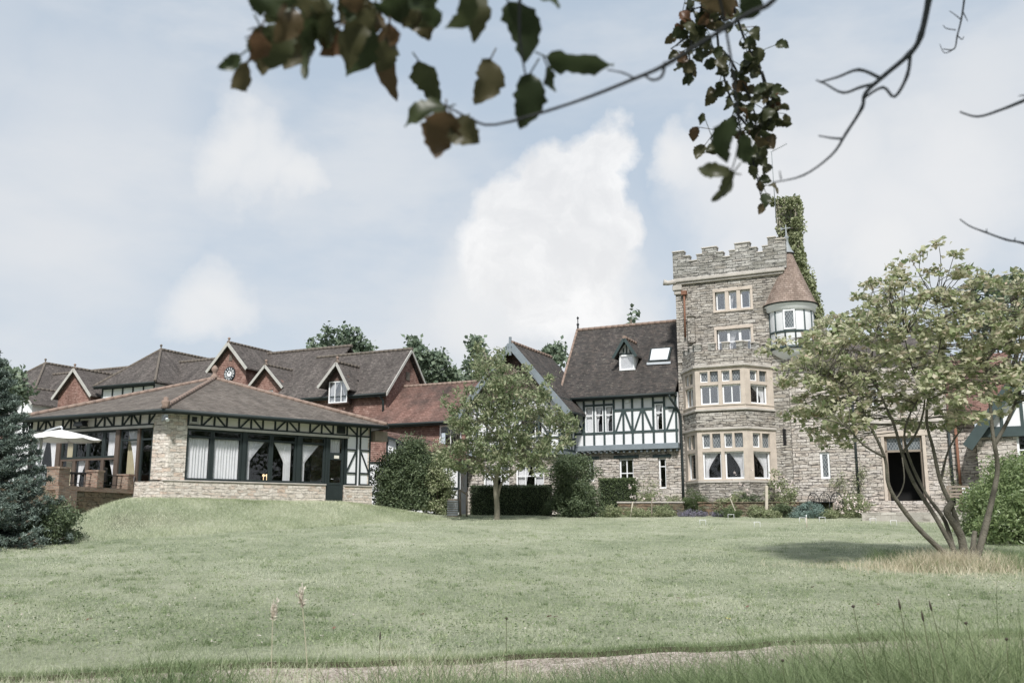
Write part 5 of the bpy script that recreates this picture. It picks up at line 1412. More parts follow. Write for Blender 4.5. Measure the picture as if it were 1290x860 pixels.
    # inner lamps seen through the glass
    for (px_, py_) in ((332, 598.5), (336, 598.5)):
        a, z = PR.Q(1.4, px_, py_); lm = MB(PR); lm.lathe(a, 1.4, [(0, z - .05), (.05, z - .03), (.06, z), (.03, z + .05), (0, z + .06)], 10); lm.lathe(a, 1.4, [(.015, z - .05), (.015, z - .5), (.1, z - .52), (0, z - .53)], 10)
        o = lm.build('table_lamp', M['lamp_glow'], None)
        tag(o, 'small warm lamp glowing inside the pavilion, the %s of the pair' % ('left one' if px_ < 334 else 'right one'), 'lamp', 'lamps inside the pavilion')
    # roof
    ov = .5
    def offs(fr, a, b): p = fr.P(a, b, 0); return (p[0], p[1])
    def isect(p, d, p2, d2):
        A = np.array([[d[0], -d2[0]], [d[1], -d2[1]]]); t = np.linalg.solve(A, np.array([p2[0] - p[0], p2[1] - p[1]])); return (p[0] + d[0] * t[0], p[1] + d[1] * t[0])
    Cc = isect(offs(PR, 0, -ov), PR.u, offs(PL, 0, -ov), PL.u)
    Rc = PR.P(PR.Q(-ov, 487, 538)[0], -ov, 0)[:2]; Lc = PL.P(PL.Q(-ov, 24, 529)[0], -ov, 0)[:2]
    A = G(270, 477, 43.2); zr = A.z; zE = ze + .02
    R2c = (R2[0] + .6, R2[1] + .3); L2c = (L2[0] - .4, L2[1] + .5)
    ring_ = [Cc, Rc, R2c, L2c, Lc]
    r = MB(None)
    for i in range(5):
        p, q_ = ring_[i], ring_[(i + 1) % 5]
        r.slab([(p[0], p[1], zE), (q_[0], q_[1], zE), (A.x, A.y, zr)], .1)
    ro = r.build('roof', M['roof_pav'], root)
    rb = MB(None)
    for p in (Cc, Rc, Lc, R2c, L2c): ridge(rb, (A.x, A.y, zr + .02), (p[0], p[1], zE + .05), .1, .36)
    rb.build('ridge_tiles', M['ridge_tile'], ro)
    fin = MB(None); fin.lathe(A.x, A.y, [(0, zr), (.2, zr), (.16, zr + .12), (.09, zr + .2), (.09, zr + .3), (.16, zr + .42), (.14, zr + .5), (.05, zr + .62), (0, zr + .64)], 12); fin.build('finial', M['ridge_tile'], ro)
    fin = MB(None); fin.lathe(Cc[0] * .985 + A.x * .015, Cc[1] * .985 + A.y * .015, [(0, zE), (.16, zE), (.12, zE + .12), (.16, zE + .22), (.15, zE + .3), (.08, zE + .34), (.1, zE + .42), (0, zE + .46)], 12); fin.build('finial', M['ridge_tile'], ro)
    # fascia, soffit and gutter
    fs = MB(None); gt = MB(None)
    for i, (p, q_) in enumerate(zip(ring_, ring_[1:] + ring_[:1])):
        fx = Frame(p[0], p[1], math.atan2(q_[1] - p[1], q_[0] - p[0])); L_ = math.hypot(q_[0] - p[0], q_[1] - p[1])
        fs.fr = fx; fs.box(0.02, L_ - .02, .0, .03, zE - .14, zE - .03); gt.fr = fx; gt.tube([(0, -.06, zE - .08), (L_, -.06, zE - .08)], .075, 8)
    fs.build('fascia', M['timber'], ro); gt.build('gutter', M['timber'], ro)
    sf = MB(None); sf.vprism(ring_, zE - .13, zE - .11); sf.build('soffit', M['timber'], ro)
    # pipe box at the right end under the eaves
    bx = MB(PR); bx.box(Lr + .1, Lr + .75, -.2, .25, 5.05, 5.5); bx.build('hopper', M['grey_wood'], root)
    return dict(Lr=Lr, Ll=Ll, dz=dz)
M['lamp_glow'] = NT('lamp_glow', .5).m
M['lamp_glow'].node_tree.nodes['Principled BSDF'].inputs['Emission Color'].default_value = (1, .72, .4, 1)
M['lamp_glow'].node_tree.nodes['Principled BSDF'].inputs['Emission Strength'].default_value = 1.0
PAV = build_pavilion()

# ---- terrace -----------------------------------------------------
def build_terrace():
    z = 2.76
    p = G(72, 605, 32.2); e = G(168, 612, 36.6)
    ang = math.atan2(e.y - p.y, e.x - p.x); L_ = math.hypot(e.x - p.x, e.y - p.y)
    fr = Frame(p.x, p.y, ang)
    root = empty('terrace_wall', (p.x, p.y, 1.6), ang, 'weathered brick and stone terrace retaining wall beside the spruce, with square piers', 'wall')
    m = MB(fr); m.box(0, L_ - .05, 0, .35, .9, z - .16); m.build('stonework', M['terrace_stone'], root)
    m = MB(fr); m.box(-.02, L_ - .04, -.05, .38, z - .159, z); m.build('coping', M['old_brick'], root)
    def pier(px0, px1, ztop, k=0):
        a0, a1 = fr.Q(0, px0, 600)[0], fr.Q(0, px1, 600)[0]
        m = MB(fr); m.box(a0, a1, -.06, .4, z + .001, ztop); m.box(a0 - .02, a1 + .02, -.09, .43, ztop, ztop + .07); m.build('pier', M['old_brick'], root)
        return a0, a1
    ps = [pier(72, 86, fr.Q(0, 75, 590)[1]), pier(121, 129, fr.Q(0, 120, 594)[1]), pier(160, 167, fr.Q(0, 160, 599)[1])]
    m = MB(fr); m.box(-.04, 0.95, -.12, -.001, .9, z + .002); m.build('pier_base', M['old_brick'], root)
    rl = MB(fr)
    for (x0, x1) in ((ps[0][1], ps[1][0]), (ps[1][1], ps[2][0])):
        rl.tube([(x0, .2, z + .48), (x1, .2, z + .48)], .02, 6); rl.tube([(x0, .2, z + .12), (x1, .2, z + .12)], .015, 6)
        n = 5
        for i in range(1, n): x = x0 + (x1 - x0) * i / n; rl.tube([(x, .2, z + .12), (x, .2, z + .48)], .01, 5)
    rl.build('railing', M['iron'], root)
    # the wall's other limb running left behind the spruce, and the paved deck
    f2 = Frame(p.x, p.y, R(-26))
    m = MB(f2); m.box(-7.5, -.02, 0, .35, .6, z); m.build('return_wall', M['terrace_stone'], root)
    dk = MB(None); dk.vprism([fr.P(.3, .33, 0)[:2], fr.P(L_ - .05, .33, 0)[:2], tuple(PL.P(-PAV['Ll'], 0, 0)[:2]), tuple(f2.P(-7.4, .3, 0)[:2])], 1.2, PAV['dz'] - .02)
    tag(dk.build('pavement', M['paving'], None), kind='structure')
    # parasol
    dzz = PAV['dz'] - .02
    Y = 34.6
    base = G(48, 600, Y); bx, by = base.x, base.y
    pr = empty('parasol', (bx, by, dzz), 0, 'off white cantilever parasol open on the terrace', 'parasol')
    zt = G(48, 551, Y).z
    m = MB(); m.tube([(bx, by, dzz), (bx, by, zt + .12)], .05, 10); m.build('mast', M['aluminium'], pr)
    m = MB(); m.box(bx - .5, bx + .5, by - .5, by + .5, dzz, dzz + .08); m.build('base', M['aluminium'], pr, bevel=.02)
    ap = G(77, 541, Y)
    m = MB(); m.tube(smooth_path([(bx - .15, by, zt - .25), tuple(G(55, 545, Y)), tuple(G(68, 539.5, Y)), (ap.x, ap.y, ap.z + .1), (ap.x + .03, ap.y, ap.z - .05)], 4), .035, 8)
    m.tube([tuple(G(37, 563, Y)), tuple(G(48, 551.5, Y))], .03, 6); m.tube([tuple(G(40, 560, Y)), tuple(G(49, 574, Y))], .025, 6); m.build('arm', M['aluminium'], pr)
    # canopy: eight panels, sagging between ribs, real cloth thickness
    Rc = 1.42; zE_ = G(77, 553, Y).z; n = 8; seg = 5; rad = 6
    V = []; F = []
    for side in (0, 1):
        for i in range(rad + 1):
            t = i / rad
            for k in range(n * seg):
                th = 2 * math.pi * k / (n * seg) + .2; s = (k % seg) / seg; sag = 4 * s * (1 - s)
                r_ = Rc * t * (1 - .075 * sag * t); z_ = ap.z + (zE_ - ap.z) * (t ** 1.15) - .05 * sag * t - side * .012
                V.append((ap.x + r_ * math.cos(th), ap.y + r_ * math.sin(th), z_))
    nk = n * seg
    for side in (0, 1):
        o = side * (rad + 1) * nk
        for i in range(rad):
            for k in range(nk):
                k2 = (k + 1) % nk; a = [o + i * nk + k, o + (i + 1) * nk + k, o + (i + 1) * nk + k2, o + i * nk + k2]
                F.append(a if side == 0 else a[::-1])
    for k in range(nk):
        k2 = (k + 1) % nk; a, b = rad * nk, (rad + 1) * nk + rad * nk
        F.append([a + k, b + k, b + k2, a + k2])
    m = MB(); m.add(V, F, smooth=True, local=False); m.build('canopy', M['canvas'], pr)
    for k in range(n):
        th = 2 * math.pi * k / n + .2
        m = MB(); m.tube([(ap.x, ap.y, ap.z - .06), (ap.x + (Rc - .03) * math.cos(th), ap.y + (Rc - .03) * math.sin(th), zE_ - .03)], .012, 5); m.build('rib', M['aluminium'], pr)
    # table and chairs
    def table(px, Y, label):
        c = G(px, 600, Y); r = empty('garden_table', (c.x, c.y, dzz), 0, label, 'table')
        m = MB(); m.lathe(c.x, c.y, [(0, dzz + .7), (.5, dzz + .7), (.52, dzz + .73), (.5, dzz + .75), (0, dzz + .75)], 24); m.build('tabletop', M['iron'], r)
        for k in range(4):
            t = k * math.pi / 2 + .6; m = MB(); m.tube([(c.x + .15 * math.cos(t), c.y + .15 * math.sin(t), dzz + .7), (c.x + .12 * math.cos(t), c.y + .12 * math.sin(t), dzz + .3), (c.x + .4 * math.cos(t), c.y + .4 * math.sin(t), dzz)], .018, 6); m.build('leg', M['iron'], r)
        return c
    t1 = table(96, 34.9, 'black round garden table on the terrace between two brick piers')
    def chair(x, y, rz, label, mat='iron', wide=False):
        r = empty('garden_chair', (x, y, dzz), rz, label, 'chair', 'chairs on the terrace')
        f = Frame(x, y, rz)
        m = MB(f); m.box(-.25, .25, -.24, .24, dzz + .43, dzz + .46); m.build('seat', M[mat], r)
        m = MB(f)
        for i in range(6): m.box(-.23 + i * .086, -.2 + i * .086, .24, .26, dzz + .46, dzz + .9)
        m.box(-.25, .25, .235, .265, dzz + .9, dzz + .95); m.build('backrest', M[mat], r)
        for sx in (-.22, .22):
            for sy in (-.21, .22):
                m = MB(f); m.tube([(sx, sy, dzz), (sx * .95, sy * .95, dzz + .43)], .017, 6); m.build('leg', M[mat], r)
            m = MB(f); m.tube([(sx, .24, dzz + .68), (sx, -.2, dzz + .66), (sx, -.22, dzz + .45)], .015, 6); m.build('armrest', M[mat], r)
    chair(t1.x - .7, t1.y - .1, R(75), 'black garden chair left of the round table')
    chair(t1.x + .75, t1.y + .1, R(-80), 'black garden chair right of the round table')
    c = G(57, 600, 33.6)
    chair(c.x, c.y, R(160), 'grey garden chair under the parasol by the spruce', 'lead')
build_terrace()
# ------------------------------------------------------------------ trees and shrubs
def tree_stems(mb, stems, Y, depths, radii, n=9):
    """stems as side-view outlines at their own depths; returns world paths"""
    out = []
    for k, st in enumerate(stems):
        m = len(st); pts = []
        for i, (x, y) in enumerate(st):
            d = depths[k] * (i / (m - 1)) ** 1.1
            p = G(x, y, Y); pts.append((p.x * (1 + d / Y), Y + d, EYE + (p.z - EYE) * (1 + d / Y)))
        sp = smooth_path(pts, 4); L_ = len(sp)
        r0, r1 = radii[k]
        mb.tube([tuple(q) for q in sp], [r0 + (r1 - r0) * (i / (L_ - 1)) ** 0.75 for i in range(L_)], n, local=False)
        out.append([tuple(q) for q in sp])
    return out
def build_crown(root, poly, Y, dr, ncl, cr, per, L, W, mat, paths, twigs_mat, seed, droop=.3, flat=.3, squash=.6, tw=.02, leafname='foliage', shell=.1):
    rs = np.random.RandomState(seed)
    C = crown_centers(poly, Y, dr, ncl, rs)
    rad = cr * rs.uniform(.55, 1.25, len(C))
    P = clump_points(C, rad, per, rs, squash, shell)
    o = leaf_mesh(leafname, P, L, W, mat, root, seed + 1, droop, flat)
    mb = MB()
    for c in C:
        a = nearest_on(paths, c)
        twig_to(mb, a, c, tw, .006, rs, .12)
    mb.build('twigs', twigs_mat, root)
    return C

# many-stemmed maple on the right
def build_maple():
    Y = 20.6
    b = gpt(1212, 716); Y = b.y
    root = plant('maple_tree', 'many-stemmed small maple with pale green leaves and bare curving stems', 'tree', tuple(b))
    o = lambda l: [(960 + x / 1.955, 320 + y / 1.955) for x, y in l]
    S = [o([(486, 768), (400, 690), (345, 625), (312, 570), (302, 500), (265, 420), (232, 360), (180, 310), (110, 290)]),
         o([(492, 765), (432, 655), (375, 565), (345, 490), (325, 420), (290, 340), (270, 270), (285, 180), (320, 90)]),
         o([(500, 768), (478, 650), (440, 560), (422, 480), (405, 405), (418, 310), (440, 210), (430, 120)]),
         o([(522, 775), (548, 680), (572, 580), (580, 520), (568, 440), (560, 350), (548, 270), (515, 200), (480, 150)]),
         o([(480, 765), (452, 660), (404, 590), (362, 500), (352, 430), (390, 350), (450, 300), (520, 270)]),
         o([(572, 470), (600, 420), (622, 370), (642, 320), (670, 250), (690, 160)]),
         o([(345, 490), (385, 430), (400, 350), (370, 280), (350, 200)]),
         o([(302, 500), (250, 470), (200, 420), (120, 400)]),
         o([(312, 570), (330, 600), (350, 560), (345, 500)]),
         o([(440, 560), (460, 480), (500, 420), (540, 380)]),
         o([(290, 340), (240, 270), (190, 210), (150, 200)]),
         o([(548, 270), (600, 200), (640, 140), (680, 110)]),
         o([(500, 765), (492, 700), (470, 660), (455, 632), (470, 610)]),
         o([(518, 772), (520, 720), (524, 682)])]
    D = [-1.2, .6, -.4, .5, 1.0, .9, -.9, -1.8, .3, .8, 1.0, 1.3, -.15, .1]
    Rr = [(.068, .01), (.062, .01), (.07, .01), (.09, .012), (.055, .008), (.05, .01), (.035, .008), (.03, .008), (.02, .012), (.035, .008), (.03, .008), (.03, .008), (.09, .07), (.075, .05)]
    # side limbs leave their parents: keep their depth near the parent's own
    mb = MB(); paths = []
    starts = {5: 3, 6: 1, 7: 0, 9: 2, 10: 1, 11: 3, 8: 0}
    for k, st in enumerate(S):
        m = len(st); pts = []
        base = 0.0
        if k in starts and starts[k] < len(paths):
            pa = paths[starts[k]]; tgt = G(st[0][0], st[0][1], Y)
            j = min(range(len(pa)), key=lambda i: abs(pa[i][2] - tgt.z) + abs(pa[i][0] - tgt.x)); base = pa[j][1] - Y
        for i, (x, y) in enumerate(st):
            d = base + D[k] * (i / (m - 1)) ** 1.1
            p = G(x, y, Y); pts.append((p.x * (1 + d / Y), Y + d, EYE + (p.z - EYE) * (1 + d / Y)))
        sp = smooth_path(pts, 4); n_ = len(sp); r0, r1 = Rr[k]
        rs = np.random.RandomState(k)
        mb.tube([tuple(q) for q in sp], [(r0 + (r1 - r0) * (i / (n_ - 1)) ** .7) * rs.uniform(.93, 1.07) for i in range(n_)], 9, local=False)
        paths.append([tuple(q) for q in sp])
    mb.build('trunk', M['bark_maple'], root)
    poly = [(962, 438), (985, 424), (1000, 416), (1030, 410), (1050, 398), (1063, 385), (1075, 362), (1095, 345), (1130, 335), (1160, 350), (1195, 366), (1235, 356), (1262, 362), (1300, 350), (1345, 380), (1370, 430), (1350, 500), (1300, 505), (1262, 470), (1245, 500), (1225, 530), (1190, 545), (1165, 528), (1140, 500), (1115, 520), (1085, 505), (1060, 530), (1040, 545), (1022, 522), (1035, 500), (1000, 478), (985, 462), (1012, 450), (980, 440)]
    build_crown(root, poly, Y, 2.1, 500, .3, 360, .13, .085, M['lf_maple'], paths, M['bark_maple'], 11, .15, .45, .38, .010)
    build_crown(root, [(985, 455), (1030, 470), (1075, 500), (1082, 560), (1040, 565), (1018, 530), (1000, 490)], Y, 1.6, 55, .26, 360, .13, .085, M['lf_maple'], paths, M['bark_maple'], 29, .15, .45, .3, .012)
    # denser layers near the top, sparser low sprays
    build_crown(root, [(1010, 432), (1060, 404), (1130, 350), (1200, 375), (1300, 370), (1330, 460), (1200, 500), (1100, 480), (1040, 470)], Y, 1.9, 100, .3, 360, .13, .085, M['lf_maple'], paths, M['bark_maple'], 23, .15, .45, .38, .009)
build_maple()

def build_young_tree():
    b = gpt(627, 654); Y = b.y
    root = plant('young_tree', 'slender young tree with pale leaves standing alone in front of the hedge', 'tree', tuple(b))
    o = lambda l: [(460 + x / 3.187, 400 + y / 3.187) for x, y in l]
    S = [o([(528, 815), (530, 760), (524, 690), (528, 640), (545, 560), (540, 480), (520, 400), (505, 300), (490, 180), (470, 120)]),
         o([(532, 720), (550, 660), (600, 620), (640, 560), (700, 500), (780, 440)]),
         o([(524, 660), (480, 600), (430, 560), (360, 540), (310, 545)]),
         o([(542, 540), (600, 460), (660, 380), (700, 300)]),
         o([(536, 480), (470, 420), (410, 360), (350, 330)]),
         o([(510, 330), (550, 260), (600, 220), (640, 215)]),
         o([(545, 580), (620, 540), (680, 580), (720, 620)])]
    mb = MB()
    paths = tree_stems(mb, S, Y, [.0, .7, -.6, -.8, .8, .5, -.4], [(.14, .02), (.07, .012), (.06, .012), (.06, .01), (.05, .01), (.04, .01), (.04, .01)])
    mb.build('trunk', M['bark_pale'], root)
    poly = o([(495, 95), (530, 140), (565, 150), (560, 215), (620, 215), (700, 250), (750, 250), (760, 300), (735, 330), (800, 380), (865, 430), (800, 470), (840, 510), (780, 530), (740, 580), (715, 650), (660, 620), (620, 600), (590, 650), (530, 640), (480, 625), (420, 600), (370, 610), (290, 580), (290, 545), (350, 520), (330, 450), (350, 400), (305, 340), (340, 310), (400, 310), (420, 260), (440, 200), (420, 130), (450, 135)])
    build_crown(root, poly, Y, 2.2, 470, .34, 330, .17, .075, M['lf_mag'], paths, M['bark_pale'], 31, -.2, 0, .8, .010)
build_young_tree()

def build_spruce():
    rs = np.random.RandomState(77)
    Y = 26.5; c = G(-42, 690, Y); z0 = gz(c.x, Y)
    root = plant('blue_spruce', 'big blue-green spruce at the left edge in front of the terrace', 'tree', (c.x, Y, z0))
    H = 5.75; Rb = 2.55
    mb = MB(); mb.tube([(c.x, Y, z0 - .1), (c.x, Y, z0 + H)], [.2, .03], 9, local=False); mb.build('trunk', M['bark'], root)
    P = []; D = []; lb = MB()
    z = .15
    while z < H - .25:
        f = 1 - z / H; n = int(9 + 12 * f)
        for k in range(n):
            th = 2 * math.pi * (k + rs.rand()) / n
            L_ = (Rb * f + .1) * rs.uniform(.78, 1.08); zb = z + rs.uniform(-.08, .08)
            pts = []
            for i in range(9):
                t = i / 8; pts.append(np.array((c.x + L_ * t * math.cos(th), Y + L_ * t * math.sin(th), z0 + zb - .22 * L_ * math.sin(t * 2.0) + .16 * L_ * t * t)))
            lb.tube([tuple(p) for p in pts], [.03 * f + .008 - .0006 * i for i in range(9)], 5, local=False)
            sd_ = np.array((-math.sin(th), math.cos(th), 0)); od = np.array((math.cos(th), math.sin(th), 0))
            for i in range(1, 9):
                t = i / 8; wsp = L_ * .3 * (1 - t * .75) + .06
                for s in (-1, 1):
                    for j in range(3):
                        u_ = (j + rs.rand()) / 3
                        p0 = pts[i] * (1 - 0) ; e = pts[i] + sd_ * s * wsp * u_ + od * wsp * u_ * .7 + np.array((0, 0, -.12 * wsp * u_ + rs.uniform(-.03, .03)))
                        m = int(26)
                        a = rs.rand(m)[:, None]
                        q = pts[i] + (e - pts[i]) * a + rs.normal(size=(m, 3)) * .028
                        P.append(q)
        z += .26 + .06 * (1 - f)
    lb.build('branches', M['bark'], root)
    P = np.concatenate(P)
    leaf_mesh('needles', P, .085, .022, M['lf_spruce'], root, 5, -.5)
build_spruce()

def far_tree(name, label, poly, Y, seed, mat='lf_far', ncl=120, cr=.9, base=None, group='trees beyond the roofs'):
    xs_ = [p[0] for p in poly]; cx = sum(xs_) / len(xs_)
    g = G(cx, 650, Y); z0 = 2.0
    r = plant(name, label, 'tree', (g.x, Y, z0), group)
    ys = [p[1] for p in poly]
    t = MB(); top = G(cx, (min(ys) + max(ys)) / 2, Y)
    pts = [(g.x, Y, z0), (g.x + .2, Y, (z0 + top.z) / 2), tuple(top)]
    t.tube(pts, [.35, .28, .08], 9, local=False)
    rs = np.random.RandomState(seed)
    C = crown_centers(poly, Y, 2.5, ncl, rs)
    for c in C[::5]: twig_to(t, pts[1] if c[2] < top.z else pts[2], c, .08, .02, rs, .1)
    t.build('trunk', M['bark'], r)
    P = clump_points(C, cr * rs.uniform(.5, 1.2, len(C)), 60, rs, .75, .2)
    leaf_mesh('crown', P, .34, .24, M[mat], r, seed + 1, .2)
far_tree('oak_tree', 'round green treetop rising behind the long brown roof', [(388, 440), (400, 428), (425, 420), (445, 422), (462, 430), (468, 445), (460, 470), (400, 470)], 72, 41, ncl=90)
far_tree('oak_tree', 'ragged green treetop between the brick gable and the young tree', [(514, 428), (522, 426), (530, 440), (545, 440), (562, 450), (575, 470), (582, 490), (520, 490), (512, 460)], 68, 42, ncl=110, cr=.75)
far_tree('oak_tree', 'green treetop just showing behind the young tree, left of the big gable', [(590, 445), (600, 430), (608, 432), (614, 450), (618, 490), (585, 490)], 66, 43, ncl=60, cr=.7)
far_tree('oak_tree', 'low treetop peeping over the roof valley left of the tall slate roof', [(678, 445), (690, 437), (708, 438), (712, 450), (700, 462), (680, 460)], 70, 44, ncl=40, cr=.6)
far_tree('oak_tree', 'pale treetop behind the spruce at the left edge', [(-25, 448), (-4, 452), (8, 464), (18, 478), (14, 500), (-25, 510)], 60, 45, ncl=90, cr=.8)
far_tree('oak_tree', 'dark treetop above the maple at the right edge', [(1236, 352), (1245, 342), (1262, 352), (1285, 346), (1320, 350), (1340, 420), (1236, 420)], 58, 46, 'lf_far', ncl=150, cr=.6)
far_tree('ash_sprig', 'thin sprig of leaves sticking up behind the ridge of the tall slate roof', [(790, 402), (795, 396), (801, 403), (798, 408), (790, 408)], 58, 47, ncl=8, cr=.25, group=None)

# hedges
def hedge(label, x0, x1, ytop, Y, dep, mat, seed, ang=R(-8)):
    p = G(x0, 640, Y); e = G(x1, 640, Y)
    L_ = (e.x - p.x) / math.cos(ang); fr = Frame(p.x, p.y, ang); z0 = gz(p.x + L_ / 2, Y) - .05
    zt = G((x0 + x1) / 2, ytop, Y).z
    r = empty('hedge', fr.P(L_ / 2, dep / 2, z0), ang, label, 'hedge', 'clipped hedges')
    m = MB(fr); m.box(.08, L_ - .08, .1, dep - .1, z0, zt - .1); m.build('stem', M['hedge_core_shade'], r)  # solid core rather than stems, the hedge's inner shade painted near-black
    rs = np.random.RandomState(seed)
    n = int(L_ * (zt - z0) * 1100); P = []
    a = rs.uniform(0, L_, n); z = rs.uniform(z0, zt, n); b = rs.uniform(-.01, .12, n) + .02 * np.sin(a * 5) * np.cos(z * 6); P.append((a, b, z))
    n2 = int(L_ * dep * 1100); P.append((rs.uniform(0, L_, n2), rs.uniform(0, dep, n2), zt + rs.uniform(-.12, .015, n2)))
    n3 = int(dep * (zt - z0) * 1000)
    for x in (0, L_): P.append((x + rs.uniform(-.03, .08, n3) * (1 if x == 0 else -1), rs.uniform(0, dep, n3), rs.uniform(z0, zt, n3)))
    V = np.concatenate([np.stack(q, 1) for q in P])
    W = np.stack([fr.x + V[:, 0] * fr.u[0] + V[:, 1] * fr.v[0], fr.y + V[:, 0] * fr.u[1] + V[:, 1] * fr.v[1], V[:, 2]], 1)
    leaf_mesh('foliage', W, .055, .034, M[mat], r, seed, .1)
M['hedge_core_shade'] = mat_plain('hedge_core_shade', (.02, .028, .016), .95, .3, 9)
hedge('low dark clipped hedge behind the young tree trunk', 592, 692, 611, 43.5, 1.0, 'lf_dark', 51)
hedge('brighter clipped hedge below the two-light stone window', 754, 797, 602, 44.5, .9, 'lf_hedge', 52, R(-20))

bush('dark_shrub', 'big dark rounded shrub at the right end of the low hedge', 'shrub', 684, 760, 563, 42.6, M['lf_dark'], 300, .075, .045, 1.4, seed=61, ncl=150)
bush('climbing_shrub', 'large dark climbing shrub massed against the end of the pavilion', 'shrub', 462, 568, 552, 43.6, M['lf_dark'], 300, .1, .06, 1.3, seed=62, ncl=200, base=2.1)
bush('climbing_shrub', 'brownish climber between the big climbing shrub and the white door', 'shrub', 528, 575, 566, 42.9, M['lf_mixed'], 300, .09, .055, .8, seed=72, ncl=90)
bush('climbing_rose', 'lighter green climber spilling over the low lean-to beside the pavilion', 'shrub', 480, 575, 541, 44.4, M['lf_mixed'], 200, .09, .05, .9, seed=63, ncl=70, base=2.3)
bush('evergreen_bush', 'low dark evergreen spreading at the foot of the spruce', 'shrub', 28, 108, 628, 27.5, M['lf_dark'], 300, .1, .035, 1.0, seed=64, ncl=120)
bush('laurel_bush', 'large glossy laurel bush behind the maple at the right edge', 'shrub', 1206, 1345, 566, 30, M['lf_laurel'], 260, .12, .045, 1.9, seed=65, ncl=240)
bush('laurel_bush', 'lower glossy laurel spilling towards the trodden grass, under the right edge', 'shrub', 1228, 1330, 610, 27.5, M['lf_laurel'], 260, .12, .045, 1.2, seed=66, ncl=110)
# flower bed in front of the house
bed = [('rounded dark green box shrub below the left end of the bay window', 'box_shrub', 858, 898, 615, 43.2, 'lf_hedge', .04),
       ('tall leafy hydrangea against the right end of the bay window', 'hydrangea', 958, 1008, 594, 43.0, 'lf_mixed', .09),
       ('blue-green spreading juniper in the flower bed', 'juniper', 996, 1046, 631, 41.8, 'lf_blue', .05),
       ('broad rose bush at the right end of the flower bed near the steps', 'rose_bush', 1050, 1104, 618, 41.6, 'lf_mixed', .07),
       ('pale blossom bush low in the bed beside the dark shrub', 'flowering_shrub', 752, 786, 632, 42.4, 'lf_mixed', .06),
       ('mid-green low shrub in the bed below the two-light window', 'low_shrub', 782, 826, 636, 42.5, 'lf_mixed', .06),
       ('grey-green low lavender clump in the bed before the box shrub', 'lavender', 852, 892, 641, 42.0, 'lf_lav', .05),
       ('grey-leaved lavender at the foot of the bay, right of the box shrub', 'lavender', 892, 925, 642, 41.9, 'lf_lav', .05),
       ('leafy mixed shrub below the left bay lights', 'low_shrub', 895, 935, 622, 42.8, 'lf_mixed', .07),
       ('dark low shrub below the right bay lights', 'low_shrub', 925, 962, 618, 43.0, 'lf_dark', .06),
       ('small leafy shrub in front of the wooden post', 'low_shrub', 938, 968, 634, 41.8, 'lf_mixed', .06),
       ('dark green shrub just left of the juniper', 'low_shrub', 968, 1000, 632, 42.0, 'lf_dark', .06),
       ('small shrub between the iron bench and the rose bush', 'low_shrub', 1036, 1058, 634, 42.0, 'lf_mixed', .06),
       ('dark ground-hugging shrub below the low bed wall', 'low_shrub', 815, 856, 633, 42.9, 'lf_dark', .06),
       ('small green plant against the wall right of the doorway', 'wall_plant', 1205, 1226, 606, 41, 'lf_dark', .07),
       ('pale leafy shrub in front of the low bed wall, right of the thin cane', 'low_shrub', 822, 850, 634, 42.3, 'lf_mixed', .06),
       ('tall loose rose bush rising between the hedge and the narrow window', 'rose_bush', 800, 832, 612, 43.7, 'lf_mixed', .08),
       ('bushy shrub under the middle of the bay window', 'low_shrub', 910, 945, 614, 43.1, 'lf_mixed', .07),
       ('low spreading plant before the bay window shrubs', 'low_shrub', 900, 942, 638, 41.6, 'lf_hedge', .06),
       ('low leafy edging plant before the wooden post', 'low_shrub', 944, 985, 640, 41.5, 'lf_mixed', .06),
       ('pale edging plant right of the juniper', 'low_shrub', 1030, 1056, 640, 41.2, 'lf_mixed', .06),
       ('low rose bush touching the low wall, left of the box shrub', 'rose_bush', 832, 862, 624, 43.8, 'lf_mixed', .06)]
for i, (lab, nm, x0, x1, yt, Y, mt, L_) in enumerate(bed):
    bush(nm, lab, 'shrub', x0, x1, yt, Y, M[mt], 300, L_, L_ * .55, None, 'shrubs of the flower bed', 80 + i, ncl=40)
# upright climbers on the wall
def climber(label, px0, px1, y0, y1, fr, b, mat, seed, n=900, L_=.06, name='climbing_plant', poly=None):
    rs = np.random.RandomState(seed)
    p = fr.Q(b, (px0 + px1) / 2, y1); r = root_at(fr, name, p[0], b, p[1], label, 'climber')
    P = []; ctr = []
    for k in range(max(5, n // 60)):
        x, y = rs.uniform(px0, px1), rs.uniform(y0, y1)
        if poly and not in_poly(x, y, poly): continue
        a, z = fr.Q(b, x, y); c = np.array(fr.P(a, b - .08, z)); ctr.append(tuple(c))
        P.append(c + rs.normal(size=(60, 3)) * np.array((.16, .07, .16)))
    leaf_mesh('foliage', np.concatenate(P), L_, L_ * .6, M[mat], r, seed, .4)
    m = MB(); base = Vector(fr.P(p[0], b - .05, p[1]))
    for c in ctr[::2]: twig_to(m, base, c, .014, .005, rs, .05)
    m.build('stem', M['bark_pale'], r)
climber('thin rose climbing the stone wall between the slit window and the doorway', 1075, 1092, 585, 632, FA, 0, 'lf_mixed', 101, 700)
climber('sparse pale climber on the stone wall right of the small leaded window', 1048, 1066, 586, 622, FA, 0, 'lf_mixed', 102, 420)
climber('bushy rose standing against the wall left of the narrow tall window', 808, 828, 602, 634, FA, -.5, 'lf_mixed', 103, 700, name='wall_rose')
climber('leafy climber between the doorway and the rusty pipe', 1190, 1204, 585, 628, FA, -.1, 'lf_mixed', 104, 380)

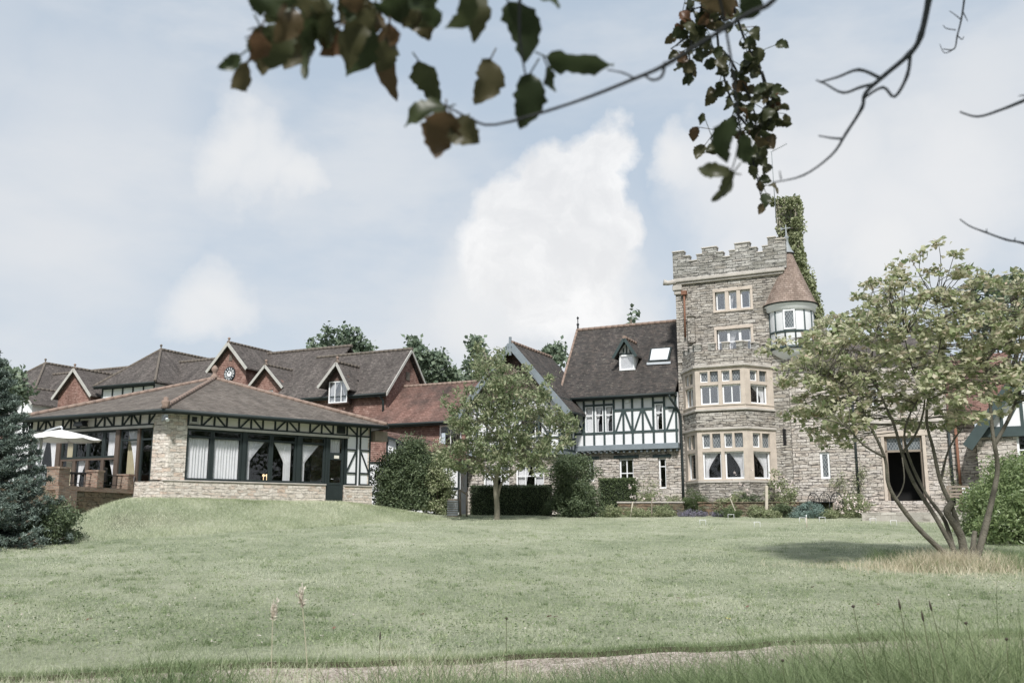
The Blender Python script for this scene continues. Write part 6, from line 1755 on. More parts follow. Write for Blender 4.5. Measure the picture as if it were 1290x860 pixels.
# ivy over the tall chimney and down behind the turret
def build_ivy():
    fr = FA; rs = np.random.RandomState(9)
    ca, zc = TW['ca'], TW['zct']
    r = root_at(fr, 'ivy', ca + .4, 2.85, 10.0, 'thick ivy wrapping the tall chimney and spilling down behind the turret', 'ivy')
    P = []
    n = 9000
    # around the stack
    side = rs.randint(0, 4, n); u_ = rs.rand(n); z = 9.8 + (zc - 9.8 + .05) * rs.rand(n)
    a0, a1, b0, b1 = ca - .18, ca + .78, 2.85, 3.85
    fat = .12 + .11 * np.sin(z * 2.3 + 1) + .08 * np.sin(z * 5.1)
    fat += np.clip((zc - 2.6 - z) * .22, 0, .65)
    off = rs.uniform(-.02, 1, n) ** 1.5 * np.clip(fat, .04, 1)
    a = np.where(side == 0, a0 + (a1 - a0) * u_, np.where(side == 1, a1 + off, np.where(side == 2, a0 + (a1 - a0) * u_, a0 - off * .55)))
    b = np.where(side == 0, b0 - off * .8, np.where(side == 1, b0 + (b1 - b0) * u_, np.where(side == 2, b1 + off, b0 + (b1 - b0) * u_)))
    P.append(np.stack([a, b, z], 1))
    nt = 1800; P.append(np.stack([rs.uniform(a0 - .1, a1 + .1, nt), rs.uniform(b0, b1, nt), zc - .22 + rs.rand(nt) ** 2 * .38], 1))
    # bulge to the right, behind the turret
    for (px, py, rr_) in ((1014, 345, .38), (1021, 360, .5), (1026, 378, .55), (1029, 395, .6), (1026, 412, .55), (1010, 330, .4), (1004, 300, .3), (978, 254, .15), (1000, 256, .2), (1006, 280, .2), (1003, 318, .32), (1034, 405, .35)):
        a_, z_ = fr.Q(2.4, px - 4, py); m = 1300
        d = rs.normal(size=(m, 3)); d /= np.linalg.norm(d, axis=1)[:, None]
        P.append(np.array((a_, 2.4, z_)) + d * (rr_ * rs.uniform(.3, 1, m))[:, None] * np.array((.85, .9, 1.2)))
    V = np.concatenate(P)
    W = np.stack([fr.x + V[:, 0] * fr.u[0] + V[:, 1] * fr.v[0], fr.y + V[:, 0] * fr.u[1] + V[:, 1] * fr.v[1], V[:, 2]], 1)
    leaf_mesh('foliage', W, .13, .1, M['lf_ivy'], r, 91, .6)
    m = MB(fr)
    for k in range(14):
        x = a0 + (a1 - a0) * rs.rand(); m.tube([(x, b0 - .03, 9.5), (x + .1, b0 - .05, 12), (x - .1, b0 - .04, zc)], .02, 5)
    m.build('stem', M['bark_pale'], r)
build_ivy()

# the wood the photographer stands in front of, seen only mirrored in the window panes
def woodland():
    rs = np.random.RandomState(60); P = []; m = MB()
    for k in range(25):
        x = -34 + k * 6.8 + rs.uniform(-1.5, 1.5); y = -20 + rs.uniform(-4, 2); h = rs.uniform(9, 13)
        if k > 10: x = (38 if k < 18 else -42) + rs.uniform(-3, 3); y = -12 + ((k - 11) % 7) * 6.5 + rs.uniform(-1.5, 1.5)
        m.tube([(x, y, -.3), (x + .3, y, h * .5), (x, y, h * .9)], [.3, .2, .05], 8, local=False)
        C = [(x + rs.normal() * 2.3, y + rs.normal() * 1.8, rs.uniform(2.0, h)) for _ in range(36)]
        P.append(clump_points(C, [1.5] * 36, 40, rs, .8, .1))
    o = leaf_mesh('woodland', np.concatenate(P), .5, .36, M['lf_dark'], None, 61)
    tag(o, 'dark belt of trees standing behind the viewpoint, mirrored in the windows', 'woodland', None, 'stuff')
    m.build('trunks', M['bark'], o)
woodland()

def roses():
    rs = np.random.RandomState(70)
    for lab, x0, x1, y0, y1, Y, n in (('white and pink roses on the bush between the hedge and the narrow window', 792, 832, 600, 630, 43.3, 26), ('white roses in front of the lower bay window', 918, 950, 590, 630, 42.6, 12), ('pale pink roses on the broad rose bush near the steps', 1052, 1102, 622, 645, 41.0, 34), ('cream flower heads on the tall hydrangea', 975, 1002, 600, 625, 42.2, 16)):
        p0 = G((x0 + x1) / 2, y1, Y); P = []
        for k in range(n):
            c = np.array(G(rs.uniform(x0, x1), rs.uniform(y0, y1), Y + rs.uniform(-.3, .1))); P.append(c + rs.normal(size=(9, 3)) * .03)
        o = leaf_mesh('blossom', np.concatenate(P), .06, .05, M['lf_flower'], None, 71)
        tag(o, lab, 'flowers', None, 'stuff')
roses()
# ------------------------------------------------------------------ small things
def aerial(label, px, ytop, ybase, b, boom, fr=FA, name='tv_aerial'):
    a, z0 = fr.Q(b, px, ybase); _, z1 = fr.Q(b, px, ytop)
    r = root_at(fr, name, a, b, z0, label, 'aerial')
    m = MB(fr); m.tube([(a, b, z0 - .8), (a - .05, b, z1)], .024, 6); m.build('mast', M['lead'], r)
    if boom:
        m = MB(fr); m.tube([(a - .1, b, z1 - .04), (a + .75, b, z1 + .28)], .014, 5)
        for i in range(9): x = a + .02 + i * .085; zz = z1 + .01 + i * .032; m.tube([(x, b - .18, zz), (x, b + .18, zz)], .006, 4)
        m.build('boom', M['lead'], r)
    return r
aerial('tall thin mast with a television aerial beside the ivy-covered chimney', 977, 190, 262, 2.2, True)
aerial('short thin rod on top of the ivy-covered chimney', 1004, 243, 256, 3.4, False, name='lightning_rod')

# low wall in the flower bed
def bed_wall():
    p = G(778, 645, 43.4); e = G(862, 643, 42.9); fr = Frame(p.x, p.y, math.atan2(e.y - p.y, e.x - p.x)); L_ = math.hypot(e.x - p.x, e.y - p.y)
    z0 = gz(p.x, p.y); z1 = G(800, 632, 43.2).z
    r = empty('bed_wall', (p.x, p.y, z0), fr.ang, 'low stone bed wall with thin coping under the narrow tall window', 'wall')
    m = MB(fr); m.box(0, L_, 0, .3, z0 - .2, z1 - .05); m.build('stonework', M['terrace_stone'], r)
    m = MB(fr); m.box(-.03, L_ + .03, -.04, .34, z1 - .049, z1 + .02); m.build('coping', M['string_stone'], r, bevel=.01)
    # long continuation along the bed
    p = G(880, 643, 42.6); e = G(1050, 641, 42.2); fr = Frame(p.x, p.y, math.atan2(e.y - p.y, e.x - p.x)); L_ = math.hypot(e.x - p.x, e.y - p.y)
    r = empty('bed_wall', (p.x, p.y, z0), fr.ang, 'low stone bed wall half hidden by shrubs below the bay window', 'wall')
    z1 = G(960, 632, 42.4).z
    m = MB(fr); m.box(0, L_, 0, .3, z0 - .2, z1 - .05); m.build('stonework', M['terrace_stone'], r)
    m = MB(fr); m.box(-.03, L_ + .03, -.04, .34, z1 - .049, z1 + .01); m.build('coping', M['terrace_stone'], r, bevel=.01)
bed_wall()
def post(label, px, y0, y1, Y, w, mat, name='wooden_post', lean=0):
    a = G(px, y1, Y); b = G(px + lean, y0, Y)
    a.z = min(a.z, gz(a.x, Y) + .02)
    m = MB()
    ang = .2
    dx, dy = w / 2, w / 2
    pts = [(p.x + sx * dx, p.y + sy * dy, p.z) for p in (a, b) for sx, sy in ((-1, -1), (1, -1), (1, 1), (-1, 1))]
    m.add(pts + [(b.x, b.y, b.z + w * .35)], [(3, 2, 1, 0), (0, 1, 5, 4), (1, 2, 6, 5), (2, 3, 7, 6), (3, 0, 4, 7), (4, 5, 8), (5, 6, 8), (6, 7, 8), (7, 4, 8)])
    o = m.build(name, M[mat], None, bevel=.003); return tag(o, label, 'post' if 'post' in name else 'stake')
post('pale wooden post standing among the shrubs below the bay window', 965.5, 612, 650, 42.2, .12, 'pale_wood')
post('thin leaning cane in the bed left of the box shrub', 794, 632, 652, 42.2, .05, 'pale_wood', 'garden_cane', 3)
post('thin upright cane in front of the low bed wall', 821, 630, 650, 42.2, .04, 'grey_wood', 'garden_cane')
post('thin grey stake beside the rose bush near the steps', 1050, 633, 648, 41.4, .06, 'grey_wood', 'garden_stake')
post('slanting pale cane in the bed below the bay window', 929, 628, 648, 41.8, .04, 'pale_wood', 'garden_cane', -9)
# croquet lawn
hoops = [(885.5, 661, 'leftmost of the white croquet hoops on the lawn'), (921, 654, 'white croquet hoop nearest the bed below the bay window'), (954, 663.5, 'white croquet hoop nearest the camera, below the hydrangea'), (1011, 658, 'white croquet hoop just left of the peg'),
         (1036, 657.5, 'white croquet hoop just right of the peg'), (1100, 659, 'white croquet hoop in front of the left end of the steps'), (1126, 661.5, 'rightmost white croquet hoop, below the doorway')]
for px, py, lab in hoops:
    p = gpt(px, py)
    if p is None: p = G(px, py, 38)
    w = 7.2 / 1190 * p.y / 2; h = 6.2 / 1190 * p.y
    r = empty('croquet_hoop', tuple(p), .1, lab, 'croquet hoop', 'croquet hoops on the lawn')
    m = MB(); m.tube([(p.x - w, p.y, p.z - .05), (p.x - w, p.y, p.z + h), (p.x + w, p.y, p.z + h), (p.x + w, p.y, p.z - .05)], .011, 6, local=False); m.build('wire', M['white_paint'], r)
p = gpt(1016.5, 664.5) or G(1016.5, 664, 38)
r = empty('croquet_peg', tuple(p), 0, 'pale yellow croquet winning peg standing on the lawn', 'peg')
m = MB(); m.tube([(p.x, p.y, p.z - .05), (p.x, p.y, p.z + .36)], .022, 8, local=False); m.build('shaft', M['pale_wood'], r)
m = MB(); m.tube([(p.x, p.y, p.z + .36), (p.x, p.y, p.z + .46)], .018, 8, local=False); m.build('tip', M['white_paint'], r)
# ornate iron bench against the wall
def bench():
    a0, z_ = FA.Q(-.9, 1018, 640); a1, _ = FA.Q(-.9, 1062, 640); z0 = 1.95
    zt = FA.Q(-.9, 1036, 620)[1]
    r = root_at(FA, 'iron_bench', (a0 + a1) / 2, -.9, z0, 'black wrought iron bench with three arched back panels behind the juniper', 'bench')
    n = 3; w = (a1 - a0) / n
    m = MB(FA); m.box(a0, a1, -1.35, -.9, z0 + .42, z0 + .45); m.build('seat', M['iron'], r)
    m = MB(FA)
    for i in range(n):
        c = a0 + (i + .5) * w
        for k in (1, .62, .3):
            pts = [(c + w / 2 * k * math.cos(t * math.pi / 10), -.9, zt - .42 + .42 * k * math.sin(t * math.pi / 10)) for t in range(11)]
            m.tube(pts, .018 if k == 1 else .01, 5)
        for t in range(1, 6): an = t * math.pi / 6; m.tube([(c, -.9, zt - .42), (c + w / 2 * math.cos(an), -.9, zt - .42 + .42 * math.sin(an))], .008, 4)
    m.tube([(a0, -.9, zt - .42), (a1, -.9, zt - .42)], .015, 5); m.build('backrest', M['iron'], r)
    for x in (a0, a0 + w, a1 - w, a1):
        m = MB(FA); m.tube([(x, -.9, zt - .42), (x, -.9, z0 - .05)], .018, 5); m.tube([(x, -1.33, z0 + .43), (x, -1.36, z0 - .05)], .018, 5); m.build('leg', M['iron'], r)
bench()
# lean-to behind the climbers, between pavilion and link
def lean_to():
    a0 = FA.Q(-3.5, 487, 600)[0]; a1 = FA.Q(-3.5, 578, 600)[0]; B = -3.5; z0 = 2.0
    z0e = FA.Q(B, 487, 545)[1]; z1e = FA.Q(B, 578, 580)[1]
    r = root_at(FA, 'lean_to', (a0 + a1) / 2, B, z0, 'low black and white lean-to with sloping roof edge behind the climbing shrubs', 'outbuilding')
    m = MB(FA); m.prism([(a0, z0 - .2), (a1, z0 - .2), (a1, z1e - .1), (a0, z0e - .1)], B, B + .2); m.build('plaster_wall', M['plaster'], r)
    m = MB(FA); m.bar((a0 - .1, z0e), (a1 + .2, z1e), .16, B - .3, B + 3.8); m.build('roof', M['roof_red'], r)
    t = MB(FA); t.bar((a0 - .1, z0e - .14), (a1 + .2, z1e - .14), .12, B - .3, B - .02)
    nn = 7
    for i in range(nn + 1): x = a0 + (a1 - a0) * i / nn; zz = z0e + (z1e - z0e) * i / nn - .2; t.box(x - .05, x + .05, B - .03, B - .001, z0, zz)
    t.box(a0, a1, B - .026, B - .001, 3.1, 3.2); t.build('timber_frame', M['timber'], r)
lean_to()
def gate_rail():
    p = gpt(577, 647) or G(577, 648, 40); Y = 42.0
    r = plant('handrail', 'rough wooden handrail posts by the white door left of the hedge', 'handrail', tuple(G(582, 648, Y)))
    for (x0, y0, x1, y1, w) in ((579, 617, 580, 650, .11), (588, 619, 588, 650, .1)):
        a, b = G(x1, y1, Y), G(x0, y0, Y); m = MB(); m.tube([tuple(a), tuple(b)], w / 2, 6, local=False); m.build('post', M['grey_wood'], r)
    a, b = G(578, 616, Y), G(590, 624, Y); m = MB(); m.tube([tuple(a), tuple(b)], .035, 6, local=False); m.build('rail', M['grey_wood'], r)
    b = G(570, 650, 41.6); w = .22
    r = plant('slatted_bin', 'small grey slatted box standing by the white door', 'box', (b.x, b.y, b.z))
    zt = G(570, 628, 41.6).z; zb = gz(b.x, 41.6)
    m = MB(); m.box(b.x - w, b.x + w, 41.6, 42.0, zb, zt); m.build('body', M['grey_wood'], r)
    m = MB()
    for k in range(7): z = zb + .06 + (zt - zb - .1) * k / 7; m.box(b.x - w - .015, b.x + w + .015, 41.57, 41.599, z, z + .06)
    m.build('slats', M['lead'], r)
gate_rail()
def trough():
    a0 = FA.Q(-2.2, 1193, 630)[0]; a1 = FA.Q(-2.2, 1222, 630)[0]
    r = root_at(FA, 'garden_bench', (a0 + a1) / 2, -2.2, 1.95, 'grey weathered wooden bench half hidden by the laurel', 'bench')
    m = MB(FA); m.box(a0, a1, -2.5, -2.0, 2.5, 2.58); m.build('seat', M['grey_wood'], r)
    m = MB(FA)
    for z in (2.62, 2.76, 2.9): m.box(a0, a1, -2.04, -2.0, z, z + .08)
    m.build('backrest', M['grey_wood'], r)
    for x in (a0 + .05, a1 - .05):
        for y in (-2.45, -2.05): m = MB(FA); m.box(x - .04, x + .04, y - .04, y + .04, 1.9, 2.5 if y < -2.2 else 2.98); m.build('leg', M['grey_wood'], r)
    a = FA.Q(-1.6, 1219, 620); 
    m = MB(FA); x = a[0]; z0, z1 = 1.95, FA.Q(-1.6, 1219, 613)[1]
    r = root_at(FA, 'white_board', x, -1.6, z0, 'small white board propped beside the laurel and rusty pipe', 'board')
    m.box(x - .2, x + .28, -1.6, -1.57, z1 - .62, z1); m.build('panel', M['white_paint'], r)
    m = MB(FA); m.tube([(x - .15, -1.58, z0), (x - .15, -1.58, z1 - .3)], .02, 5); m.tube([(x + .2, -1.58, z0), (x + .2, -1.58, z1 - .3)], .02, 5); m.build('leg', M['grey_wood'], r)
trough()
# ------------------------------------------------------------------ grass
M['grass'] = mat_leaf('grass', shades((.17, .22, .11), (.37, .42, .255), (.575, .6, .435), (.75, .74, .6)), .35, .6)
M['grass_deep'] = mat_leaf('grass_deep', shades((.08, .12, .05), (.16, .22, .10), (.28, .35, .18), (.42, .45, .28)), .35, .55)
M['grass_dry'] = mat_leaf('grass_dry', shades((.42, .37, .24), (.6, .54, .4), (.75, .7, .56)), .3, .7)
M['seed_pale'] = mat_leaf('seed_pale', shades((.6, .54, .45), (.72, .66, .58)), .3, .8)
M['seed_dark'] = mat_leaf('seed_dark', shades((.03, .03, .025), (.07, .06, .05)), .1, .8)
def blades(name, X, Y, h, w, mat, seed, lean=.35, segs=1, bend=.3):
    rs = np.random.RandomState(seed); n = len(X)
    Z = ground_z(X, Y) - .004
    th = rs.uniform(0, 2 * math.pi, n); s = np.stack([np.cos(th), np.sin(th), np.zeros(n)], 1) * (w / 2)[:, None]
    ld = rs.normal(size=(n, 2)) * lean; top = np.stack([ld[:, 0] * h, ld[:, 1] * h, h], 1)
    base = np.stack([X, Y, Z], 1)
    u = np.clip(rs.beta(2, 2, n) * .6 + .2 + .22 * np.sin(X * .9 + 1.7 * np.sin(Y * .31)) * np.sin(Y * .45 + 1.3 * np.sin(X * .37)) + .12 * np.sin(X * 2.9 + Y) * np.sin(Y * 1.7 - X * .6), .01, .99)
    if segs == 1:
        V = np.stack([base - s, base + s, base + top], 1).reshape(-1, 3); b = np.arange(n) * 3
        F = np.stack([b, b + 1, b + 2], 1); uv = np.repeat(np.stack([u, u * 0 + .5], 1), 3, axis=0)
        return new_mesh_np(name, V, F, mat, None, uv)
    bd = rs.normal(size=(n, 2)) * bend
    rows = []
    for k in range(segs + 1):
        t = k / segs
        c = base + top * t + np.stack([bd[:, 0] * h * t * t, bd[:, 1] * h * t * t, -.25 * h * t * t * np.abs(bd).sum(1)], 1)
        wv = (1 - t) ** .7 if k < segs else .04
        rows.append(c - s * wv); rows.append(c + s * wv)
    V = np.stack(rows, 1).reshape(-1, 3); k_ = 2 * (segs + 1); b = np.arange(n) * k_
    F = np.concatenate([np.stack([b + 2 * k, b + 2 * k + 1, b + 2 * k + 3, b + 2 * k + 2], 1) for k in range(segs)])
    uv = np.repeat(np.stack([np.tile(u, segs), np.full(n * segs, .5)], 1), 4, axis=0)
    return new_mesh_np(name, V, F, mat, None, uv)
def build_lawn():
    rs = np.random.RandomState(3)
    # density falls off with the square of the distance, blades widen with it
    n = 360000
    iY = rs.uniform(1 / 44., 1 / 10.2, n); Y = 1 / iY
    X = rs.uniform(-1, 1, n) * (Y * .64 + 2)
    t = Y - .23 * np.clip(X, -25, 25)
    pt = np.sin(X * 1.7 + 2 * np.sin(Y * .9)) * np.sin(Y * 1.3 + 1.5 * np.sin(X * .7))
    keep = (t > 11.44 + wob(X)) & (Y < 43)
    X, Y, pt = X[keep], Y[keep], pt[keep]
    fi, fb = FA.inv(X, Y)
    k2 = (fb < -2.6) & ~((PR.inv(X, Y)[1] > -.1) & (PR.inv(X, Y)[0] > -4))
    X, Y, pt = X[k2], Y[k2], pt[k2]; n = len(X)
    h = rs.uniform(.018, .04, n) * (1 + .5 * (pt > .4)); w = .0042 * (Y / 11) ** 1.1 * rs.uniform(.7, 1.3, n)
    tag(blades('lawn_grass', X, Y, h * (1 + Y * .01), w, M['grass'], 4, .5), 'short pale green mown grass covering the lawn', 'grass', None, 'stuff')
    # longer grass on the bank
    n = 60000; s = rs.uniform(.3, 5.2, n); a = rs.uniform(-1, 17, n)
    X = -12.8 + a * .625 - s * .781; Y = 26.9 + a * .781 + s * .625
    k = (PR.inv(X, Y)[1] < -.1) | (PR.inv(X, Y)[0] < -.2)
    X, Y = X[k], Y[k]; n = len(X)
    tag(blades('bank_grass', X, Y, rs.uniform(.04, .11, n), rs.uniform(.008, .016, n), M['grass'], 6, .6), 'longer tufted grass on the bank below the pavilion', 'grass', None, 'stuff')
    # verge between camera and path, and patches growing into the gravel
    n = 90000; X = rs.uniform(-7, 11, n); T = rs.uniform(5.0, 11.2, n)
    pn = np.sin(X * 2.1) * .4 + np.sin(X * 5.3 + 1) * .25
    right = np.clip((X + .5) / 3, 0, 1)
    T = T + 0
    lim = 10.55 + .3 * pn + .1 * right + .7 * (X > 5.2) + .45 * (X < -2.4)
    k = (T < lim) | (rs.rand(n) < .12)
    X, T = X[k], T[k]; Y = T + .23 * X; n = len(X); right = np.clip((X + .5) / 2.5, 0, 1)
    h = rs.uniform(.05, .2, n) * (.6 + 1.6 * right * (Y < 9.6)); 
    tag(blades('verge_grass', X, Y, h, rs.uniform(.004, .008, n), M['grass_deep'], 8, .45, 3, .5), 'long dark green grass growing on the verge before the gravel path', 'grass', None, 'stuff')
    # tufts on the lawn's lip over the gravel
    n = 22000; X = rs.uniform(-7, 11, n); Y = 11.44 + rs.normal(size=n) * .05 + .23 * X + wob(X)
    tag(blades('edge_grass', X, Y, rs.uniform(.03, .09, n), rs.uniform(.004, .008, n), M['grass_deep'], 9, .5), 'ragged grass edge hanging over the gravel path', 'grass', None, 'stuff')
    # sparse weeds through the gravel
    n = 26000; X = rs.uniform(-7, 11, n); T = rs.uniform(9.7, 11.46, n); k = (np.sin(X * 1.3 + 2) + np.sin(X * 3.1 + T * 2) + .7 * (X < -.5) + 1.2 * (X < -2) + 1.5 * (X > 5)) > .75; X, T = X[k], T[k]; n = len(X)
    tag(blades('path_grass', X, T + .23 * X, rs.uniform(.04, .16, n), rs.uniform(.004, .007, n), M['grass'], 10, .4, 2, .3), 'thin pale grass growing through the gravel', 'grass', None, 'stuff')
    # dry grass round the maple's foot
    m = gpt(1212, 716)
    n = 6500; th = rs.uniform(0, 2 * math.pi, n); rr = np.abs(rs.normal(size=n)) * 1.25 * (1 + .4 * np.sin(th * 3) + .25 * np.sin(th * 7))
    X = m.x - .3 + rr * 1.25 * np.cos(th); Y = m.y - .2 + rr * .6 * np.sin(th)
    h = rs.uniform(.12, .6, n) * np.clip(1.25 - rr * .42, .25, 1)
    tag(blades('dry_grass', X, Y, h, rs.uniform(.006, .011, n), M['grass_dry'], 12, .3, 3, .4), 'tall straw-coloured grass round the foot of the maple', 'grass', None, 'stuff')
    n = 9000; X = m.x + rs.uniform(-1.3, 5, n); Y = m.y + rs.uniform(-.8, 2.2, n)
    tag(blades('rough_grass', X, Y, rs.uniform(.1, .45, n), rs.uniform(.007, .013, n), M['grass_deep'], 13, .35, 3, .4), 'rough dark green grass right of the maple', 'grass', None, 'stuff')
build_lawn()
def clover():
    rs = np.random.RandomState(31); n = 2600
    Y = 1 / rs.uniform(1 / 38., 1 / 11.8, n); X = rs.uniform(-1, 1, n) * (Y * .6 + 1); k = (Y - .23 * X > 11.8) & (FA.inv(X, Y)[1] < -3) & ((X + 12.8) * -.781 + (Y - 26.9) * .625 < 0)
    X, Y = X[k], Y[k]; m = 16
    r = rs.uniform(.08, .35, len(X))
    PX = (X[:, None] + rs.normal(size=(len(X), m)) * r[:, None]).ravel(); PY = (Y[:, None] + rs.normal(size=(len(X), m)) * r[:, None]).ravel()
    P = np.stack([PX, PY, ground_z(PX, PY) + rs.uniform(.015, .04, len(PX))], 1)
    tag(leaf_mesh('clover', P, .03, .024, M['grass_deep'], None, 32, 0, .8), 'dark green clover and daisy leaves scattered through the mown grass', 'clover', None, 'stuff')
    n = 260; Y = 1 / rs.uniform(1 / 30., 1 / 11.8, n); X = rs.uniform(-1, 1, n) * (Y * .55); k = Y - .23 * X > 11.8; X, Y = X[k], Y[k]
    P = np.stack([X, Y, ground_z(X, Y) + .045], 1); P = np.repeat(P, 4, axis=0) + rs.normal(size=(len(P) * 4, 3)) * .004
    tag(leaf_mesh('daisies', P, .02, .014, M['lf_flower'], None, 33, 0, .8), 'tiny pale daisies dotted over the lawn', 'daisies', None, 'stuff')
    # coarse darker tufts
    n = 900; Y = 1 / rs.uniform(1 / 36., 1 / 11.6, n); X = rs.uniform(-1, 1, n) * (Y * .6 + 1); k = (Y - .23 * X > 11.7) & (FA.inv(X, Y)[1] < -3); X, Y = X[k], Y[k]; m = 36; r = rs.uniform(.03, .12, len(X))
    PX = (X[:, None] + rs.normal(size=(len(X), m)) * r[:, None]).ravel(); PY = (Y[:, None] + rs.normal(size=(len(X), m)) * r[:, None]).ravel()
    tag(blades('grass_tufts', PX, PY, rs.uniform(.04, .09, len(PX)), rs.uniform(.005, .009, len(PX)), M['grass_deep'], 34, .6), 'coarser dark tufts in the mown grass', 'grass', None, 'stuff')
clover()

# tall stalks of the foreground
def stalk(label, name, px, ytop, ybase, Y, kind, lean=0, n=1):
    b = G(px, ybase, Y); b.z = gz(b.x, Y) - .02; t = G(px + lean, ytop, Y)
    r = plant(name, label, 'grass stalk', tuple(b), 'tall stalks in the foreground')
    rs = np.random.RandomState(int(px))
    mid = (b + t) / 2 + Vector((-(t.x - b.x) * .25 + rs.uniform(-.02, .02), .03, 0))
    pts = smooth_path([b, mid, t], 6); m = MB()
    m.tube([tuple(p) for p in pts], [.004 - .0018 * i / len(pts) for i in range(len(pts))], 5, local=False)
    m.build('stem', M['stalk_pale' if kind == 'pale' else 'stalk_green'], r)
    d = (t - pts[-3]).normalized()
    if kind == 'pale':
        P = []
        for br in range(5):
            o = Vector((rs.uniform(-.022, .03), rs.uniform(-.02, .02), -.02 * br))
            for k in range(26): P.append(tuple(t + o * (k / 26) + d * (.15 * k / 26 - .07) + Vector(rs.normal(size=3) * .004)))
        leaf_mesh('seed_head', np.array(P), .03, .012, M['seed_pale'], r, 3, -2.5)
    elif kind == 'spike':
        m = MB(); q = [t - d * .035, t - d * .02, t, t + d * .03]; m.tube([tuple(x) for x in q], [.003, .007, .0065, .002], 7, local=False); m.build('seed_head', M['seed_brown'], r)
    else:
        m = MB(); m.tube([tuple(t - d * .006), tuple(t), tuple(t + d * .008), tuple(t + d * .012)], [.004, .011, .011, .004], 8, local=False); m.build('seed_head', M['seed_brown'], r)
        P = [tuple(pts[i] + Vector(rs.normal(size=3) * .012)) for i in range(3, len(pts) - 3) for _ in range(2)]
        leaf_mesh('leaf', np.array(P), .055, .012, M['grass_deep'], r, 5, .2)
M['stalk_pale'] = mat_plain('stalk_pale', (.5, .44, .33), .7, .2, 20)
M['stalk_green'] = mat_plain('stalk_green', (.12, .13, .07), .7, .3, 20)
M['seed_brown'] = mat_plain('seed_brown', (.05, .04, .03), .8, .3, 40)
for a in [('pale feathery grass head, farthest left of the tall stalks', 'feather_grass', 341, 768, 880, 7.2, 'pale', 3), ('pale feathery grass head, taller one just right of its neighbour', 'feather_grass', 386, 752, 880, 7.0, 'pale', -6),
          ('dark narrow seed spike standing before the bare lawn patch', 'plantain_stalk', 479, 800, 880, 7.5, 'spike', 0), ('small dark round seed head above the gravel at the picture centre', 'knapweed_stalk', 638, 779, 870, 7.5, 'ball', 0),
          ('round dark knapweed head on a tall leafy stem, right of the gravel', 'knapweed_stalk', 1105, 764, 875, 6.2, 'ball', -30), ('dark seed spike leaning left, tallest of the right-hand spikes', 'plantain_stalk', 1165, 760, 880, 6.0, 'spike', -32),
          ('dark seed spike leaning left, middle one of three beside the knapweed', 'plantain_stalk', 1190, 775, 880, 6.1, 'spike', -28), ('dark seed spike nearest the right edge', 'plantain_stalk', 1215, 762, 880, 5.9, 'spike', -43),
          ('small knapweed bud right of the dark spikes', 'knapweed_stalk', 1252, 785, 880, 6.3, 'ball', -35), ('low knapweed head in the deep grass at the right', 'knapweed_stalk', 1276, 805, 880, 6.2, 'ball', -8), ('tiny knapweed bud between the gravel and the tall knapweed', 'knapweed_stalk', 990, 832, 880, 6.4, 'ball', -4)]:
    stalk(*a)
def near_clumps():
    rs = np.random.RandomState(21)
    # dense long grass in the lower right, nearer than the path
    X = []; Y = []
    for px, d, n in [(600, 8.3, 260), (640, 8.1, 400), (720, 7.8, 520), (780, 7.6, 520), (850, 7.2, 700), (900, 7.0, 800), (960, 6.9, 900), (1020, 6.8, 1000), (1090, 6.7, 1100), (1150, 6.6, 1200), (1210, 6.6, 1200), (1270, 6.5, 1200), (1330, 6.6, 700), (250, 9.0, 260), (180, 9.2, 200), (540, 8.6, 260), (480, 8.8, 160)]:
        g = G(px, 850, d); n = int(n * 1.7); X.append(g.x + rs.normal(size=n) * .28); Y.append(d + rs.normal(size=n) * .5)
    X = np.concatenate(X); Y = np.clip(np.concatenate(Y), 5.6, 10.3); n = len(X)
    hr = np.clip((X - .2) / 3.2, 0, 1)
    tag(blades('meadow_grass', X, Y, rs.uniform(.4, .85, n) * (.6 + .8 * hr), rs.uniform(.004, .009, n), M['grass_deep'], 22, .28, 5, .45), 'tall bending meadow grass in the lower right foreground', 'grass', None, 'stuff')
    k = rs.rand(n) < .22
    tag(blades('sedge_grass', X[k], Y[k], rs.uniform(.55, 1.0, k.sum()) * (.6 + .8 * hr[k]), rs.uniform(.005, .011, k.sum()), M['lf_hedge'], 26, .35, 6, .7), 'coarse darker sedge blades arching out of the meadow grass', 'grass', None, 'stuff')
    n = 1300; px = rs.uniform(430, 1290, n); d = rs.uniform(6.3, 9.5, n); X = (px - 645) / 1190 * d; Y = d
    tag(blades('bleached_grass', X, Y, rs.uniform(.25, .6, n), rs.uniform(.003, .006, n), M['grass_dry'], 24, .25, 5, .4), 'thin bleached grass stems in the foreground', 'grass', None, 'stuff')
near_clumps()
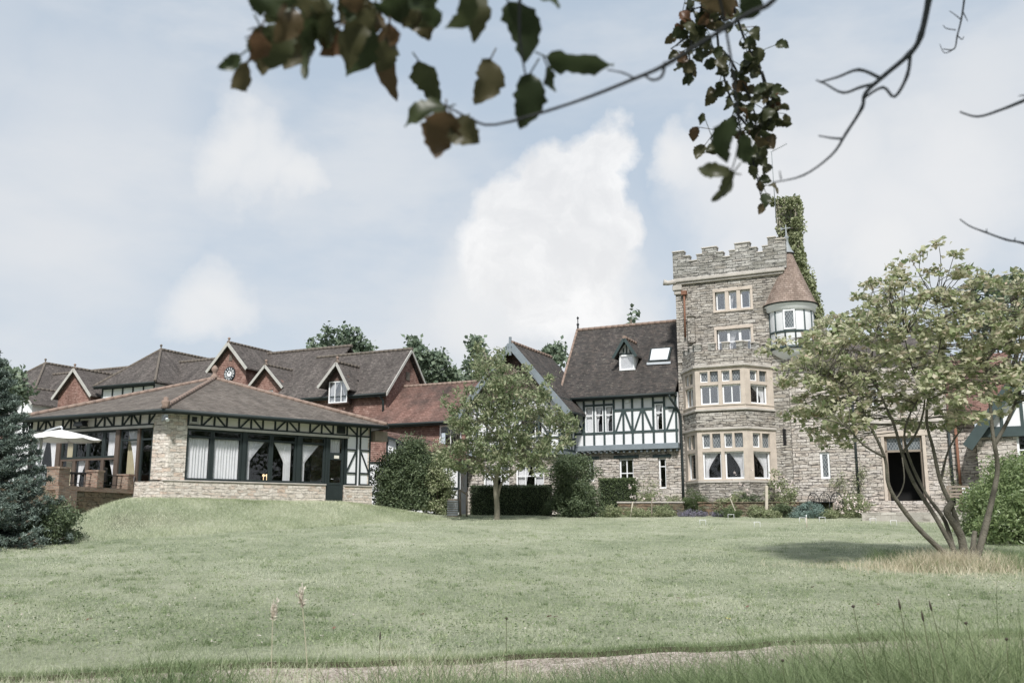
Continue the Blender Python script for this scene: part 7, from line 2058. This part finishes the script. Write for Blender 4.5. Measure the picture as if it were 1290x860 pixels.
# broad dock leaves in the foreground
def dock(label, px, py, Y, n, L_, seed, mat='lf_hedge'):
    rs = np.random.RandomState(seed); g = G(px, py, Y); z0 = gz(g.x, Y)
    r = plant('dock_plant', label, 'weed', (g.x, Y, z0), 'broad-leaved weeds in the foreground')
    for k in range(n):
        th = rs.uniform(0, 6.28); el = rs.uniform(.7, 1.35); d = Vector((math.cos(th) * math.cos(el), math.sin(th) * math.cos(el), math.sin(el)))
        b = Vector((g.x, Y, z0)) + Vector((rs.uniform(-.05, .05), rs.uniform(-.05, .05), 0)); ln = L_ * rs.uniform(.7, 1.1)
        big_leaf(b + d * ln * .45, b + d * ln, d.cross(Vector((0, 0, 1))).cross(d), ln * .2, mat, r, rs, teeth=0, base=b)
def big_leaf(base_pt, tip, normal, hw, mat, parent, rs, teeth=7, base=None, name='leaf', curl=.25):
    """a real leaf: curved blade with toothed margin, folded along its midrib, thin stalk"""
    A = Vector(base_pt); B = Vector(tip); d = B - A; L_ = d.length; d.normalize()
    n = Vector(normal); n = (n - d * n.dot(d))
    if n.length < 1e-4: n = d.orthogonal()
    n.normalize(); s = d.cross(n)
    N_ = 12; V = []; F = []; cv = rs.uniform(-curl, curl) * L_ * 1.5; fold = rs.uniform(.1, .6); bend_ = rs.uniform(-.16, .16) * L_; ph = rs.uniform(0, 6)
    for i in range(N_ + 1):
        t = i / N_
        w = hw * (math.sin(math.pi * min(1, t * .97 + .03) ** .8) ** .8) * (1 + (.16 if (teeth and i % 2) else 0) + .08 * math.sin(ph + i * 1.9)) if 0 < i < N_ else hw * .02
        c = A + d * L_ * t + n * cv * math.sin(math.pi * t) * .7 + s * bend_ * math.sin(math.pi * t)
        wav = .22 * hw * math.sin(t * 11 + ph)
        V += [c - s * w + n * (w * fold + wav), c - s * w * .5 + n * w * fold * .45, c, c + s * w * .5 + n * w * fold * .45, c + s * w + n * (w * fold - wav)]
    for i in range(N_):
        for j in range(4):
            a = i * 5 + j; F.append((a, a + 1, a + 6, a + 5))
    mb = MB(); mb.add([tuple(v) for v in V], F, smooth=True, local=False)
    if base is not None: mb.tube([tuple(base), tuple(A + d * .001)], .0016 if L_ < .3 else .004, 5, local=False)
    o = mb.build(name, M[mat], parent)
    uvl = o.data.uv_layers[0].data; u = min(.99, max(.01, rs.beta(2, 2)))
    vals = [0.0] * (2 * len(uvl))
    for i in range(len(uvl)): vals[2 * i] = u; vals[2 * i + 1] = .5
    uvl.foreach_set('uv', vals)
    return o
dock('broad dock leaves at the bottom edge right of centre', 600, 850, 8.2, 7, .32, 1)
dock('broad weed leaves at the bottom under the tower bay', 835, 855, 7.2, 6, .42, 2, 'lf_dark')
for wx_, wy_, wn_, ws_, wl_ in ((165, 852, 10, 41, 'left one of two dark weeds in the bottom left corner'), (205, 856, 9, 42, 'right one of two dark weeds in the bottom left corner'), (1000, 850, 8, 43, 'dark broad-leaved weed in the meadow grass below the gravel'), (1180, 848, 9, 44, 'dark broad-leaved weed under the dark seed spikes')):
    dock(wl_, wx_, wy_, 9.6 if wx_ < 400 else 7.0, wn_, .2 if wx_ < 400 else .42, ws_, 'lf_dark')
dock('low dark weed at the lip of the gravel, lower left', 240, 850, 10.2, 12, .2, 3, 'lf_hedge')
# fallen leaves on the lawn
for i, (px, py, mt, what) in enumerate([(20, 762, 'lf_red', 'brown'), (112, 783, 'lf_red', 'brown'), (420, 793, 'lf_red', 'brown'), (532, 775, 'lf_red', 'dark brown'), (700, 779, 'lf_red', 'reddish'), (692, 779, 'lf_red', 'brown'), (855, 755, 'lf_red', 'brown'), (917, 781, 'lf_yellow', 'yellow'), (942, 766, 'lf_red', 'brown'), (1024, 741, 'lf_red', 'brown'), (1107, 763, 'lf_red', 'brown')]):
    g = gpt(px, py)
    if g is None: continue
    rs = np.random.RandomState(200 + i); th = rs.uniform(0, 6.28); d = Vector((math.cos(th), math.sin(th), .15)) * .04
    M.setdefault('lf_red', mat_leaf('lf_red', shades((.12, .07, .05), (.2, .12, .08), (.3, .19, .13)), .2))
    o = big_leaf(Vector(g) + Vector((0, 0, .025)) - d, Vector(g) + Vector((0, 0, .035)) + d, (0, 0, 1), .024, mt, None, rs)
    o.name = 'fallen_leaf'
    where = ['near the left edge of the lawn', 'on the lawn below the spruce', 'on the lawn right of the feathery grass', 'on the lawn left of the picture centre', 'right one of the touching pair beyond the gravel', 'left one of the touching pair beyond the gravel', 'on the lawn below the tower', 'above the gravel below the bay window', 'right of the yellow one', 'on the lawn left of the dry grass', 'just behind the tall knapweed head'][i]
    tag(o, '%s fallen leaf %s' % (what, where), 'leaf', 'fallen leaves on the lawn')

# ------------------------------------------------------------------ overhanging beech branches
M['lf_copper'] = mat_leaf('lf_copper', shades((.022, .032, .014), (.045, .06, .025), (.08, .07, .035), (.14, .06, .035)), .35, .4)
M['lf_beech'] = mat_leaf('lf_beech', shades((.025, .034, .016), (.045, .055, .025), (.07, .07, .035), (.12, .06, .035)), .35, .4)
def GD(px, py, d):
    """point at distance d along a sight line"""
    v = Vector(ray(px, py)).normalized(); return Vector((0, 0, EYE)) + v * d
def branch_tube(mb, pts, D, r0, r1, n=7, knob=True, dd=0.0):
    P = [GD(x, y, D + dd * i / max(1, len(pts) - 1)) for i, (x, y) in enumerate(pts)]
    sp = smooth_path(P, 4); k = len(sp); rs = np.random.RandomState(int(pts[0][0]) + 3)
    mb.tube([tuple(p) for p in sp], [(r0 + (r1 - r0) * i / (k - 1)) * (rs.uniform(.9, 1.25) if knob and i % 4 == 0 else 1) for i in range(k)], n, local=False)
    return sp
def beech_near():
    D = 1.75; rs = np.random.RandomState(15)
    o = GD(640, -160, D + .2)
    r = plant('beech_branch', 'leafy beech branch with large dark leaves, left of the small-leaved spray', 'branch', tuple(o))
    m = MB()
    branch_tube(m, [(1010, -60), (975, 0), (935, 22), (845, 78), (800, 99), (720, 130), (625, 157), (590, 148), (560, 132)], D, .0052, .0016)
    branch_tube(m, [(838, 78), (834, 96), (822, 101), (812, 95)], D, .003, .002)
    branch_tube(m, [(800, 99), (785, 92), (765, 88)], D, .002, .0012, 5)
    branch_tube(m, [(640, -160), (600, -40), (520, 0), (470, 12), (420, 30), (370, 38), (335, 60), (305, 85)], D + .2, .007, .0018)
    branch_tube(m, [(660, -150), (655, -10), (655, 50), (662, 95)], D + .05, .004, .0015, 6)
    branch_tube(m, [(335, 42), (322, 35), (312, 38)], D + .2, .0015, .001, 5); branch_tube(m, [(330, 52), (318, 45), (308, 48)], D + .2, .0015, .001, 5)
    m.build('twig', M['twig_shaded'], r)
    LV = [(346, -12, 347, 24, 22, 3), (303, 70, 274, 86, 8, 0), (312, 78, 293, 112, 10, 0), (324, 64, 331, 96, 10, 3), (352, 30, 340, 88, 20, 0), (395, 28, 384, 100, 13, 0), (378, 22, 358, 88, 19, 1), (418, 15, 412, 62, 17, 0), (445, 12, 436, 96, 20, 0), (462, 25, 440, 90, 15, 1), (473, 10, 466, 62, 16, 0), (425, 35, 402, 70, 15, 1),
          (490, 28, 500, 128, 14, 1), (485, 50, 477, 92, 14, 1), (502, -12, 541, 48, 22, 0), (592, -20, 560, 36, 12, 0), (592, -15, 597, 54, 15, 0), (527, 76, 553, 132, 16, 1), (618, 74, 597, 132, 17, 0), (562, 135, 510, 160, 15, 1), (562, 140, 548, 199, 22, 0), (574, 150, 604, 180, 18, 0), (640, 2, 662, 80, 19, 0), (668, 92, 655, 163, 18, 0),
          (688, 72, 773, 82, 17, 1), (690, 84, 700, 116, 10, 0), (672, -15, 705, 10, 14, 1), (520, -10, 470, 5, 15, 0), (455, -15, 430, 30, 18, 0), (548, -20, 515, 10, 15, 0), (400, -15, 378, 30, 18, 1), (480, -20, 505, 12, 15, 1), (365, 5, 345, 55, 15, 1), (330, 45, 322, 80, 11, 0)]
    for _ in range(28):
        x = rs.uniform(325, 540); y = rs.uniform(-15, 45); a = rs.uniform(.9, 2.4); l = rs.uniform(22, 40)
        LV.append((x, y, x + l * math.cos(a), y + l * math.sin(a), rs.uniform(8, 15), 0))
    for (x0, y0, x1, y1, w, k) in LV:
        dd = D + rs.uniform(-.06, .22)
        a, b = GD(x0, y0, dd), GD(x1, y1, dd + rs.uniform(-.03, .05)); nrm = (Vector((0, 0, EYE)) - a).normalized() + Vector(rs.normal(size=3)) * .35
        dirn = (a - b).normalized()
        big_leaf(a, b, nrm, w / 1190 * dd * 1.0, 'lf_copper', r, rs, 7, a + dirn * .02 + Vector(rs.normal(size=3)) * .004)
    return r
beech_near()
def beech_far():
    D = 4.4; rs = np.random.RandomState(19)
    r = plant('beech_spray', 'drooping spray of small beech leaves hanging above the tower', 'branch', tuple(GD(900, -150, D)))
    m = MB(); mains = []
    for pts in ([(880, -120), (900, -10), (905, 60), (916, 112), (928, 142), (935, 170), (948, 200), (958, 245)], [(905, -60), (925, 10), (940, 55), (955, 80), (963, 110), (966, 140), (960, 160)], [(890, -40), (882, 20), (872, 50), (868, 70), (875, 95)], [(905, 60), (920, 75), (938, 110), (950, 140), (952, 170)], [(915, 20), (895, 30), (870, 45), (845, 62)], [(925, 150), (905, 160), (895, 175)], [(912, -30), (900, 0), (880, 10), (860, 14)], [(928, 142), (948, 165), (962, 160)], [(960, 90), (968, 120), (965, 150)]):
        mains.append(branch_tube(m, pts, D, .006, .0025, 5))
    m.build('twig', M['twig_shaded'], r)
    n = 0
    for k, sp in enumerate(mains):
        for i in range(3, len(sp)):
            if sp[i].z < 0: continue
            for _ in range(2):
                if rs.rand() < .16: continue
                p = sp[i] + Vector(rs.normal(size=3)) * .035
                a = -rs.uniform(.1, 2.9); hd = rs.uniform(-1, 1)
                d = Vector((math.cos(a) * .9, rs.uniform(-.3, .3), math.sin(a) * .75)).normalized(); L_ = rs.uniform(.045, .08)
                big_leaf(p, p + d * L_, (Vector((0, 0, EYE)) - p).normalized() + Vector(rs.normal(size=3)) * .5, L_ * .32, 'lf_beech', r, rs, 5, sp[i])
                n += 1
    # three nearer leaves at its lower end
    r2 = plant('beech_twig', 'twig with a few large blurred coppery leaves in front of the small-leaved spray', 'branch', tuple(GD(925, 120, 2.0)))
    m = MB(); branch_tube(m, [(880, -120), (915, 40), (928, 130), (932, 165), (925, 205), (915, 225)], 2.0, .003, .0012, 5); m.build('twig', M['twig_shaded'], r2)
    for (x0, y0, x1, y1, w) in ((925, 148, 916, 206, 13), (935, 170, 944, 206, 10), (922, 218, 879, 212, 9), (926, 215, 897, 254, 9), (915, -20, 890, 12, 22), (940, -20, 925, 25, 14)):
        a, b = GD(x0, y0, 2.0), GD(x1, y1, 2.03)
        big_leaf(a, b, (Vector((0, 0, EYE)) - a).normalized() + Vector(rs.normal(size=3)) * .3, w / 1190 * 2.0, 'lf_copper', r2, rs, 5, a + (a - b).normalized() * .02)
beech_far()
def bare(label, D, runs):
    p0 = runs[0][0][0]
    r = plant('bare_branch', label, 'branch', tuple(GD(p0[0], p0[1], D)), 'bare branches at the top right')
    for pts, r0, r1 in runs:
        m = MB(); branch_tube(m, pts, D, r0, r1, 7, dd=.0); m.build('twig', M['twig_shaded_blue'], r)
M['twig_shaded_blue'] = mat_plain('twig_shaded_blue', (.02, .025, .03), .7, .3, 20, .002)  # blue-black colour carries the shade from the tree above
bare('longest bare forked branch curving down beside the small-leaved spray', 2.3, [([(1185, -90), (1171, -5), (1160, 45), (1146, 68), (1112, 97), (1090, 118), (1086, 136), (1066, 168), (1048, 195), (1012, 221), (973, 230)], .0075, .0015), ([(1147, 66), (1143, 95), (1127, 122), (1112, 110), (1088, 124)], .004, .0028), ([(1108, 98), (1082, 88), (1056, 97), (1032, 104)], .0042, .002), ([(1101, 106), (1084, 110), (1062, 117), (1040, 106), (1028, 101)], .004, .0015), ([(1063, 175), (1048, 174), (1031, 171)], .003, .0015), ([(984, 226), (982, 215)], .002, .001)])
bare('short curled twig hanging at the top, right of the long forked branch', 3.6, [([(1222, -60), (1215, -2), (1211, 25), (1206, 45), (1202, 62), (1188, 62)], .0035, .0018), ([(1211, 25), (1202, 18), (1196, 14)], .002, .001), ([(1206, 45), (1212, 50), (1214, 46)], .002, .001), ([(1204, 38), (1192, 36), (1188, 32)], .002, .001), ([(1213, 15), (1219, 27)], .002, .001), ([(1202, 62), (1190, 67), (1184, 56)], .002, .001)])
bare('bare twig entering from the right edge at mid sky height', 2.6, [([(1380, 90), (1292, 126), (1262, 138), (1232, 147), (1209, 141)], .005, .002), ([(1292, 120), (1283, 121)], .002, .001)])
bare('lowest bare twig entering from the right edge beside the treetop', 3.2, [([(1370, 330), (1292, 307), (1268, 302), (1240, 292), (1222, 285), (1209, 276)], .004, .0018), ([(1278, 304), (1279, 299)], .002, .001), ([(1243, 293), (1243, 288)], .002, .001)])
